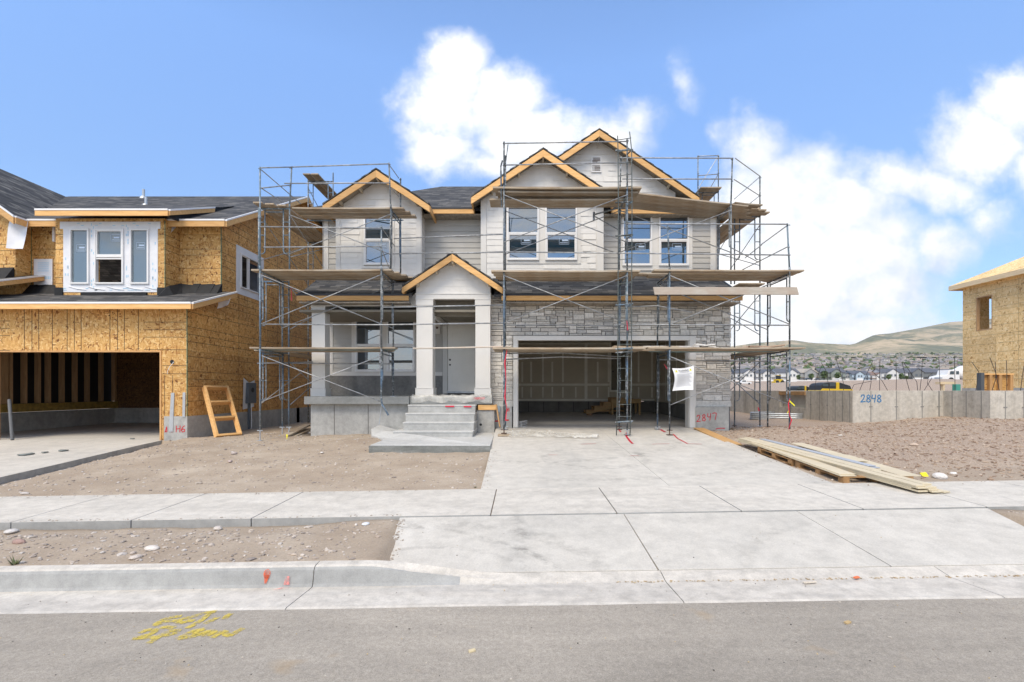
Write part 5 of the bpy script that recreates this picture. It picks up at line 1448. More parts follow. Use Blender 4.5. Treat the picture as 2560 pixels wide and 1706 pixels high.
    shake_siding(mb, T, bx0+.17, bx1-.22, zb+.12, 8, .178, 0, 0, 8, clip=cl, holes=[hl])
    mb.build('bay_wall', M['shake'], H)
    mb = MB(); fb(mb, T, bx0-.01, bx0+.16, 0, .03, zb, cl(bx0)-.02); fb(mb, T, bx1-.2, bx1+.01, 0, .03, zb, cl(bx1)-.02)
    fb(mb, T, bx0, bx1, 0, .034, zb-.0, zb+.11)
    fb(mb, T, hl[0], wb[0][0], 0, .028, bz0-.1, bz1+.1); fb(mb, T, wb[0][1], wb[1][0], 0, .028, bz0-.1, bz1+.1); fb(mb, T, wb[1][1], hl[1], 0, .028, bz0-.1, bz1+.1)
    for a, b in wb: fb(mb, T, a, b, 0, .028, bz1, bz1+.1); fb(mb, T, a, b, 0, .028, bz0-.1, bz0)
    mb.build('trim_board', M['trim'], H, bevel=.003)
    for a, b in wb: window(H, T, a, b, bz0, bz1, .035, .5, 'glass', (a+.42, bz0+.48, .30, .22))
    gable_roof(H, gax, gaz, gh, gs, 14.2, 19.5, name='bay_roof')
    # ---- left bay
    lx0, lx1 = W(841,0,YB).x, W(1052,0,YB).x; lax, laz, lh, ls = W(941,0,14.2).x, W(0,423,14.2).z, 1.58, .665
    cl2 = gable_clip(lax, laz-.125, lh, ls); wz = (W(911,0,YB).x, W(980,0,YB).x); lz0, lz1 = W(0,664,YB).z, W(0,538,YB).z
    zb = W(0,691,YB).z
    hl = (wz[0]-.08, wz[1]+.08, lz0-.1, lz1+.1)
    mb = MB(); mb.prism([(lx0,zb-.1),(lx1,zb-.1),(lx1,cl2(lx1)),(lax,laz-.125),(lx0,cl2(lx0))], 'y', YB, YB+.14); mb.box(lx1-.14, lx1, YB+.14, YU+.1, zb-.3, cl2(lx1)); mb.box(lx0, lx0+.14, YB+.14, YU+.1, zb-.3, cl2(lx0))
    shake_siding(mb, T, lx0+.12, lx1-.14, zb+.02, 8, .178, 0, 0, 9, clip=cl2, holes=[hl])
    shake_siding(mb, TR(lx1), YB+.14, YU, zb, cl2(lx1), .178, 0, 0, 10)
    mb.build('bay_wall', M['shake'], H)
    mb = MB(); fb(mb, T, lx0-.01, lx0+.12, 0, .03, zb, cl2(lx0)-.02); fb(mb, T, lx1-.14, lx1+.01, 0, .03, zb, cl2(lx1)-.02); mb.box(lx1, lx1+.03, YB-.03, YB+.13, zb, cl2(lx1)-.02)
    ring(mb, T, hl[0], hl[1], hl[2], hl[3], .08, 0, .028)
    mb.box(lx1+.22, lx1+.36, YU-.05, YU-.0, zb+.1, eave_z-.1) if False else None
    mb.build('trim_board', M['trim'], H, bevel=.003)
    window(H, T, wz[0], wz[1], lz0, lz1, .035, .5, 'glass', (wz[0]+.42, lz0+.5, .26, .22))
    gable_roof(H, lax, laz, lh, ls, 14.2, 18.2, name='bay_roof')
    # ---- big rear gable
    YK = 15.8; kax, kaz, kh, ks = 2.49, W(0,323,15.4).z, 3.2, .68
    cl3 = gable_clip(kax, kaz-.125, kh, ks); kz = W(0,482,YK).z
    kx1 = kax+(kaz-.125-kz)/ks; kx0 = kax-(kaz-.125-kz)/ks
    mb = MB(); mb.prism([(kx0,kz-.3),(kx1,kz-.3),(kx1,kz),(kax,kaz-.125),(kx0,kz)], 'y', YK, YK+.14)
    v0, v1, vz0, vz1 = W(1478,0,YK).x, W(1503,0,YK).x, W(0,432,YK).z, W(0,393,YK).z
    shake_siding(mb, TF(YK), kx0, kx1, kz, 9, .178, 0, 0, 21, clip=cl3, holes=[(v0-.02, v1+.02, vz0-.1, vz1+.02)])
    mb.build('rear_gable_wall', M['shake'], H)
    mb = MB(); T = TF(YK); ring(mb, T, v0, v1, vz0, vz1, .03, 0, .04)
    for i in range(10):
        z = lerp(vz0+.03, vz1-.03, i/10)
        if i == 5: fb(mb, T, v0+.03, v1-.03, 0, .035, z-.015, z+.03)
        else: mb.hexa([T(v0+.03,0,z+.03),T(v1-.03,0,z+.03),T(v1-.03,.035,z+.004),T(v0+.03,.035,z+.004),T(v0+.03,0,z+.038),T(v1-.03,0,z+.038),T(v1-.03,.035,z+.012),T(v0+.03,.035,z+.012)])
    ve = mb.build('louvre_vent', M['vinyl'], H)
    mb = MB(); fb(mb, T, v0+.02, v1-.02, .0, .004, vz0+.02, vz1-.02); mb.build('vent_backing', M['rust'], ve)
    gable_roof(H, kax, kaz, kh, ks, 15.4, 20.2, name='rear_gable_roof')
    # ---- main hipped roof
    xl2, xr2 = XL-.42, XR+.42; ry, rz = 20.1, eave_z+(20.1-eave_y)*.55; hd = ry-eave_y
    mb = MB(); hipx0, hipx1 = xl2+hd*.62, xr2-hd*.9
    def tri(a, b, c): 
        t = Vector((0,0,.08)); mb.add([Vector(a)-t, Vector(b)-t, Vector(c)-t, a, b, c], [(2,1,0),(3,4,5),(0,1,4,3),(1,2,5,4),(2,0,3,5)])
    roof_plane(mb, [(xl2,eave_y,eave_z),(xr2,eave_y,eave_z),(hipx1,ry,rz),(hipx0,ry,rz)], .08)
    roof_plane(mb, [(xr2,2*ry-eave_y,eave_z),(xl2,2*ry-eave_y,eave_z),(hipx0,ry,rz),(hipx1,ry,rz)], .08)
    tri((xr2,eave_y,eave_z),(xr2,2*ry-eave_y,eave_z),(hipx1,ry,rz)); tri((xl2,2*ry-eave_y,eave_z),(xl2,eave_y,eave_z),(hipx0,ry,rz))
    mb.build('main_roof', M['shingle'], H)
    edge(H, (lax+lh-.05,eave_y,eave_z), (gax-gh+.03,eave_y,eave_z), (0,-1,0), .14, 'drip_black'); edge(H, (gax+gh,eave_y,eave_z), (xr2,eave_y,eave_z), (0,-1,0), .14, 'drip_black')
    edge(H, (xl2,eave_y,eave_z), (lax-lh,eave_y,eave_z), (0,-1,0), .14, 'drip_black')
    edge(H, (xr2,eave_y,eave_z), (xr2,2*ry-eave_y,eave_z), (1,0,0), .14, 'drip_black'); edge(H, (xl2,eave_y,eave_z), (xl2,2*ry-eave_y,eave_z), (-1,0,0), .14, 'drip_black')
    mb = MB(); mb.box(xl2+.02, xr2-.02, eave_y+.01, YU+.1, eave_z-.2, eave_z-.17); mb.build('soffit', M['soffit'], H)
    # ---- entrance stair: five risers and the landing at the bottom
    S = thing('entrance_steps', (-2.1, 12, -1.3), 'new concrete entrance steps with a broad landing, left of the driveway', 'steps')
    mb = MB()
    st = [(13.0, -.36, -3.02, -1.22), (12.7, -.565, -3.0, -1.22), (12.42, -.77, -2.99, -1.21), (12.14, -.975, -3.16, -1.20)]
    st = [(12.72, -.375, -3.02, -1.22), (12.44, -.585, -3.02, -1.21), (12.15, -.80, -3.01, -1.20), (11.87, -1.005, -3.19, -1.20)]
    # each step a block with a slightly overhanging nose
    for (y, z, a, b) in st:
        y1 = 13.08
        mb.hexa([(a+.03,y+.02,-1.5),(b-.03,y+.02,-1.5),(b-.03,y1,-1.5),(a+.03,y1,-1.5),(a+.01,y+.006,z-.04),(b-.01,y+.006,z-.04),(b-.01,y1,z-.04),(a+.01,y1,z-.04)])
        mb.box(a, b, y-.005, y1-.001, z-.04+.0015, z, 1)
    mb.build('stair', [M['riser_shade'], M['steps']], S, bevel=.008)
    mb = MB(); poly = [(-3.2,10.15),(-.66,10.12),(-.72,13.15),(-3.1,13.15),(-3.9,13.15),(-3.95,12.6),(-3.78,12.1),(-3.42,11.6),(-3.22,11.2)]
    n = len(poly); ztop = lambda x, y: -1.145 + .07*sstep(11.8, 13.1, y)*sstep(-3.1, -3.7, x)*3
    v = [(x,y,-1.75) for x, y in poly]+[(x,y,ztop(x,y)) for x, y in poly]
    mb.add(v, [tuple(range(n))[::-1], tuple(range(n, 2*n))]+[(i,(i+1)%n,n+(i+1)%n,n+i) for i in range(n)])
    mb.build('landing', M['steps'], S, bevel=.012)
    mb = MB(); mb.box(-3.215, -.655, 10.095, 10.16, -1.5, -1.165); mb.build('landing_edge', M['landing_edge'], S)
    mb = MB(); T = TF(12.425)
    for (x0, x1, y, z) in ((-2.02,-1.78,12.705,-.415),(-1.53,-1.33,12.705,-.42)): mb.box(x0, x1, y-.006, y, z-.02, z+.015)
    mb.box(-1.30, -1.0, 13.04, 13.052, -.24, -.18)
    mb.build('red_tape', M['red_tape'], S)
    # loose film over the porch edge
    mb = MB(); n = 24; v = []; fs = []
    for j in range(5):
        for i in range(n+1):
            x = lerp(-2.98, -.80, i/n); t = j/4
            v.append((x, 13.06+.12-.18*min(1,t*2)+ .01*sin(i*1.7), -.142+.012*sin(i*2.1+j)+(.03 if j == 1 else 0)-(.0 if t < .5 else (t-.5)*.33+.03*sin(i*.9))))
    for j in range(4):
        for i in range(n): k = j*(n+1)+i; fs.append((k, k+1, k+n+2, k+n+1))
    mb.add(v, fs); mb.build('film_cover', M['film'], S, smooth=True)
    # stub wall right of the steps with shoring lumber
    B = thing('concrete_stub', (-1.0, 13.1, -1.15), 'pitted concrete stub wall with a lumber block on top, right of the entrance steps', 'stub wall')
    mb = MB(); x0, x1 = W(1192,0,13.12).x, W(1236,0,13.12).x; mb.box(x0, x1, 13.12, 13.5, -1.25, W(0,1026,13.12).z); mb.build('stub_wall', M['foundation'], B, bevel=.006)
    mb = MB(); mb.tube([(W(1202,0,13.12).x,13.125,W(0,1062,13.12).z),(W(1202,0,13.12).x,13.115,W(0,1062,13.12).z)], .035, 9); mb.build('form_hole', M['black'], B)
    mb = MB(); mb.box(W(1195,0,13.08).x, W(1240,0,13.08).x, 13.08, 13.4, W(0,1025.5,13.08).z, W(0,1013,13.08).z); mb.build('lumber_block', M['new_wood'], B, bevel=.004)
    mb = MB(); mb.beam(W(1241,1013,13.15), W(1250,1068,13.0), .03, .2, up=(0,1,0))
    tag(mb.build('leaning_board', M['new_wood_z']), 'short board leaning between the stub wall and the stone garage pier', 'board')
    mb = MB(); mb.box(W(1243,0,13.38).x, W(1250,0,13.38).x, 13.36, 13.41, W(0,1030,13.38).z, W(0,1015,13.38).z); mb.build('utility_tag', M['blue_pvc'], H)
    # downpipe-like conduit at the right corner
    mb = MB(); mb.tube([(5.92,13.75,-1.15),(5.92,13.75,-.4)], .04, 10); mb.build('conduit', M['meter'], H)
M['riser_shade'] = make_concrete('shaded_riser_concrete', (.40,.40,.385), (.33,.33,.32), (.47,.47,.455), 2.0, None, 80, .5)[0]; M['landing_edge'] = make_concrete('wet_edge_concrete', (.19,.20,.19), (.14,.145,.14), (.27,.275,.265), 3, (.4,1,2), 80, .8)[0]  # risers: darker copy of the step concrete, their shade put into the colour
M['blue_pvc'] = plain('blue_box', (.33,.42,.50), .5)
M['foundation_dark'] = plain('form_joint', (.24,.235,.22), .9)
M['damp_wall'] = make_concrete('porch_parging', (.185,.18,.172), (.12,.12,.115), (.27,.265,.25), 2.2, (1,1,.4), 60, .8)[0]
M['door_trim'] = plain('door_trim', (.60,.585,.55), .55, .02)
M['inner_door'] = plain('inner_door', (.16,.14,.105), .7, .04)
M['stem'] = plain('stem_wall', (.16,.15,.135), .9, .15, 3)
main_house()
# garage contents
def garage_things():
    gb = 20.0
    o = thing('wooden_steps', W(1480,1036,19.0), 'short flight of raw wooden steps at the back of the open garage', 'steps')
    mb = MB(); Y0, Y1 = 18.7, 19.5
    zz = [W(0,1036,Y0).z+i*.165 for i in range(5)]; xs = [W(p,0,Y0).x for p in (1466, 1486, 1508, 1529, 1560)]
    for i in range(4):
        mb.box(xs[i], xs[4], Y0+.0+.001*i, Y1, zz[i]+.11, zz[i]+.15)
    mb.build('tread', M['pallet'], o)
    mb = MB()
    for y in (Y0+.02, Y1-.06):
        mb.prism([(xs[0],zz[0]),(xs[0]+.1,zz[0]),(xs[4],zz[3]-.15),(xs[4],zz[3]+.1),(xs[3],zz[3]+.1),(xs[3],zz[2]+.1),(xs[2],zz[2]+.1),(xs[2],zz[1]+.1),(xs[1],zz[1]+.1),(xs[1],zz[0]+.1),(xs[0],zz[0]+.1)], 'y', y, y+.04)
    mb.build('stringer', M['stringer'], o)
    o = thing('sawhorse_bench', W(1565,1036,18.8), 'brown timber bench standing beside the wooden steps inside the garage', 'bench')
    x0, x1 = W(1528,0,18.6).x, W(1603,0,18.6).x; zt = W(0,998,18.6).z; zb = W(0,1036,18.6).z-.0
    mb = MB(); mb.box(x0, x1, 18.6, 19.3, zt-.17, zt); mb.build('bench_top', M['stringer'], o, bevel=.005)
    for x in (x0+.02, x1-.09):
        for y in (18.62, 19.2): mb = MB(); mb.box(x, x+.07, y, y+.07, zb-.05, zt-.17); mb.build('leg', M['stringer'], o)
    rr = random.Random(4)
    for i in range(4):
        mb = MB(); z = -1.03+i*.045; y = 13.95+rr.uniform(-.1,.1); x = W(1294,0,13.9).x+.16
        mb.beam((x-.09+rr.uniform(0,.04),y-.2,z),(x+.08,y+rr.uniform(.1,.3),z+rr.uniform(0,.02)), .09, .02)
        tag(mb.build('trim_offcut', M['vinyl']), ['bottom','second','third','topmost'][i]+' white offcut in the small pile just inside the left garage jamb', 'offcut', 'white offcuts by the garage jamb')
    mb = MB(); rock_shape(mb, (0,0,0), .12, rr, 0, (.35,.2,.12)); q = mb.build('rag_heap', M['toned']); q.location = (2.6, 18.3, -.92); tag(q, 'brown rag heap on the garage floor at the foot of the wooden steps', 'rag')
M['stringer'] = make_wood('stringer_wood', (.34,.20,.08), (.50,.33,.15), 'x')
garage_things()
# ---------------------------------------------------------------- scaffolds
RS = random.Random(17)
def P3(px, py, Y): return W(px, py, Y)
def frame(par, a, b, z0, z1, lad=.17, arch=True):
    """walk-through frame between legs at a=(x,y) and b=(x,y)"""
    a, b = Vector((*a, 0)), Vector((*b, 0)); d = (b-a); L = d.length; d.normalize(); r = .0215; r2 = .016
    def p(t, z): q = a+d*t; return (q.x, q.y, z)
    mb = MB(); mb.tube([p(0,z0), p(0,z1)], r, 8); mb.tube([p(L,z0), p(L,z1)], r, 8)
    zt = z1-.03; zm = z1-.12
    mb.tube([p(0,zt), p(L,zt)], r, 8)
    h = z1-z0; zl = z0+h*.36
    for s, e in ((lad, 0), (L-lad, L)):
        k = .07 if e == 0 else -.07
        mb.tube([p(s,zt), p(s,zl+.08), p(s-k*.3,zl+.03), p(s-k,zl), p(e,zl)], r2, 6)
        for f in (.62, .80): zz = z0+h*f; mb.tube([p(s,zz), p(e,zz)], r2*.8, 6)
    mb.tube([p(lad,zm), p(L-lad,zm)], r2, 6)
    return mb.build('frame', M['steel'], par, smooth=True)
def pole(par, p0, p1, r=.0165, name='guard_rail', m='brace', mid=None):
    mb = MB(); pts = [Vector(p0)]
    if mid: pts.append((Vector(p0)+Vector(p1))/2+Vector((0,0,mid)))
    pts.append(Vector(p1)); mb.tube(pts, r, 7); return mb.build(name, M[m], par, smooth=True)
def xbrace(par, a, b, z0, z1):
    """pinned pair of cross braces between legs at a and b"""
    mb = MB(); mb.tube([(a[0],a[1]-.025,z1),(b[0],b[1]-.025,z0)], .0125, 6); mb.tube([(a[0],a[1]-.045,z0),(b[0],b[1]-.045,z1)], .0125, 6)
    return mb.build('cross_brace', M['brace'], par, smooth=True)
def post(par, x, y, z0, z1, lean=0):
    mb = MB(); mb.tube([(x,y,z0),(x+lean,y,z1)], .0205, 8); mb.tube([(x,y,z0-.02),(x,y,z0+.1)], .026, 8)
    for z in (z0+.5*(z1-z0), z1-.05): mb.tube([(x+lean*.5-.03,y-.02,z),(x+lean*.5+.03,y-.02,z)], .012, 5)
    return mb.build('guard_post', M['steel'], par, smooth=True)
def jack(par, x, y, ztop, zg, pad=True):
    mb = MB(); mb.tube([(x,y,ztop),(x,y,zg+.012)], .014, 7); mb.box(x-.07,x+.07,y-.07,y+.07,zg,zg+.012)
    mb.box(x-.07,x+.07,y-.012,y+.012,ztop-.02,ztop); mb.build('base_jack', M['rust'] if RS.random() < .5 else M['galv'], par)
PLANKS = []
def plank(p0, p1, w=.24, h=.042, label=None, group='planks laid on the scaffolds', m='plank', blue=None, twist=0):
    """one scaffold board from p0 to p1 (centre of its underside)"""
    p0, p1 = Vector(p0), Vector(p1); mid = (p0+p1)/2; d = p1-p0; L = d.length
    mb = MB(); nseg = 6; rr = RS; sag = rr.uniform(.004, .016); v = []
    for i in range(nseg+1):
        t = i/nseg-.5; z = sag*4*t*t-sag; j = rr.uniform(-.002,.002)
        for (a, b) in ((-1,0),(1,0),(1,1),(-1,1)): v.append((t*L, a*w/2+j, b*h+z))
    fs = [(3,2,1,0), tuple(nseg*4+k for k in range(4))]
    for i in range(nseg):
        for k in range(4): fs.append((i*4+k, i*4+(k+1)%4, (i+1)*4+(k+1)%4, (i+1)*4+k))
    mb.add(v, fs)
    o = mb.build('scaffold_plank', M[m], bevel=.006)
    if blue:
        mt = M['plank_blue']; o.data.materials.clear(); o.data.materials.append(mt)
    o.location = mid; o.rotation_euler = (twist, -math.asin(d.z/L), math.atan2(d.y, d.x))
    tag(o, label, 'plank', group); PLANKS.append(o)
    return o
M['plank_blue'] = plain('blue_smeared_plank', (.17,.30,.34), .7, .35, 2.5)

M['plank_pale'] = make_wood('splattered_plank', (.42,.37,.30), (.62,.57,.50), 'x', weather=(.50,.40,.32))
def left_scaffold():
    A = (-6.62, 12.15); B = (-6.62, 13.28); E = (-3.55, 12.15); G = (-3.55, 13.28)
    S = thing('scaffold', (-5.1, 12.7, -1.27), 'blue-grey tube scaffold in front of the porch and left bay window', 'scaffold', 'tube scaffolds round the house')
    # lower two tiers
    for a, b in ((A, B),): frame(S, a, b, -1.0, 1.06, .14); frame(S, a, b, 1.08, 3.04, .14)
    frame(S, E, G, -.25, 1.06, .12); frame(S, E, G, 1.08, 3.04, .12)
    jack(S, A[0], A[1], -1.0, -1.27); jack(S, B[0], B[1], -1.0, -1.25)
    jack(S, G[0], G[1], -.24, -.16)
    mb = MB(); e = Vector((E[0], E[1], -.25)); mb.tube([e+Vector((0,0,.7)), e, e+Vector((.02,0,-.1)), W(965,1028,12.1), W(971,1039,12.1)], .024, 7); mb.build('bent_leg', M['steel'], S)
    mb = MB(); mb.tube([e+Vector((-.01,.05,-.1)), W(948,1062,12.25)], .012, 6); mb.build('base_jack', M['galv'], S)
    xbrace(S, (A[0]+.06, A[1]), (E[0], E[1]), -.28, .88); xbrace(S, (A[0]+.05, A[1]), (E[0], E[1]), 1.68, 2.92)
    xbrace(S, (B[0], B[1]), (G[0], G[1]), 1.72, 2.9)
    pole(S, W(655,811,12.12), W(1258,808,12.0), .0165, mid=-.03)
    pole(S, W(955,769,12.14), W(1258,763,12.0), .0165)
    pole(S, (A[0],13.3,.76), (G[0],13.3,.74)); 
    # guard posts and rails over the middle deck
    post(S, A[0], A[1]-.0, 3.06, 5.66, .0); post(S, E[0], E[1], 3.06, 4.18)
    pole(S, (A[0],12.12,4.14), (E[0],12.12,4.10)); pole(S, (A[0]+.1,12.12,3.62), (E[0],12.12,3.64))
    pole(S, W(985,597,13.2), W(1257,586,12.0)); pole(S, W(982,635,13.2), W(1257,631,12.0))
    mb = MB(); mb.tube([(E[0],12.13,4.14),(-3.52,13.3,4.0)], .0125, 6); mb.tube([(E[0],12.13,3.6),(-3.5,13.3,3.0)], .0125, 6); mb.build('cross_brace', M['brace'], S)
    # upper tier stands one bay further in
    C1 = (-6.42, 13.28); D1 = (-3.62, 13.28); D2 = (-3.6, 14.28)
    frame(S, D1, D2, 3.32, 5.04, .1); 
    mb = MB(); mb.box(D2[0]-.3, D2[0]+.3, 14.1, 14.4, 3.29, 3.325); mb.build('sole_board', M['new_wood'], S)
    mb = MB(); mb.tube([(D1[0],D1[1],3.04),(D1[0],D1[1],3.4)], .0215, 8); mb.build('leg_coupler', M['steel'], S)
    xbrace(S, C1, D1, 3.76, 4.86)
    post(S, C1[0], C1[1], 5.06, 6.2, .06); post(S, D1[0], D1[1], 5.06, 6.3, -.05); post(S, D2[0], D2[1], 5.06, 6.32)
    pole(S, W(650,420,12.15), W(732,418,13.28)); pole(S, W(732,418,13.26), W(972,410,13.26)); pole(S, W(711,459,13.26), W(975,458,13.26)); pole(S, W(650,471,12.2), W(728,463,13.26))
    mb = MB(); mb.tube([W(972,411,13.28), W(997,446,14.28)], .0125, 6); mb.tube([W(976,470,13.28), W(997,492,14.28)], .0125, 6)
    mb.tube([W(652,424,12.2), W(752,510,15.0)], .0125, 6); mb.tube([W(652,470,12.2), W(705,505,14.0)], .0125, 6); mb.build('cross_brace', M['brace'], S)
    pole(S, W(765,552,15.2), W(1008,551,14.3), .02, 'tie_bar', 'steel')
    # planks
    names = ['front', 'second', 'third', 'rear']
    for i in range(4):
        y = 12.28+i*.265
        plank((A[0]-.28-.05*i, y, 1.065), (E[0]+.35-.1*i, y, 1.065), label=f'{names[i]} board of the low deck of the left scaffold, across the porch window', blue=(i == 1))
    for i in range(4):
        y = 12.30+i*.265
        plank((A[0]-.25+.04*i, y, 3.045), (E[0]+.25+.12*i, y, 3.045), label=f'{names[i]} board of the middle deck of the left scaffold, under the left bay window')
    for i in range(3):
        y = 13.42+i*.27
        plank((C1[0]+.05, y, 5.045), (D1[0]+.35+.10*i, y, 5.045), label=f'{names[i] if i < 2 else "rear"} board of the top deck of the left scaffold, over the left bay window', blue=None)
    mb = MB(); mb.box(-5.0, -3.75, 13.29, 13.302, 5.05, 5.085)
    # side scaffold along the left wall
    S2 = thing('scaffold', (-6.9, 16, -1.25), 'tube scaffold in the gap between the sheathed house and the left wall', 'scaffold', 'tube scaffolds round the house')
    X0, X1 = -7.27, -6.42
    frame(S2, (X0,13.28), (X1,13.28), 3.06, 5.06, .17); frame(S2, (-7.2,13.24), (X1-.02,13.28), 1.08, 3.04, .15); frame(S2, (-7.2,13.24), (X1-.02,13.28), -1.0, 1.06, .15)
    jack(S2, X1-.02, 13.28, -1.0, -1.25)
    frame(S2, (X0,16.35), (X1,16.35), -1.1, 1.06, .17); frame(S2, (X0,16.35), (X1,16.35), 1.08, 3.06, .17); frame(S2, (X0,16.35), (X1,16.35), 3.08, 5.06, .17); frame(S2, (X0,16.35), (X1,16.35), 5.08, 7.15, .17)
    frame(S2, (X0,19.4), (X1,19.4), 1.08, 3.06, .17); frame(S2, (X0,19.4), (X1,19.4), 3.08, 5.06, .17); frame(S2, (X0,19.4), (X1,19.4), 5.08, 7.15, .17); frame(S2, (X0,19.4), (X1,19.4), -1.1, 1.06, .17)
    for za, zb in ((-.4, .8), (1.7, 2.9), (3.7, 4.9)):
        mb = MB(); mb.tube([(X1,13.3,za),(X1,16.35,zb)], .0125, 6); mb.tube([(X1-.02,13.3,zb),(X1-.02,16.35,za)], .0125, 6)
        if za < 0: mb.tube([(X0,13.3,za),(X0,16.35,zb)], .0125, 6)
        mb.build('cross_brace', M['brace'], S2, smooth=True)
    mb = MB(); mb.tube([(X0,13.3,3.6),(X0,16.35,4.9)], .0125, 6); mb.tube([(X0,13.3,4.9),(X0,16.35,3.6)], .0125, 6); mb.build('cross_brace', M['brace'], S2)
    mb = MB(); mb.tube([(X0,16.35,5.6),(X0,19.4,6.9)], .0125, 6); mb.tube([(X0,16.35,6.9),(X0,19.4,5.6)], .0125, 6); mb.build('cross_brace', M['brace'], S2)
    mb = MB(); mb.tube([(X0,16.35,7.15),(X0,16.35,7.35)], .02, 6); mb.tube([(X1,16.35,7.15),(X1,16.35,7.42)], .02, 6); mb.tube([(X0,19.4,7.15),(X0,19.4,7.9)], .018, 6); mb.build('leg_coupler', M['steel'], S2)
    pole(S2, (X0,13.2,.75), (X1+.6,13.4,.80), .016); 
    side = ['outer', 'middle', 'inner']
    for i in range(3):
        x = X0+.14+i*.27
        plank((x,12.95+.1*i,5.06), (x+.0,16.9,5.06), label=f'{side[i]} board running back along the left wall at the top deck of the gap scaffold', m='plank')
        plank((x,15.9,7.16), (x+.0,19.8,7.16), label=f'{side[i]} board of the highest deck, jutting above the left roof edge', m='plank') if i < 2 else None
        plank((x,13.0,1.075), (x,16.8,1.075), label=f'{side[i]} board of the lowest deck running back in the gap on the left', m='plank')
        plank((x,16.1,3.07), (x,19.8,3.07), label=f'{side[i]} board of the second deck far back in the gap on the left', m='plank')
    plank((X0+.4,16.1,5.08), (X0+.4,19.7,5.08), .5, label='wide dark board of the far bay in the gap scaffold, level with the top deck')
left_scaffold()

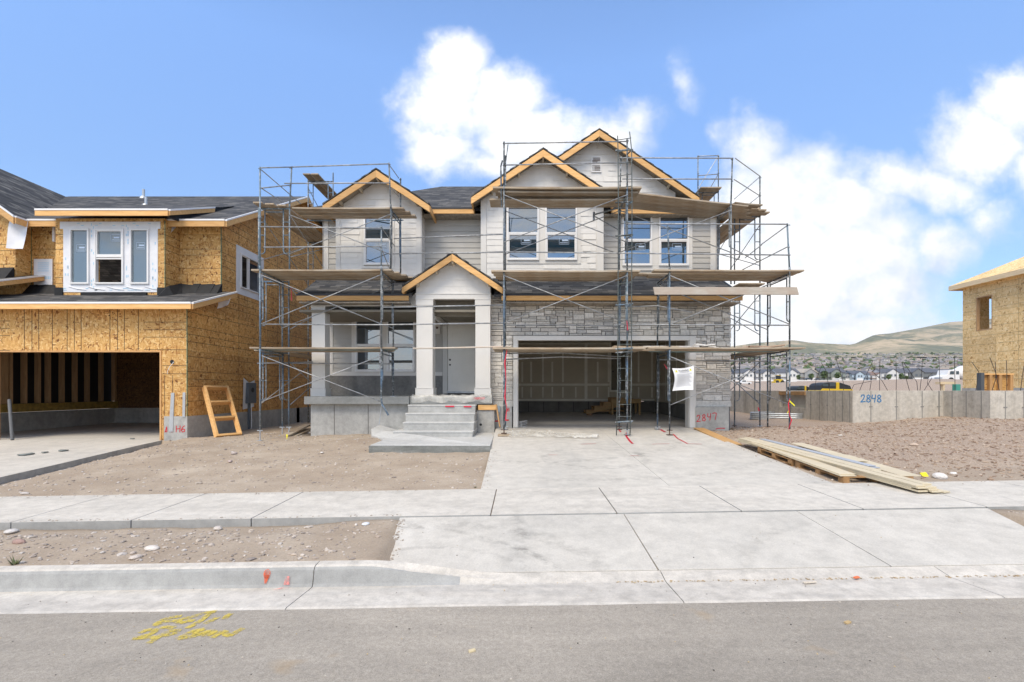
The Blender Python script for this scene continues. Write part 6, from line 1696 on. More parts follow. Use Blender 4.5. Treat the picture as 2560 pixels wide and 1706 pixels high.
def right_scaffold():
    S = thing('scaffold', (1.1, 12.5, -1.05), 'tall tube scaffold before the garage door and right bay window, ladder at its right', 'scaffold', 'tube scaffolds round the house')
    A = (-.44, 12.0); B = (-.44, 13.07); E = (2.64, 12.0); G = (2.66, 13.07)
    for z0, z1 in ((-.98, 1.03), (1.05, 2.96), (2.98, 5.0)):
        frame(S, A, B, z0, z1, .15) if z0 > 0 or True else None
        frame(S, E, G, z0, z1, .15)
    jack(S, A[0], A[1], -.97, -1.07); jack(S, B[0], B[1], -.97, -1.05); jack(S, E[0], E[1], -.97, -1.10); jack(S, G[0], G[1], -.97, -1.06)
    xbrace(S, A, E, 1.68, 2.87); xbrace(S, A, E, 3.70, 4.88); xbrace(S, B, G, 3.70, 4.88)
    pole(S, (A[0],13.05,1.78), (G[0],13.05,1.75), .0165, mid=.02)
    pole(S, (A[0],12.9,1.0-.0), (G[0],13.0,.92), .0165, mid=.06); pole(S, (A[0],12.6,.82), (G[0],12.9,.86), .0165, mid=.06)
    pole(S, (A[0]+.03,11.97,3.46), (6.7,11.97,3.38), .0165)
    post(S, A[0], A[1], 5.02, 6.22); post(S, E[0], E[1], 5.02, 6.3); post(S, G[0], G[1], 5.02, 6.36, .05); post(S, B[0], B[1], 5.02, 6.4)
    pole(S, W(1261,359,11.98), W(1571,354,11.98)); pole(S, W(1264,413,11.98), W(1568,407,11.98))
    mb = MB(); mb.tube([(A[0]-.06,12.02,4.6),(A[0]-.08,12.0,5.6),(A[0]-.04,12.0,5.75)], .02, 7); mb.tube([(A[0]+.03,12.0,5.6),(A[0]+.10,12.0,6.15)], .012, 6); mb.build('loose_bracket', M['steel'], S)
    # side bracket carrying the lower inner boards
    mb = MB(); mb.tube([(E[0],12.6,4.82),(E[0]-.7,12.7,4.66)], .02, 7); mb.tube([(E[0],12.9,4.30),(E[0]-.72,12.75,4.64)], .014, 6); mb.tube([(E[0]-.72,12.75,4.52),(E[0]-.72,12.75,4.74)], .03, 7); mb.build('side_bracket', M['steel'], S)
    nm = ['front', 'second', 'third', 'rear']
    for i in range(4):
        y = 12.10+i*.27
        plank((A[0]-.28+.05*i, 12.10+i*.25, 5.05), (E[0]+.36, 12.10+i*.25, 5.05), h=.05, label=f'{nm[i]} board of the top deck under the right front gable', blue=None)
    plank((A[0]-.15, 12.15, 4.97), (E[0]+.3, 12.2, 4.97), h=.05, label='board slung just under the top deck under the right front gable')
    for i in range(2):
        plank((A[0]-.38, 12.36+i*.26, 4.86), (E[0]-.05, 12.36+i*.26, 4.86), label=f'{["front","rear"][i]} board on the side bracket level with the heads of the bay windows')
    for i in range(4):
        y = 12.08+i*.27
        plank((A[0]-.32+.04*i, y, 2.965), (E[0]+.32, y, 2.965), label=f'{nm[i]} board of the middle deck under the paired bay windows')
    for i in range(4):
        y = 12.05+i*.27
        plank((A[0]-.28, y, 1.035), (E[0]+.45, y, 1.035), label=f'{nm[i]} board of the low deck across the garage opening, left bay', blue=False)
    plank((A[0]+2.75, 12.15, 1.085), (A[0]+4.4, 12.2, 1.085), label='short extra board lapped over the low deck behind the ladder')
    # gangway board from the entry to the garage
    plank(W(1034,873,12.5), W(1279,868,12.1), .12, .03, label='single narrow pale board bridging from the entry columns to the garage scaffold', m='plank_pale')
    # ladder
    L = thing('ladder', W(1562, 1090, 11.75), 'narrow vertical steel ladder clamped in front of the garage scaffold', 'ladder')
    yl = 11.78; zb, zt = -1.10, W(0,340,yl).z
    for px, top, dxx in ((1544, 338, .0), (1578, 329, -.04)):
        x = W(px,0,yl).x; mb = MB(); mb.tube([(x-.03,yl,zb),(x,yl,zb+1.2),(x+.02,yl,zt-1.8),(x+.01,yl,zt-.35),(x+dxx,yl,zt+(.1 if px > 1560 else 0))], .013, 7); mb.build('rail', M['ladder'], L, smooth=True)
    mb = MB(); k = 0; z = zb+.17; x0, x1 = W(1544,0,yl).x, W(1578,0,yl).x
    while z < zt-.1: mb.tube([(x0,yl,z-.0),(x1,yl,z+(.05 if z > 2.2 else 0))], .009, 6); z += .295
    mb.build('rungs', M['ladder'], L); 
    mb = MB()
    for z in (-.78, .93, 1.02, 2.1, 4.62, 5.9, 3.8): mb.tube([(x0-.05,yl+.02,z),(x1+.05,yl+.03,z+.03)], .02, 6); mb.tube([(x1,yl,z),(2.64,12.0,z)], .018, 6)
    mb.build('clamp', M['steel'], L)
    # second tower
    S2 = thing('scaffold', (5.2, 12.5, -1.05), 'tube scaffold in front of the right pair of windows and the stone pier', 'scaffold', 'tube scaffolds round the house')
    A = (3.70, 12.0); B = (3.70, 13.07); E = (6.70, 12.0); G = (6.70, 13.07)
    for z0, z1 in ((-1.0, 1.03), (1.05, 2.96)):
        frame(S2, A, B, z0, z1, .13); frame(S2, E, G, z0, z1, .13)
    jack(S2, A[0], A[1], -.98, -1.11); jack(S2, B[0], B[1], -.98, -1.05); jack(S2, E[0], E[1], -.98, -1.22); jack(S2, G[0], G[1], -.98, -1.14)
    xbrace(S2, A, E, 1.65, 2.87); xbrace(S2, A, E, -.36, .85); xbrace(S2, B, G, 1.65, 2.87)
    pole(S2, (E[0],11.98,1.63), (1.85+.5,12.03,1.66), .0165); 
    pole(S2, W(1562,768,12.8), W(1730,781,12.3), .0165, mid=.10); pole(S2, (3.7,13.0,.84), (7.0,13.3,.80))
    post(S2, A[0], A[1], 2.98, 4.12, -.05); post(S2, E[0], E[1], 2.98, 4.18, -.06)
    pole(S2, (2.6,11.97,4.16), (6.64,11.97,4.15))
    for i in range(4):
        y = 12.08+i*.27
        plank((A[0]-.4+.5*(i%2), y, 2.985 if i % 2 == 0 else 2.97), (E[0]+.35-.02*i, y, 2.975), label=f'{nm[i]} board of the middle deck under the right pair of windows')
        plank((A[0]-.55+.3*(i%2), y, 1.045), (E[0]+.38-.1*i, y, 1.045), label=f'{nm[i]} board of the low deck beside the stone pier, right bay', blue=(i == 3))
    plank((2.2,12.55,3.03), (4.5,12.6,3.03), label='board bridging the two scaffolds at the middle deck behind the ladder')
    plank((5.9,12.6,3.06), (7.1,13.4,3.06), .5, label='pair-wide board lying askew over the right end of the middle deck')
    # big toe board on edge
    mb = MB(); p0, p1 = W(1633,0,11.9), W(1998,0,11.9); zt, zb = W(0,718,11.9).z, W(0,737,11.9).z
    mb.hexa([(p0.x+.04,11.9,zb),(p1.x,11.9,zb),(p1.x,11.94,zb),(p0.x+.04,11.94,zb),(p0.x,11.9,zt),(p1.x-.05,11.9,zt),(p1.x-.05,11.94,zt),(p0.x,11.94,zt)])
    tag(mb.build('scaffold_plank', M['plank_pale'], bevel=.006), 'pale splattered board standing on edge along the garage eave at the right', 'plank', 'planks laid on the scaffolds')
    # third: side tower at the right
    S3 = thing('scaffold', (6.6, 15, -1.1), 'tube scaffold wrapping the right corner and running back along the right wall', 'scaffold', 'tube scaffolds round the house')
    J = (5.70, 13.07); J2 = (5.70, 13.95)
    frame(S3, J, J2, 3.28, 5.06, .11); post(S3, J[0], J[1], 5.06, 6.33, .04)
    mb = MB(); mb.tube([(J[0],J[1],2.9),(J[0],J[1],3.4)], .0215, 8); mb.build('leg_coupler', M['steel'], S3)
    xbrace(S3, (2.66,13.07), J, 3.75, 4.90)
    pole(S3, W(1556,395,13.05), W(1833,396,13.05)); pole(S3, W(1556,448,13.05), W(1830,448,13.05))
    X0, X1 = 6.30, 7.05; Y1, Y2 = 14.2, 17.2
    for z0, z1 in ((-1.05, 1.03), (1.05, 3.05), (3.15, 5.17)): frame(S3, (X0,Y1), (X1,Y1), z0, z1, .15)
    for z0, z1 in ((-1.05, 1.03), (1.05, 3.05), (3.07, 5.05), (5.07, 7.12)): frame(S3, (X0+.02,Y2), (X1,Y2), z0, z1, .15)
    jack(S3, X1, Y1, -1.03, -1.18); jack(S3, X0, Y1, -1.03, -1.16)
    post(S3, X1, Y1, 5.17, 6.34); 
    mb = MB(); mb.tube([W(1838,396,13.1), W(1900,441,14.2)], .013, 6); mb.tube([W(1835,449,13.1), W(1898,489,14.2)], .013, 6); mb.tube([W(1836,498,13.1), W(1899,443,14.2)], .013, 6); mb.tube([W(1866,516,13.8), W(1899,490,14.2)], .013, 6); mb.build('cross_brace', M['brace'], S3)
    mb = MB(); mb.tube([W(1970,563,12.0), W(1903,612,14.2)], .013, 6); mb.tube([W(1968,618,12.0), W(1856,675,14.6)], .013, 6); mb.tube([W(1905,612,14.2), W(1862,646,15)], .013, 6); mb.tube([W(1823,617,13.4), W(1896,656,14.2)], .013, 6); mb.build('cross_brace', M['brace'], S3)
    for za, zb in ((-.4,.85),(1.65,2.85),(3.7,4.9)):
        mb = MB(); mb.tube([(X1,Y1,za),(X1,Y2,zb)], .0125, 6); mb.tube([(X1,Y1,zb),(X1,Y2,za)], .0125, 6); mb.tube([(X0,Y1,zb),(X0,Y2,za)], .0125, 6); mb.build('cross_brace', M['brace'], S3)
    post(S3, X0+.02, Y2, 7.12, 8.42); post(S3, X1, Y2, 7.12, 8.44)
    pole(S3, (X0,Y2,8.40), (X1,Y2,8.42)); pole(S3, (X0,Y2,7.70), (X1,Y2,7.76)); 
    mb = MB(); mb.tube([(X0,Y2,7.2),(X1,Y2,8.4)], .0125, 6); mb.tube([(X0+.5,Y2+.3,7.25),(X1,Y2,7.76)], .0125, 6); mb.build('cross_brace', M['brace'], S3)
    for i in range(4):
        plank((2.45, 12.35+.25*i, 5.07+.0*i), (6.25+.16*i, 13.40+.27*i, 5.09), label=f'{nm[i]} board of the long skewed run rising toward the right house corner')
    plank((6.0, 13.95, 5.16), (7.2, 14.05, 5.16), label='short board across the corner where the long run meets the right side deck'); plank((5.85, 13.3, 5.15), (6.7, 13.5, 5.16), label='short board lying crosswise near the tall right post')
    for i in range(3):
        x = X0+.13+i*.25
        plank((x,13.6+.1*i,5.18), (x,17.6,5.18), label=f'{["inner","middle","outer"][i]} board running back along the right wall at the upper deck')
        plank((x,16.9,7.14), (x,20.3,7.14), label=f'{["inner","middle","outer"][i]} board of the highest deck behind the rear gable roof')
        plank((x,13.2,1.055), (x,17.2,1.055), label=f'{["inner","middle","outer"][i]} board running back along the right wall at the low deck')
        plank((x,13.9,3.08), (x,17.3,3.08), label=f'{["inner","middle","outer"][i]} board running back along the right wall at the middle deck')

M['ladder'] = plain('ladder_steel', (.10,.115,.11), .55, .3, 9, metal=.2)
right_scaffold()
for i in range(9):    # loose veneer stones stacked on the low deck
    r_ = random.Random(60+i); px = 1615+i*20+(i % 3)*4; mb = MB(); mb.box(-.10*r_.uniform(.6,1.3), .10*r_.uniform(.6,1.3), -.07, .07, 0, .035+.012*(i % 3), 0, r_.choice(TONES_LOW))
    o = mb.build('veneer_stone', M['stone'], bevel=.006); p = W(px, 0, 12.2); o.location = (p.x, 12.15+.12*(i % 3), 1.09); o.rotation_euler = (0, 0, r_.uniform(-.5, .5))
    tag(o, f'{["first","second","third","fourth","fifth","sixth","seventh","eighth","ninth"][i]} loose veneer stone from the left on the low deck beside the stone pier', 'stone', 'veneer stones on the low deck')
for i, (px, dy, z, w) in enumerate(((1748,.1,1.135,.26),(1768,.0,1.125,.3),(1755,.3,1.175,.2),(1738,.2,1.09,.3),(1788,.2,1.09,.25),(1860,.3,1.09,.35),(1905,.3,1.12,.5),(1930,.1,1.10,.6))):
    mb = MB(); mb.box(-w/2, w/2, -.09, .09, 0, .035, 0, (.62,.60,.57) if i < 5 else (.42,.30,.22))
    o = mb.build('veneer_stone' if i < 5 else 'offcut_board', M['stone'] if i < 5 else M['toned'], bevel=.006); p = W(px,0,12.2); o.location = (p.x, 12.12+dy, z+.0); o.rotation_euler = (RS.uniform(-.1,.1), RS.uniform(-.15,.15), RS.uniform(-.4,.4))
    tag(o, ['flat stone on the pile in front of the garage pier, nearest the camera','wider flat stone of the pile in front of the garage pier','topmost stone of the pile in front of the garage pier','leftmost stone of the pile in front of the garage pier','rightmost stone of the pile in front of the garage pier','grey-brown offcut on the low deck right of the stone pier','brown offcut near the right end of the low deck','lower brown offcut at the right end of the low deck'][i], 'stone' if i < 5 else 'offcut')
# safety notice tied to the scaffold
def notice():
    Y = 11.9; pts = {'tl': W(1680,921,Y), 'tr': W(1735,915,Y), 'bl': W(1681,978,Y), 'br': W(1733,975,Y)}
    o = thing('warning_sign', W(1680,978,Y), 'white printed warning sheet with two yellow triangles tied to the scaffold at the garage edge', 'sign')
    n = 10; mb = MB(); v = []; fs = []
    def S(u, w):   # u across, w down
        a = pts['tl'].lerp(pts['tr'], u); b = pts['bl'].lerp(pts['br'], u); p = a.lerp(b, w)
        p = p+Vector((.055*sin(pi*w)*(1-u)*1.0, -.02*sin(u*5+w*3)-.02*sin(w*6), -.03*sin(pi*u)*(1-w)+.01*sin(pi*u)*w)); return p
    for j in range(n+1):
        for i in range(n+1): v.append(S(i/n, j/n))
    for j in range(n):
        for i in range(n): k = j*(n+1)+i; fs.append((k, k+1, k+n+2, k+n+1))
    mb.add(v, fs); mb.build('sheet', M['paper'], o, smooth=True)
    up = Vector((0,-.006,0))
    mb = MB()
    def bar(u0, u1, w0, w1, m=0):
        k = 5
        for i in range(k): a, b = lerp(u0,u1,i/k), lerp(u0,u1,(i+1)/k); mb.quad(S(a,w0)+up, S(b,w0)+up, S(b,w1)+up, S(a,w1)+up, m)
    for i in range(13): bar(.14, .9-.12*((i*7) % 4)/3, .27+i*.045, .283+i*.045)
    bar(.28, .78, .185, .20); mb.build('printed_lines', M['print_grey'], o)
    for u in (.14, .84):
        mb = MB(); mb.add([S(u-.06,.17)+up, S(u+.06,.17)+up, S(u,.06)+up], [(0,1,2)]); t = mb.build('warning_triangle', M['bright_yellow'], o)
        mb = MB(); mb.quad(S(u-.007,.14)+up*1.4, S(u+.007,.14)+up*1.4, S(u+.007,.095)+up*1.4, S(u-.007,.095)+up*1.4); mb.build('exclamation_mark', M['black'], t)
    cu = bpy.data.curves.new('warning_text', 'FONT'); cu.body = 'WARNING'; cu.size = .085; cu.extrude = .001
    to = bpy.data.objects.new('tmp', cu); C.objects.link(to); dg = bpy.context.evaluated_depsgraph_get(); me = bpy.data.meshes.new_from_object(to.evaluated_get(dg)); bpy.data.objects.remove(to)
    t2 = bpy.data.objects.new('warning_text', me); C.objects.link(t2); me.materials.clear(); me.materials.append(M['print_dark']); t2.parent = o
    w = max(v.co.x for v in me.vertices)
    for v_ in me.vertices:
        u = .24+.50*v_.co.x/w; q = S(u, .155-.085*v_.co.y/.06)+up*1.6; v_.co = (q.x-o.location.x, q.y-o.location.y-.001*(v_.co.z > 0), q.z-o.location.z)
    t2.parent = o
M['paper'] = plain('paper', (.74,.74,.74), .7, .02)
M['print_grey'] = plain('print_grey', (.45,.45,.48), .8, .02)
M['print_dark'] = plain('print_dark', (.12,.12,.13), .8, .02)
M['bright_yellow'] = plain('bright_yellow', (.80,.72,.02), .6, .02)
notice()
# red plastic tape fluttering on legs
def tape(pts, label, w=.03):
    mb = MB(); pts = [Vector(p) for p in pts]
    for i, (p, q) in enumerate(zip(pts, pts[1:])):
        s = Vector((w/2*(1 if i % 2 else .4), 0, 0)) if abs(q.z-p.z) > abs(q.x-p.x) else Vector((0, .004, w/2))
        s2 = Vector((w/2*(.4 if i % 2 else 1), 0, 0)) if abs(q.z-p.z) > abs(q.x-p.x) else s
        mb.quad(p-s, p+s, q+s2, q-s2)
    tag(mb.build('red_tape', M['red_tape']), label, 'tape', 'red tape tied on the scaffold legs')
tape([W(1268,873,11.96),W(1262,905,11.96),W(1265,950,11.96),W(1262,993,11.95),W(1267,1020,11.95),W(1264,1052,11.95)], 'long red tape hanging down the left leg of the garage scaffold')
tape([W(1975,996,11.95),W(1971,1010,11.95),W(1974,1040,11.95),W(1979,1050,11.95),W(1972,1072,11.95),W(1978,1090,11.95),W(1970,1103,11.9),W(1953,1101,11.9)], 'red tape wound down the rightmost scaffold leg to the dirt')
tape([W(1895,1018,14.15),W(1898,1028,14.15)], 'short red tape tag on the leg behind the rightmost one', .05)
tape([W(1660,910,12.9),W(1669,924,12.9)], 'red tape tag on the leg above the warning sheet', .04)
tape([W(1567,800,11.9),W(1569,826,11.9)], 'red tape strip on the ladder leg at the height of the stone lintel', .03)
tape([W(728,720,13.2),W(729,752,13.2)], 'red tape strip on a leg left of the porch column', .03)
mb = MB()
for p, q in ((W(1974,1003,11.93),W(1987,1015,11.9)),(W(1971,1028,11.93),W(1968,1034,11.93))): s = Vector((0,0,.02)); mb.quad(p-s, q-s, q+s, p+s)
tag(mb.build('yellow_tape', M['bright_yellow']), 'yellow tape ends knotted on the rightmost scaffold leg', 'tape')
# ---------------------------------------------------------------- bare foundation on the next lot
def foundation_2848():
    H = thing('foundation_wall', (13, 14.5, -1.0), 'bare poured concrete foundation walls of the next lot, blue-painted number on the front', 'foundation')
    zt = .0; th = .2
    runs = [((10.0,24),(10.0,14.5),'L'),((10.0,14.5),(12.74,14.5),'F'),((12.74,14.5),(12.74,13.05),'L'),((12.74,13.05),(24,13.05),'F')]
    mb = MB(); zb = -1.6
    mb.box(10.0,10.2,14.5,16.9,zb,zt); mb.box(10.0,10.2,16.9,18.6,zb,-.62); mb.box(10.0,10.2,18.6,24,zb,zt); mb.box(10.2,12.94,14.5,14.7,zb,zt); mb.box(12.74,12.94,13.05,14.5,zb,zt); mb.box(12.94,24,13.05,13.25,zb,zt)
    mb.box(10.0,24,24,24.2,zb,zt)
    mb.build('wall', M['foundation_old'], H, bevel=.004)
    mb = MB()   # form joints and tie marks
    for y in (14.62,14.95,15.3,15.7,16.1,16.6,19.4,20.6,21.4,22.4,23.3): mb.box(9.994,10.0,y-.012,y+.012,zb,-.01); 
    for y in (14.95,15.7,16.6): mb.box(9.99,10.0,y-.03,y+.03,-.5,-.46)
    for x in (10.55,11.32,12.1,12.6): mb.box(x-.012,x+.012,14.494,14.5,zb,-.01); mb.box(x-.05,x+.05,14.49,14.5,-.50,-.47)
    for x in (11.72+.9,): mb.box(x-.01,x+.01,14.494,14.5,zb,-.01)
    for y in (13.3,13.75,14.2): mb.box(12.734,12.74,y-.012,y+.012,zb,-.01)
    for x in (13.15,13.65,14.4,15.2,16.0): mb.box(x-.01,x+.01,13.044,13.05,zb,-.01); mb.box(x-.05,x+.05,13.04,13.05,-.47,-.44)
    mb.build('form_joint', M['foundation_dark'], H)
    mb = MB(); T = TF(14.5); paint_text(mb, T, '2848', W(2152,0,14.5).x, W(0,1006,14.5).z, .22, .032, gap=1.12, slope=.0, wd=.66); mb.build('painted_number', M['blue_paint'], H)
    mb = MB(); 
    for (x, y, l, dx, dy, k) in ((14.5,0,0,0,0,0),): pass
    # light egress opening in the side wall
    mb = MB(); mb.box(9.96, 10.24, 16.9, 18.6, -.16, -.02); mb.build('form_board', M['pallet'], H)
    mb = MB(); mb.box(10.12, 10.22, 16.95, 18.55, -.62, -.16); mb.build('window_panel', M['panel_light'], H)
    mb = MB()   # starter bars
    RB = [(2089,(2068,915),15.0),(2116,(2096,896),15.5),(2150,(2185,903),16),(2200,(2200,900),16.5),(2240,(2240,906),17),(2281,(2258,908),16.5),(2308,(2302,906),16)]
    o = H
    mb.build('form_edge', M['foundation_dark'], H) if mb.v else None
    bars = [([(2110,977),(2108,955),(2089,893)],15.1,'bar leaning left, tallest above the blue number side'),
            ([(2143,977),(2160,950),(2182,903)],15.4,'kinked bar leaning right above the blue number'),
            ([(2077,950),(2064,925),(2053,907)],15.6,'short bar leaning left beside the yellow machines'),
            ([(2199,977),(2199,940),(2200,899)],15.6,'upright bar right of the blue number'),
            ([(2240,977),(2241,945),(2240,905)],15.6,'second upright bar right of the blue number'),
            ([(2278,977),(2262,935),(2255,905)],15.6,'bar bending left, right of the two upright bars'),
            ([(2228,977),(2205,952),(2185,933)],15.7,'low bar slanting left behind the upright bars'),
            ([(2296,977),(2292,955),(2260,908)],15.0,'long bar slanting left near the truck'),
            ([(2298,977),(2304,940),(2306,897)],15.2,'upright bar left of the truck'),
            ([(2300,977),(2330,945)],15.1,'bar slanting right under the truck bonnet'),
            ([(2352,977),(2349,940),(2347,893)],14.8,'upright bar in front of the truck bonnet'),
            ([(2342,975),(2318,958),(2322,940),(2332,932)],15.0,'curled bar below the truck'),
            ([(2388,977),(2387,935),(2386,890)],14.8,'upright bar in front of the truck door'),
            ([(2437,977),(2447,930),(2430,906)],13.6,'forked bar at the edge of the far sheathed building'),
            ([(2502,977),(2490,935),(2475,895)],13.6,'tall bar bending left before the framed panel'),
            ([(2475,977),(2490,945),(2488,906)],13.7,'bar crossing behind the tall bent one'),
            ([(2517,977),(2517,930),(2516,902)],13.7,'upright bar before the framed panel'),
            ([(2549,977),(2556,940),(2560,915)],13.6,'bar leaning right at the right edge of the picture'),
            ([(2036,977),(2040,950),(2052,920)],17.5,'bar between the two yellow machines'),
            ([(2120,977),(2135,962),(2180,953)],15.7,'nearly flat bar above the wall corner'),
            ([(2172,977),(2178,955)],15.6,'short stub bar above the blue number')]
    for pts, Y, lab in bars:
        m_ = MB(); q = [W(x, y, Y) for x, y in pts]; q[0].z = -.2; 
        o = None; m_.tube([p for p in q], .008, 5); ob = m_.build('rebar', M['rebar']); tag(ob, 'rusty starter '+lab, 'rebar', 'starter bars on the bare foundation')
    # window well beside the wall
    m_ = MB(); c = W(1917, 1040, 19.5); 
    n = 20
    for k in range(5):
        z = -1.12+k*.07; pts = [(9.95-1.35*sin(pi*i/n), 17.0+1.9*(i/n), z) for i in range(n+1)]; m_.tube(pts, .035, 6)
    tag(m_.build('window_well', M['galv'], smooth=True), 'corrugated galvanised window well set against the bare foundation side', 'window well')
M['panel_light'] = plain('light_panel', (.55,.52,.44), .7, .06)
foundation_2848()
def right_building():
    H = thing('sheathed_building', (24, 22, 0), 'two-storey sheathed building with an empty window opening at the right edge, behind the bare foundation', 'house')
    X = 21.65; Y1 = 1200*X/(2407-CX)
    z1 = (CY-711)*Y1/F; T = TL(X)
    a0, a1 = 1200*X/(2481-CX), 1200*X/(2440-CX); zb, zt = .0, 0
    hz0 = (CY-822)*22.2/F*.985; hz1 = (CY-742)*22.6/F
    mb = MB(); wall_holes(mb, T, 8, Y1, .12, z1, [(a0, a1, hz0, hz1)], .15)
    mb.box(X, 34, Y1-.15, Y1, .12, z1) if False else None
    wall_holes(mb, TF(Y1-.0), X+.15, 34, .12, z1, [(22.95, 24.2, hz0-.3, hz1+.1)], .15)
    for i in range(1, 12):
        z = .12+i*.41; fb(mb, T, 8, Y1, 0, .003, z-.004, z+.004, 1) if not (hz0 < z < hz1) else (fb(mb, T, 8, a0, 0, .003, z-.004, z+.004, 1), fb(mb, T, a1, Y1, 0, .003, z-.004, z+.004, 1))
    for a in (20.9, 18.4): fb(mb, T, a-.004, a+.004, 0, .003, .2, z1-.3, 1)
    mb.build('wall', [M['osb_pale'], M['ink_soft']], H)
    mb = MB(); mb.box(X+.16, 34, 8, Y1-.16, 2.75, 2.9); mb.build('floor', M['stud_wood'], H)
    mb = MB(); ring(mb, T, a0, a1, hz0, hz1, .04, -.15, .005); mb.build('window_opening_frame', M['stud_wood'], H)
    mb = MB(); mb.box(X-.02, 34, 8, Y1+.02, -.9, .12); mb.build('foundation', M['foundation'], H)
    ex, ey, ez = X-.30, Y1+.42, z1-.02; p = .54; rg = 5.0
    mb = MB()
    roof_plane(mb, [(ex, 2, ez), (ex, ey, ez), (ex+rg, ey-rg, ez+p*rg), (ex+rg, 2, ez+p*rg)], .05)
    roof_plane(mb, [(ex+2*rg, ey, ez), (ex, ey, ez), (ex+rg, ey-rg, ez+p*rg), (ex+rg+.01, ey-rg, ez+p*rg)], .05)
    roof_plane(mb, [(ex+rg, 2, ez+p*rg), (ex+rg, ey-rg, ez+p*rg), (ex+2*rg, ey, ez), (ex+2*rg, 2, ez)], .05)
    mb.build('roof', M['osb_pale'], H)
    mb = MB(); mb.box(ex-.03, ex, 2, ey, ez-.22, ez-.005); mb.box(ex, ex+2*rg, ey, ey+.03, ez-.22, ez-.005); mb.build('fascia_board', M['pale_fascia'], H)
    mb = MB(); mb.box(ex, X, 2, ey, ez-.21, ez-.18); mb.build('soffit', M['osb_pale'], H)
    # prefabricated wall panel standing in front
    Y = 16.5; o = thing('framed_wall_panel', W(2493,977,Y), 'low framed panel of new studs and sheathing standing behind the bare foundation at the far right', 'wall panel')
    x0, x1, zz0, zz1 = W(2452,0,Y).x, W(2536,0,Y).x, -.25, W(0,934,Y).z
    mb = MB(); mb.box(x0, x1, Y+.1, Y+.12, zz0, zz1); mb.build('sheathing', M['osb'], o)
    mb = MB(); mb.box(x0, x1, Y, Y+.1, zz1-.045, zz1); mb.build('plate', M['new_wood'], o)
    for px in (2478, 2502, 2530): x = W(px,0,Y).x; mb = MB(); mb.box(x-.05, x+.05, Y-.0, Y+.1, zz0, zz1-.045); mb.build('stud', M['new_wood_z'], o)
    mb = MB(); mb.box(W(2450,0,Y).x-.02, W(2457,0,Y).x, Y-.06, Y+.1, zz0, zz1+.02); mb.build('dark_strip', M['meter'], o)
M['pale_fascia'] = make_wood('pale_fascia', (.56,.42,.25), (.72,.58,.38), 'y')
M['ink_soft'] = plain('panel_seam', (.22,.15,.08), .8)
right_building()

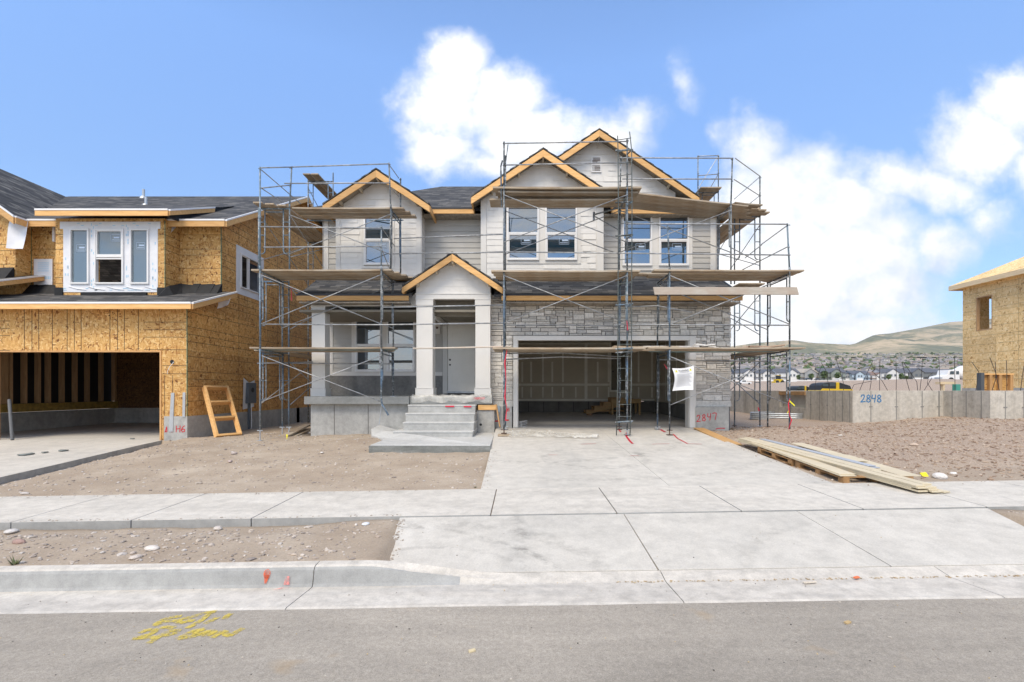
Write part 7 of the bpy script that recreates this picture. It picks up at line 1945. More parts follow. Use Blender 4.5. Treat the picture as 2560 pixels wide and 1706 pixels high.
# ---------------------------------------------------------------- boards and pallets beside the driveway
M['scrap'] = plain('shingle_scrap', (.20,.22,.21), .8, .2, 20)
def board(p0, p1, w, h, m, name, label, cat, group=None, up=(0,0,1)):
    mb = MB(); p0, p1 = Vector(p0), Vector(p1); c = (p0+p1)/2; mb.beam(p0, p1, w, h, up=up)
    return tag(mb.build(name, M[m], loc=c, bevel=.002), label, cat, group)
board((4.85,13.15,-1.03), (4.72,10.55,-1.20), .27, .03, 'new_wood', 'wooden_board', 'single yellowish board lying on the driveway edge below the stone pier', 'board')
def pallets():
    # bases: two long pallets lying along the driveway's right side
    for i, (a, b, lab) in enumerate((((4.74,9.55),(4.74,8.35),'farther wooden pallet under the cream boards beside the driveway'),((4.75,8.25),(4.76,7.03),'nearer wooden pallet under the cream boards, next to the sidewalk'))):
        a, b = Vector((*a, 0)), Vector((*b, 0)); d = (b-a).normalized(); s = Vector((-d.y, d.x, 0)); s = s if s.x > 0 else -s
        def z(p): return -1.135-(10.2-p.y)*.062
        o = thing('pallet', a, lab, 'pallet', 'pallets beside the driveway')
        for k in (0, .5, 1):
            p, q = a+s*(k*.95), b+s*(k*.95); mb = MB(); mb.beam((p.x,p.y,z(p)-.045), (q.x,q.y,z(q)-.045), .09, .014); mb.build('bottom_board', M['pallet'], o)
            for t in (.05, .5, .95): c = Vector(p).lerp(q, t); mb = MB(); mb.box(c.x-.045, c.x+.045, c.y-.06, c.y+.06, z(c)-.10, z(c)+.03); mb.build('block', M['pallet'], o)
            mb = MB(); mb.beam((p.x,p.y,z(p)+.038), (q.x,q.y,z(q)+.038), .09, .016); mb.build('top_board', M['pallet'], o)
        for k in range(6):
            p = a.lerp(b, (k+.1)/5.4); q = p+s*1.0; mb = MB(); mb.beam((p.x-.03,p.y,z(p)+.055),(q.x,q.y,z(q)+.055), .10, .018); mb.build('deck_board', M['pallet'], o)
    zt = lambda y: -1.135-(10.2-y)*.062+.07
    def along(x0, y0, x1, y1, w, h, dz_, m, lab, nm='siding_board'):
        board((x0,y0,zt(y0)+dz_+h/2), (x1,y1,zt(y1)+dz_+h/2), w, h, m, nm, lab, 'board', 'siding boards stacked beside the driveway')
    along(4.82,9.95,4.80,7.05,.24,.012,.00,'cream','bottom cream board at the driveway side of the stack')
    along(4.84,9.9,4.82,7.10,.24,.012,.013,'cream','second cream board at the driveway side of the stack')
    along(5.72,8.6,5.72,7.05,.30,.012,.0,'cream','wide cream board at the far right of the stack, near the sidewalk')
    along(5.55,9.7,5.62,7.95,.26,.012,.03,'cream','short cream board at the dirt side of the stack, farther back')
    p0, p1 = Vector((4.76,10.45,-1.105)), Vector((5.20,6.30,-1.315))
    dirv = (p1-p0).normalized(); side = dirv.cross(Vector((0,0,1))).normalized()
    if side.x < 0: side = -side
    for k in range(4):
        for j in range(2):
            off = side*(.0+j*.155)+Vector((0,0,.012+.021*k)); sh = dirv*RS.uniform(-.08,.12)
            board(p0+off+sh, p1+off+sh+side*RS.uniform(-.008,.008), .14, .019, 'cream', 'siding_board', f'{["lowest","second","third","topmost"][k]} cream board of the {["driveway-side","dirt-side"][j]} row in the long bundle reaching over the sidewalk', 'board', 'siding boards stacked beside the driveway')
    a = p0+side*.30+Vector((0,0,.05))+dirv*.1; b = p1-dirv*.85+side*.20+Vector((0,0,.08))
    board(a, b, .13, .018, 'cream', 'siding_board', 'cream board between the long bundle and the grey boards', 'board', 'siding boards stacked beside the driveway')
    board(a+side*.14+Vector((0,0,.012))-dirv*.0, b+side*.14+Vector((0,0,.012))-dirv*.25, .13, .014, 'slate', 'siding_board', 'upper blue-grey board on the stack', 'board', 'siding boards stacked beside the driveway')
    board(a+side*.15+Vector((0,0,-.008)), b+side*.17+Vector((0,0,-.008))-dirv*.2, .13, .014, 'slate', 'siding_board', 'lower blue-grey board on the stack', 'board', 'siding boards stacked beside the driveway')
    board(p1-dirv*1.1+side*.06+Vector((0,0,.006)), p1+dirv*.10+side*.32+Vector((0,0,.0)), .12, .016, 'cream', 'siding_board', 'loose cream board sticking out at the sidewalk end of the bundle', 'board', 'siding boards stacked beside the driveway')
pallets()
p = at_ground(2315, 1192)
mb = MB(); mb.hexa([(-.045,0,0),(.045,0,0),(.045,.02,0),(-.045,.02,0),(-.06,.04,.05),(.035,.04,.06),(.035,.05,.06),(-.06,.05,.05)])
o = mb.build('yellow_marker', M['bright_yellow']); o.location = p; tag(o, 'small yellow plastic marker lying on the dirt near the white spill', 'marker')
p = at_ground(632, 1100)
for (x, y, lab) in ((634,1072,'white flag of film on the dirt beside the blue scaffold legs'),(745,1080,'second scrap of white film near the slanted boards left of the foundation')): pass
board(W(690,1103,12.6)+Vector((0,0,.02)), W(770,1062,14.2), .22, .04, 'plank', 'wooden_board', 'weathered board lying on the dirt toward the front foundation corner', 'board', 'boards lying by the left foundation corner')
board(W(722,1096,13.0)+Vector((0,0,.0)), W(772,1073,14.2), .22, .04, 'plank', 'wooden_board', 'second, darker board behind the one by the front foundation corner', 'board', 'boards lying by the left foundation corner')
board(W(680,1104,12.35)+Vector((0,0,.03)), W(718,1103,12.5)+Vector((0,0,.03)), .1, .03, 'new_wood', 'wooden_board', 'short yellow offcut under the scaffold leg on the dirt', 'board')
for (px, py, s, m, lab) in ((718,1093,.12,'bright_yellow','yellow rag flag at the foot of the scaffold near the offcut'),(722,1073,.12,'wrap','white rag flag hanging over the weathered board'),(743,1078,.1,'wrap','second white rag near the foundation corner')):
    p = at_ground(px, py+8); mb = MB(); rr = random.Random(px); v = [(rr.uniform(-.5,.5)*s, rr.uniform(-.2,.2)*s, rr.uniform(0,1.3)*s) for _ in range(7)]
    bm = bmesh.new(); vs = [bm.verts.new(q) for q in v]; bmesh.ops.convex_hull(bm, input=vs); me = bpy.data.meshes.new('rag'); bm.to_mesh(me); bm.free(); me.materials.append(M[m])
    o = bpy.data.objects.new('rag', me); C.objects.link(o); o.location = p; tag(o, lab, 'rag')
# wood sole pads and sheet under the garage scaffold leg, plastic sheet
mb = MB(); p = W(1261,1088,11.95); mb.box(p.x-.16, p.x+.16, 11.85, 12.1, dz(p.x,11.9)+.004, dz(p.x,11.9)+.05); tag(mb.build('wood_pad', M['plank'], bevel=.006), 'wood pad under the left leg of the garage scaffold', 'wood pad')
def film_sheet():
    nx, ny = 60, 14; v = []; fs = []
    rr = random.Random(9)
    for j in range(ny+1):
        for i in range(nx+1):
            u, w = i/nx, j/ny; x = lerp(-.35, 1.85, u); y0 = 11.55+.12*sin(u*5); y = y0+w*(.9+.25*sin(u*4+1))
            z = dz(x, y)+.012+.07*abs(noise.noise(Vector((x*3.1, y*5, 1))))+.045*abs(noise.noise(Vector((x*9, y*9, 4))))
            if w < .3 and u > .3: z += .05*sin(pi*w/.3)*(.6+.4*sin(u*9))
            v.append((x+.05*sin(w*7+u*5), y, z))
    for j in range(ny):
        for i in range(nx): k = j*(nx+1)+i; fs.append((k, k+1, k+nx+2, k+nx+1))
    mb = MB(); mb.add(v, fs); o = mb.build('plastic_sheet', M['film'], smooth=True); tag(o, 'crumpled translucent plastic sheet lying on the slab in front of the garage', 'plastic sheet')
film_sheet()
# survey strokes and tape on the slab
def slab_mark(pts, w, m, label, cat='paint mark', zoff=.004):
    P = []
    for (px, py) in pts:
        Y = 5.0
        while Y < 14 and W(px, py, Y).z > (dz(W(px,py,Y).x, Y) if Y > 6.9 else -9): Y += .01
        P.append(Vector((W(px,py,Y).x, Y, dz(W(px,py,Y).x, Y)+zoff)))
    mb = MB()
    for a, b in zip(P, P[1:]):
        d = (b-a).normalized(); s = Vector((-d.y, d.x, 0))*w/2; mb.quad(a-s, b-s, b+s, a+s)
    tag(mb.build('paint_mark', M[m]), label, cat, 'red marks on the driveway')
for pts, w, lab in (([(1453,1111),(1490,1110)],.03,'short level red stroke left on the upper driveway'),([(1630,1111),(1674,1110)],.025,'thin level red stroke right of the driveway joint'),
                    ([(1372,1138),(1394,1138)],.02,'faint short red stroke lower left on the driveway'),([(1576,1140),(1597,1140)],.02,'faint red stroke across the middle driveway joint'),
                    ([(1547,1074),(1552,1081)],.04,'tiny red dab behind the foot of the ladder'),([(1567,1082),(1566,1092),(1576,1105),(1582,1110)],.05,'red curved streamer trailing from the foot of the ladder'),
                    ([(1650,1074),(1663,1081)],.07,'short red tape piece behind the second tower legs'),([(1683,1086),(1694,1097),(1719,1110),(1755,1111)],.035,'long bent red streamer in front of the second tower leg')):
    slab_mark(pts, w, 'red_tape', lab)
# sprayed marks on road and kerb
def road_pt(px, py):
    Y = 2.0
    while Y < 3.7 and W(px, py, Y).z > road_z(W(px,py,Y).x, Y)+.004: Y += .004
    x = W(px,py,Y).x; return Vector((x, Y, road_z(x, Y)+.004))
def road_text():
    k = .136; ox, oy = 320, 1500
    st = [[(960,300),(780,325),(640,370),(510,450),(590,455)],[(640,395),(860,385)],[(600,520),(700,500),(830,515)],[(1160,325),(1020,340),(900,390),(980,425),(1100,390),(1200,385)],
          [(1200,305),(1330,265),(1480,225),(1610,215)],[(1560,215),(1460,290),(1330,385),(1200,460),(1100,515)],[(1430,430),(1540,380),(1640,320)],[(1770,345),(1830,290),(1890,255)],
          [(240,600),(330,560),(480,545),(500,580),(400,635),(250,675),(110,710),(240,705),(460,690)],
          [(390,790),(520,710),(640,630),(780,570),(920,560),(880,610),(760,640),(650,650)],
          [(930,710),(1060,640),(1200,570),(1370,545),(1330,570),(1200,600),(1290,620),(1240,660),(1080,690),(950,710)],[(1560,575),(1430,590),(1350,635),(1480,650),(1590,600),(1550,575)],
          [(1570,690),(1650,640),(1730,585),(1780,600),(1800,640),(1880,655),(1930,630),(2000,590),(2100,530)]]
    mb = MB()
    for s in st:
        P = [road_pt(ox+x*k, oy+y*k) for x, y in s]; q = []
        for a, b in zip(P, P[1:]): q += [a, (a+b)/2]
        q.append(P[-1])
        for i, (a, b) in enumerate(zip(q, q[1:])):
            d = (b-a).normalized(); n = Vector((-d.y, d.x, 0))*.022; e = d*.008; up = Vector((0,0,.0004*(i%3)))
            mb.quad(a-n-e+up, b-n+e+up, b+n+e+up, a+n-e+up)
    tag(mb.build('sprayed_lettering', M['yspray']), 'yellow sprayed utility lettering on the asphalt at the lower left', 'road marking')
road_text()
mb = MB(); x = W(668,0,4.06).x
for i in range(14):
    a = 2*pi*i/14; 
pts = []
mb.add([(x+.03*cos(2*pi*i/14), 4.062+ .0, -1.515+g(x)+.04*sin(2*pi*i/14)) for i in range(14)]+[], [tuple(range(14))])
mb.add([(x-.025,4.058,-1.52+g(x)),(x+.022,4.058,-1.52+g(x)),(x+.004,4.045,-1.59+g(x)),(x-.012,4.045,-1.59+g(x))], [(0,1,2,3)])
for v in range(len(mb.v)): p = mb.v[v]; q = p[2]-g(x); mb.v[v] = (p[0], lerp(4.041, 4.066, (q+1.60)/.108)-.004, p[2])
tag(mb.build('paint_mark', M['orange']), 'orange sprayed blob on the face of the kerb', 'paint mark')
mb = MB(); x = W(722,0,4.06).x; mb.add([(x-.02,4.044,-1.535+g(x)),(x+.012,4.044,-1.53+g(x)),(x+.02,4.030,-1.60+g(x)),(x-.03,4.030,-1.60+g(x))], [(0,1,2,3)]); mb.add([(x-.09,3.96,-1.612+g(x)),(x-.03,4.02,-1.614+g(x)),(x+.03,4.02,-1.614+g(x)),(x-.02,3.99,-1.612+g(x))], [(0,1,2,3)])
tag(mb.build('paint_mark', M['pink']), 'faint pink sprayed mark on the kerb beside the orange one', 'paint mark')
# bits in the gutter
for (px, py, w, tone, lab) in ((2025,1458,34,(.62,.55,.46),'short pale stick lying in the gutter'),(2142,1446,14,(.8,.2,.08),'orange scrap in the gutter line'),(2120,1559,16,(.5,.36,.18),'small tan leaf-like scrap on the asphalt at the right'),(1180,1630,16,(.62,.52,.33),'thin straw-coloured sliver on the asphalt')):
    Y = 3.95 if py < 1500 else 3.2
    while W(px,py,Y).z > (-1.61+g(W(px,py,Y).x) if py < 1500 else road_z(W(px,py,Y).x, Y)): Y += .005
    while W(px,py,Y).z < (-1.61+g(W(px,py,Y).x) if py < 1500 else road_z(W(px,py,Y).x, Y)): Y -= .005
    p = W(px,py,Y); l = w*Y/F; mb = MB(); mb.beam((-l/2,-.004,.005),(l/2,.012,.007), .022, .012, col=tone); o = mb.build('scrap', M['toned'], bevel=.002); o.location = p; tag(o, lab, 'scrap')
# scraps on the neighbour's driveway
for (px, py, w, lab) in ((65,1137,.30,'largest grey-green scrap on the left driveway'),(113,1132,.14,'small grey-green scrap right of the largest one on the left driveway'),(155,1128,.20,'thin dark scrap farthest right on the left driveway'),(331,1098,.1,'tiny dark scrap just inside the open garage on the left')):
    Y = 8.0
    while W(px,py,Y).z > 0 or W(px,py,Y).z > ndz(Y)+.01: 
        Y += .02
        if Y > 20: break
    while W(px,py,Y).z < ndz(Y)+.002 and Y > 6: Y -= .01
    p = W(px,py,Y); rr = random.Random(px); mb = MB(); n = 7
    v = [(w*.5*cos(6.28*i/n)*rr.uniform(.6,1.2), w*.6*sin(6.28*i/n)*rr.uniform(.5,1.1), .012+rr.uniform(0,.02)) for i in range(n)]
    mb.add(v+[(q[0],q[1],0.004) for q in v], [tuple(range(n)), tuple(range(2*n-1,n-1,-1))]+[(i,(i+1)%n,n+(i+1)%n,n+i) for i in range(n)]); o = mb.build('scrap', M['scrap']); o.location = p; tag(o, lab, 'scrap')

# ---------------------------------------------------------------- machines, truck and the town behind
def wheel(mb, x, y, z, r, w, m=0): mb.tube([(x,y-w/2,z),(x,y+w/2,z)], r, 14, m)
for nm in (('machine_yellow',(.62,.42,.02)),('machine_black',(.02,.022,.024)),('cab_glass',(.05,.07,.08)),('truck_white',(.72,.72,.71)),('car_dark',(.05,.07,.10)),('car_white',(.70,.71,.72)),('tyre',(.02,.02,.02)),('far_window',(.10,.12,.14)),('asphalt_roof',(.10,.105,.12)),('tan_roof',(.36,.32,.27)),('brown_roof',(.22,.15,.12)),
           ('house_white',(.66,.66,.65)),('house_blue',(.19,.24,.29)),('house_green',(.24,.27,.24)),('house_grey',(.33,.34,.34)),('house_light_blue',(.42,.52,.60)),('house_dark_grey',(.17,.18,.18)),('teal',(.05,.26,.2)),('far_trim',(.75,.75,.74))):
    M[nm[0]] = plain(nm[0], nm[1], .55, .03, 1.0)
def machine(cx, px0, px1, ytop, Y, label, cab=True):
    x0, x1 = W(px0,0,Y).x, W(px1,0,Y).x; zt = (CY-ytop)*Y/F; L = x1-x0; zg = soil((x0+x1)/2, Y); h = zt-zg
    o = thing('excavator', ((x0+x1)/2, Y, zg), label, 'excavator')
    mb = MB(); mb.prism([(x0,zt-.32*h),(x0+.02*L,zt-.12*h),(x0+.10*L,zt-.04*h),(x0+.35*L,zt),(x0+.62*L,zt-.02*h),(x1-.06*L,zt-.14*h),(x1,zt-.40*h),(x1,zt-.62*h),(x0,zt-.62*h)], 'y', Y-.8, Y+.8); mb.build('housing', M['machine_black'], o, bevel=.04)
    mb = MB(); mb.prism([(x0-.03,zt-.32*h),(x0+.05*L,zt-.24*h),(x1,zt-.27*h),(x1+.03,zt-.72*h),(x0-.03,zt-.72*h)], 'y', Y-.85, Y+.85); mb.box(x0+.48*L, x0+.58*L, Y-.84, Y-.7, zt-.5*h, zt-.01*h); mb.build('yellow_body', M['machine_yellow'], o, bevel=.03)
    mb = MB(); mb.box(x0+.06*L, x0+.24*L, Y-.83, Y-.8, zt-.16*h, zt-.07*h); mb.box(x0+.28*L, x0+.45*L, Y-.83, Y-.8, zt-.16*h, zt-.03*h); mb.build('cab_window', M['cab_glass'], o)
    for yy in (Y-.75, Y+.75):
        mb = MB(); mb.prism([(x0+.02*L,zg+.1*h),(x0+.08*L,zg),(x1-.08*L,zg),(x1-.02*L,zg+.1*h),(x1-.06*L,zg+.25*h),(x0+.06*L,zg+.25*h)], 'y', yy-.2, yy+.2); mb.build('track', M['tyre'], o)
machine(0, 1978, 2019, 965, 41, 'smaller yellow and black excavator half hidden behind the bare foundation')
machine(0, 2036, 2114, 956, 38, 'larger yellow and black excavator half hidden behind the bare foundation')
def pickup(px0, px1, pyb, Y, col, label):
    x0, x1 = W(px0,0,Y).x, W(px1,0,Y).x; L = x1-x0; z = W(0,pyb,Y).z
    o = thing('pickup_truck' if 'pickup' in label else 'parked_car', ((x0+x1)/2, Y, z), label, 'car'); s = L/5.6
    mb = MB(); mb.prism([(x0,z+.45*s),(x0,z+1.05*s),(x0+.22*L,z+1.15*s),(x0+.32*L,z+1.8*s),(x0+.58*L,z+1.85*s),(x0+.64*L,z+1.15*s),(x1,z+1.1*s),(x1,z+.45*s)], 'y', Y-.95, Y+.95); mb.build('body', M[col], o)
    mb = MB(); mb.prism([(x0+.27*L,z+1.2*s),(x0+.34*L,z+1.7*s),(x0+.56*L,z+1.72*s),(x0+.6*L,z+1.2*s)], 'y', Y-.97, Y-.94); mb.build('side_window', M['cab_glass'], o)
    for k in (.18, .82): mb = MB(); wheel(mb, x0+k*L, Y-.85, z+.38*s, .4*s, .3); mb.build('wheel', M['tyre'], o)
pickup(1843, 1876, 962, 190, 'car_white', 'white pickup parked on the dirt seen past the right house corner')
pickup(2011, 2030, 951, 330, 'car_dark', 'dark blue car parked before the far row houses')
pickup(2036, 2050, 951, 332, 'car_dark', 'dark car right of the dark blue one before the far row houses')
pickup(2092, 2106, 951, 330, 'car_white', 'white car parked before the far row houses')
def loader():
    Y = 185; o = thing('wheel_loader', (W(1945,0,Y).x, Y, W(0,959,Y).z), 'yellow wheel loader in the distance right of the white pickup', 'loader')
    z = W(0,959,Y).z; x = W(1946,0,Y).x
    mb = MB(); mb.box(x-1.4, x+1.2, Y-1, Y+1, z+.6, z+1.6); mb.build('body', M['machine_yellow'], o)
    mb = MB(); mb.box(x-.6, x+.5, Y-.8, Y+.8, z+1.6, z+3.0); mb.build('cab', M['machine_black'], o); mb = MB(); mb.box(x-.75, x+.65, Y-.9, Y+.9, z+3.0, z+3.15); mb.build('cab_roof', M['machine_yellow'], o)
    for k in (-1.0, 1.0): mb = MB(); wheel(mb, x+k, Y-1, z+.6, .62, .5); mb.build('wheel', M['tyre'], o)
    mb = MB(); mb.prism([(x-2.0,z+.1),(x-1.3,z+.1),(x-1.3,z+.9),(x-2.0,z+.7)], 'y', Y-1.2, Y+1.2); mb.build('bucket', M['machine_yellow'], o)
loader()
def mixer():
    Y = 88; z = soil(W(2370,0,Y).x, Y)-.05; k = Y/F; X = lambda px: W(px,0,Y).x; Z = lambda py: (CY-py)*k
    o = thing('concrete_mixer_truck', (X(2370), Y, z), 'white concrete mixer truck facing left behind the bare foundation', 'truck')
    zb = Z(957)
    mb = MB(); mb.prism([(X(2334),zb+.25),(X(2334),Z(946)),(X(2337),Z(942)),(X(2354),Z(938)),(X(2358),Z(926)),(X(2384),Z(925)),(X(2386),zb+.25)], 'y', Y-1.15, Y+1.15); mb.build('cab', M['truck_white'], o, bevel=.06)
    mb = MB(); mb.prism([(X(2360),Z(937)),(X(2362),Z(929)),(X(2371),Z(929)),(X(2371),Z(937))], 'y', Y-1.18, Y-1.15); mb.prism([(X(2376),Z(937)),(X(2376),Z(929)),(X(2383),Z(929)),(X(2383),Z(937))], 'y', Y-1.18, Y-1.15); mb.build('cab_window', M['cab_glass'], o)
    mb = MB(); mb.prism([(X(2335.2)-.12,zb+.5),(X(2335.2)-.12,Z(944)),(X(2342),Z(944)),(X(2342),zb+.5)], 'y', Y-1.17, Y-.2); mb.build('grille', M['galv'], o)
    mb = MB(); mb.tube([(X(2386),Y,Z(944)),(X(2390),Y,Z(938)),(X(2404),Y,Z(934)),(X(2420),Y,Z(930)),(X(2440),Y,Z(926))], [.6,1.15,1.35,1.3,.7], 18); mb.build('drum', M['truck_white'], o, smooth=True)
    mb = MB(); mb.box(X(2384), X(2445), Y-.6, Y+.6, zb+.35, zb+.75); mb.build('chassis', M['machine_black'], o)
    for px in (2364, 2404, 2416): mb = MB(); wheel(mb, X(px), Y-1.0, zb+.42, .52, .35); mb.build('wheel', M['tyre'], o)
mixer()
Y = 60; mb = MB(); mb.box(W(2391,0,Y).x, W(2402,0,Y).x, Y, Y+.6, W(0,976,Y).z-1.5, W(0,961,Y).z); tag(mb.build('portable_bin', M['teal'], bevel=.03), 'green bin standing behind the wall under the mixer truck', 'bin')
mb = MB(); mb.box(W(2362,0,Y).x, W(2402,0,Y).x, Y+.7, Y+1.4, W(0,961,Y).z, W(0,954.5,Y).z); mb.box(W(2372,0,Y).x, W(2376,0,Y).x, Y+.8, Y+1.2, W(0,980,Y).z-1, W(0,961,Y).z); tag(mb.build('lumber_pile', M['pale_fascia']), 'pale lumber pile under the mixer truck behind the wall', 'lumber')
Y = 130; mb = MB(); mb.box(W(1972,0,Y).x, W(1992,0,Y).x, Y, Y+1.4, W(0,958,Y).z, W(0,950.5,Y).z); tag(mb.build('dumpster', M['truck_white']), 'long white container on the dirt field left of the yellow machines', 'container')
def row_house(px0, px1, ytop, wallc, roofc, Y, label, gx=.5, sidec=None, garage=True):
    """front-gabled two-storey house; gx = where the front gable stands"""
    x0, x1 = W(px0,0,Y).x, W(px1,0,Y).x; z0 = W(0,952,Y).z-.4; zt = (CY-ytop)*Y/F; L = x1-x0; h = zt-z0; he = z0+h*.68; D = 11
    o = thing('row_house', ((x0+x1)/2, Y, z0), label, 'house', 'row of new houses in the distance')
    mb = MB(); mb.box(x0, x1, Y, Y+D, z0, he)
    mb.prism([(Y,he),(Y+D,he),(Y+D/2,zt-.15)], 'x', x0, x1, 1)
    mb.build('wall', [M[wallc], M[sidec or wallc]], o)
    mb = MB(); roof_plane(mb, [(x0-.5,Y-.6,he-.2),(x1+.5,Y-.6,he-.2),(x1+.5,Y+D/2,zt),(x0-.5,Y+D/2,zt)], .25); roof_plane(mb, [(x0-.5,Y+D/2,zt),(x1+.5,Y+D/2,zt),(x1+.5,Y+D+.6,he-.2),(x0-.5,Y+D+.6,he-.2)], .25); mb.build('roof', M[roofc], o)
    gw = L*.42; g0 = x0+(L-gw)*gx; mb = MB(); gz = he+ (gw/2)*.62; mb.prism([(g0,z0),(g0+gw,z0),(g0+gw,he-.1),(g0+gw/2,gz),(g0,he-.1)], 'y', Y-1.2, Y+.2); mb.build('front_gable', M[wallc], o)
    mb = MB()
    for s in (-1, 1): c = g0+gw/2; mb.hexa([(c+s*(gw/2+.4),Y-1.6,he-.45),(c,Y-1.6,gz-.05),(c,Y+3,gz-.05),(c+s*(gw/2+.4),Y+3,he-.45),(c+s*(gw/2+.4),Y-1.6,he-.15),(c,Y-1.6,gz+.3),(c,Y+3,gz+.3),(c+s*(gw/2+.4),Y+3,he-.15)])
    mb.build('gable_roof', M[roofc], o)
    for k in (.25, .62): mb = MB(); mb.box(g0+gw*k, g0+gw*(k+.2), Y-1.28, Y-1.2, z0+h*.36, z0+h*.53); mb.build('window', M['far_window'], o)
    for k in (.1, .82):
        xx = x0+L*k
        if not (g0-.8 < xx < g0+gw): mb = MB(); mb.box(xx, xx+1.2, Y-.08, Y, z0+h*.34, z0+h*.52); mb.box(xx, xx+1.0, Y-.08, Y, z0+h*.08, z0+h*.27); mb.build('window', M['far_window'], o)
    mb = MB()
    if garage: mb.box(g0+gw*.1, g0+gw*.9, Y-1.3, Y-1.2, z0, z0+h*.26)
    else: mb.box(g0+gw*.4, g0+gw*.6, Y-1.3, Y-1.2, z0, z0+h*.24)
    mb.build('garage_door' if garage else 'door', M['far_trim'], o)
    mb = MB(); mb.box(x0-.1, x1+.1, Y-1.0, Y-.1, z0+h*.29, z0+h*.325); mb.build('porch_roof', M[roofc], o)
for a in [(1800,1834,925,'house_white','asphalt_roof',352,'white distant house partly hidden by the right corner of the stone garage',.5,None),
          (1838,1896,922,'house_white','asphalt_roof',350,'distant house with a slate-blue side gable and white front, second from the left',.6,'house_blue'),
          (1900,1948,923,'house_white','asphalt_roof',352,'white distant house with dark roof behind the rightmost scaffold posts',.2,'house_blue'),
          (1942,1998,921,'house_white','asphalt_roof',349,'white distant house with dark roof just right of the scaffold',.75,None),
          (1990,2058,921,'house_grey','tan_roof',352,'wide distant house with tan roof and blue-grey side gable',.5,'house_blue'),
          (2052,2114,920,'house_green','asphalt_roof',349,'distant grey-green house with dark roof above the larger excavator',.65,'house_green'),
          (2106,2137,929,'house_grey','asphalt_roof',356,'small grey distant house with dark roof between the green and pale blue ones',.2,None),
          (2130,2174,926,'house_light_blue','asphalt_roof',352,'pale blue distant house with dark roof above the blue number',.3,None),
          (2172,2214,929,'house_white','brown_roof',353,'distant house with brown roof right of the pale blue one',.7,None),
          (2204,2270,921,'house_white','asphalt_roof',350,'wide white distant house with dark roof behind the upright bars',.3,None),
          (2272,2340,920,'house_dark_grey','asphalt_roof',350,'dark grey-green distant house beside the mixer truck',.15,'house_green'),
          (2346,2410,923,'house_white','asphalt_roof',352,'distant house mostly hidden by the mixer truck',.5,None)]:
    row_house(*a)
def tree(x, Y, h, label, seed, round_=1):
    rr = random.Random(seed); z = soil(x, Y) if Y < 1500 else 0
    o = thing('tree', (x, Y, z), label, 'tree', 'young trees before the distant houses')
    mb = MB(); mb.tube([(x,Y,z-.3),(x+.05,Y,z+h*.5),(x,Y,z+h*.7)], [h*.03,h*.02,h*.012], 6); mb.build('trunk', M['bark'], o)
    mb = MB()
    for i in range(160):
        a = rr.uniform(0,6.28); e = rr.uniform(-1,1); q = rr.uniform(.3,1)**.5; c = Vector((x+cos(a)*sqrt(1-e*e)*h*.28*q, Y+sin(a)*sqrt(1-e*e)*h*.28*q, z+h*.63+e*h*.36*q)); s = h*.07
        u = Vector((rr.uniform(-1,1),rr.uniform(-1,1),rr.uniform(-1,1))).normalized()*s; w = u.cross(Vector((rr.uniform(-1,1),rr.uniform(-1,1),.3))).normalized()*s
        mb.quad(c-u-w, c+u-w, c+u+w, c-u+w, 0, rr.choice([(.09,.14,.05),(.06,.10,.04),(.13,.17,.07)]))
    mb.build('crown', M['toned'], o, fixn=False)
M['bark'] = plain('bark', (.10,.08,.06), .9)
for i, (px, h, lab) in enumerate(((1996,4.5,'small green tree left of the tan-roofed distant house'),(2028,5.5,'green tree before the tan-roofed distant house'),(2061,7.5,'bushy green tree between the tan-roofed and grey-green houses'),(2094,6.2,'green tree before the grey-green distant house'),(2222,5,'small green tree before the wide white distant house'),(2254,5.5,'second green tree before the wide white distant house'),(2266,4,'small tree at the right end of the wide white distant house'))):
    tree(W(px,0,343).x, 343, h, lab, 80+i)
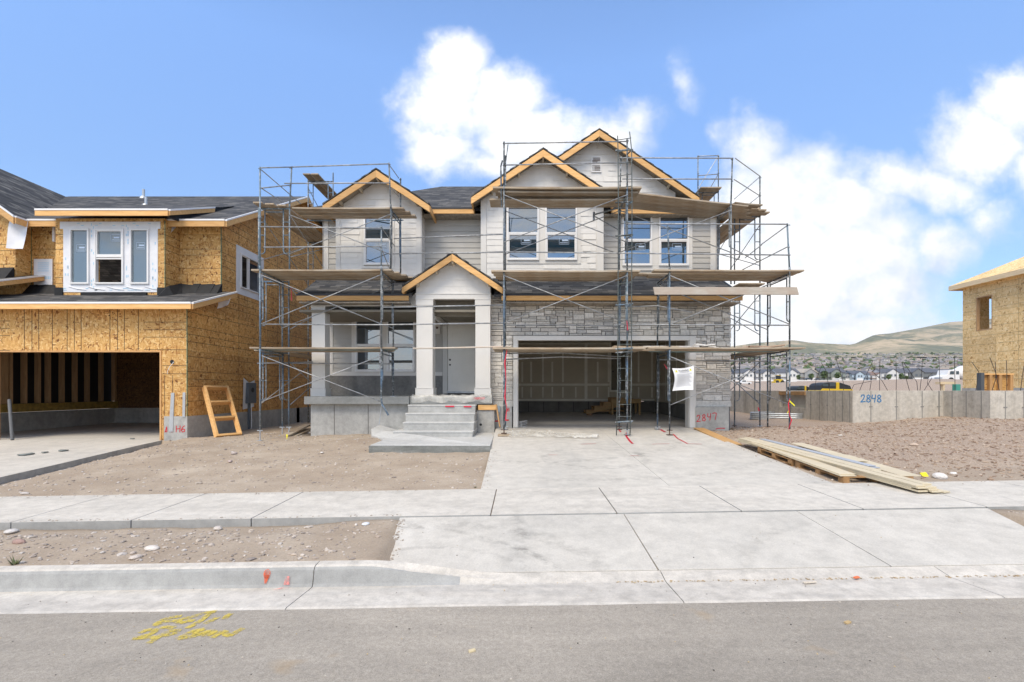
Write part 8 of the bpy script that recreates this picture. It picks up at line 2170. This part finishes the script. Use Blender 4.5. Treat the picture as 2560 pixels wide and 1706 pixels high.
def town():
    rr = random.Random(31); mb = MB(); mt = MB()
    walls = [(.40,.38,.35),(.48,.46,.43),(.34,.31,.28),(.42,.36,.31),(.55,.53,.5),(.36,.37,.38)]; roofs = [(.25,.235,.23),(.30,.27,.25),(.20,.195,.20),(.34,.30,.27)]
    n = 0
    while n < 2600:
        Y = 400+1500*rr.random()**.8; u = rr.uniform(-1.3, 1.6); x = u*Y; z = soil(x, Y) if Y < 1500 else max(soil(x, 1500), .0745*Y)
        if Y > 1250 and rr.random() < .4: continue
        L, D_, h = rr.uniform(10,18), rr.uniform(9,12), rr.uniform(4.5,7.5); w = rr.choice(walls); r = rr.choice(roofs)
        z -= .5; mb.box(x-L/2, x+L/2, Y, Y+D_, z, z+h*.66, 0, w)
        if rr.random() < .5: mb.prism([(Y-.5,z+h*.66),(Y+D_+.5,z+h*.66),(Y+D_/2,z+h)], 'x', x-L/2-.4, x+L/2+.4, 0, r)
        else: mb.prism([(x-L/2-.5,z+h*.66),(x+L/2+.5,z+h*.66),(x,z+h*1.05)], 'y', Y-.4, Y+D_+.4, 0, r)
        for k in (.2,.6): mb.box(x-L/2+L*k, x-L/2+L*k+1.5, Y-.1, Y, z+h*.3, z+h*.5, 0, (.08,.09,.1))
        n += 1
    tag(mb.build('distant_town', M['toned'], fixn=False), 'grey-brown houses of the far town packed along the foot of the hills', 'town', kind='stuff')
    n = 0
    while n < 2600:
        Y = 380+1500*rr.random()**.85; u = rr.uniform(-1.3, 1.6); x = u*Y; z = soil(x, Y) if Y < 1500 else max(soil(x, 1500), .0745*Y)
        if Y < 520 and .4 < u < .95 and rr.random() < .0: continue
        h = rr.uniform(4, 10); k = rr.uniform(.8, 1.15); tone = rr.choice([(.07,.10,.045),(.10,.14,.06),(.055,.08,.04),(.14,.16,.08)])
        for q in range(4):
            c = Vector((x+rr.uniform(-.35,.35)*h, Y+rr.uniform(-.3,.3)*h, z+h*rr.uniform(.35,.8)))
            rock_shape(mt, c, h*rr.uniform(.2,.32), rr, 0, tuple(t*rr.uniform(.8,1.25) for t in tone), 1.0)
        n += 1
    tag(mt.build('distant_trees', M['toned'], fixn=False), 'dark green trees scattered through the far town', 'trees', kind='stuff')
town()
# low roof line and light fence seen in front of the houses
mb = MB(); Y = 335
for i in range(60): x = W(1820+i*10,0,Y).x; 
mb.box(W(1800,0,Y).x, W(2420,0,Y).x, Y, Y+.2, W(0,955,Y).z, W(0,950.8,Y).z); tag(mb.build('fence', M['far_trim']), 'long low white fence in front of the distant row houses', 'fence')
# sprig of weed in the park strip
def weed(px, py, s, label):
    p = at_ground(px, py); rr = random.Random(px); mb = MB()
    for i in range(34):
        a = rr.uniform(0,6.28); l = s*rr.uniform(.4,1); b = Vector((cos(a)*l*.2, sin(a)*l*.2, 0)); t = Vector((cos(a)*l*.8, sin(a)*l*.6, l*rr.uniform(.3,.9))); w = Vector((-sin(a), cos(a), 0))*s*.06
        mb.add([b-w, b+w, t], [(0,1,2)], 0, rr.choice([(.10,.13,.05),(.16,.16,.08),(.08,.09,.04)]))
    o = mb.build('weed', M['toned'], fixn=False); o.location = p; tag(o, label, 'weed')
weed(38, 1412, .12, 'small wiry weed behind the kerb at the left edge of the park strip'); weed(1188, 1220, .05, 'tiny yellowish weed at the corner where the dirt meets the driveway')

# ---------------------------------------------------------------- the air between the street and the hills
mb = MB(); mb.box(-12000, 12000, -900, 8000, -45, 1150)
hz = mb.build('haze', []); hm = bpy.data.materials.new('haze'); hm.use_nodes = True; hn = hm.node_tree; hn.nodes.clear()
ho = hn.nodes.new('ShaderNodeOutputMaterial'); hv = hn.nodes.new('ShaderNodeVolumePrincipled'); hv.inputs['Color'].default_value = (.86,.92,1,1); hv.inputs['Density'].default_value = HAZE; hv.inputs['Anisotropy'].default_value = .2
hn.links.new(hv.outputs[0], ho.inputs['Volume']); hz.data.materials.clear(); hz.data.materials.append(hm); tag(hz, kind='stuff')

# ---------------------------------------------------------------- give every separate board, stud, rung and clamp its own part
def split_loose(o, name=None):
    me = o.data; n = len(me.vertices); par = list(range(n))
    def find(a):
        while par[a] != a: par[a] = par[par[a]]; a = par[a]
        return a
    for p in me.polygons:
        vs = list(p.vertices); r = find(vs[0])
        for v in vs[1:]: par[find(v)] = r
    groups = {}
    for p in me.polygons: groups.setdefault(find(p.vertices[0]), []).append(p)
    if len(groups) < 2: return
    base = name or o.name.split('.')[0]
    for polys in groups.values():
        idx = {}; vs = []; fs = []
        for p in polys:
            f = []
            for v in p.vertices:
                if v not in idx: idx[v] = len(vs); vs.append(tuple(me.vertices[v].co))
                f.append(idx[v])
            fs.append(f)
        m2 = bpy.data.meshes.new(base); m2.from_pydata(vs, [], fs)
        for m_ in me.materials: m2.materials.append(m_)
        m2.polygons.foreach_set('material_index', [p.material_index for p in polys])
        m2.polygons.foreach_set('use_smooth', [p.use_smooth for p in polys])
        c = bpy.data.objects.new(base, m2); C.objects.link(c); c.parent = o.parent; c.location = o.location
        for md in o.modifiers:
            if md.type == 'BEVEL': b_ = c.modifiers.new('bevel', 'BEVEL'); b_.width = md.width; b_.segments = md.segments; b_.limit_method = 'ANGLE'
        for ch in list(o.children): ch.parent = c
    bpy.data.objects.remove(o)
for o in [o for o in bpy.data.objects if o.type == 'MESH' and o.parent is not None]:
    b_ = o.name.split('.')[0]
    if b_ in ('trim_board', 'loose_wrap', 'clamp', 'stud', 'ceiling_joist', 'tread', 'stringer', 'corner_edge', 'joist', 'red_tape', 'printed_marks', 'nail_caps', 'porch_beam', 'garage_door_trim', 'rungs', 'door_frame', 'mortar_bed'):
        nm = {'rungs': 'rung', 'printed_marks': 'printed_mark', 'nail_caps': 'nail_cap'}.get(b_, b_)
        if b_ in ('printed_marks', 'nail_caps'): continue
        split_loose(o, nm)
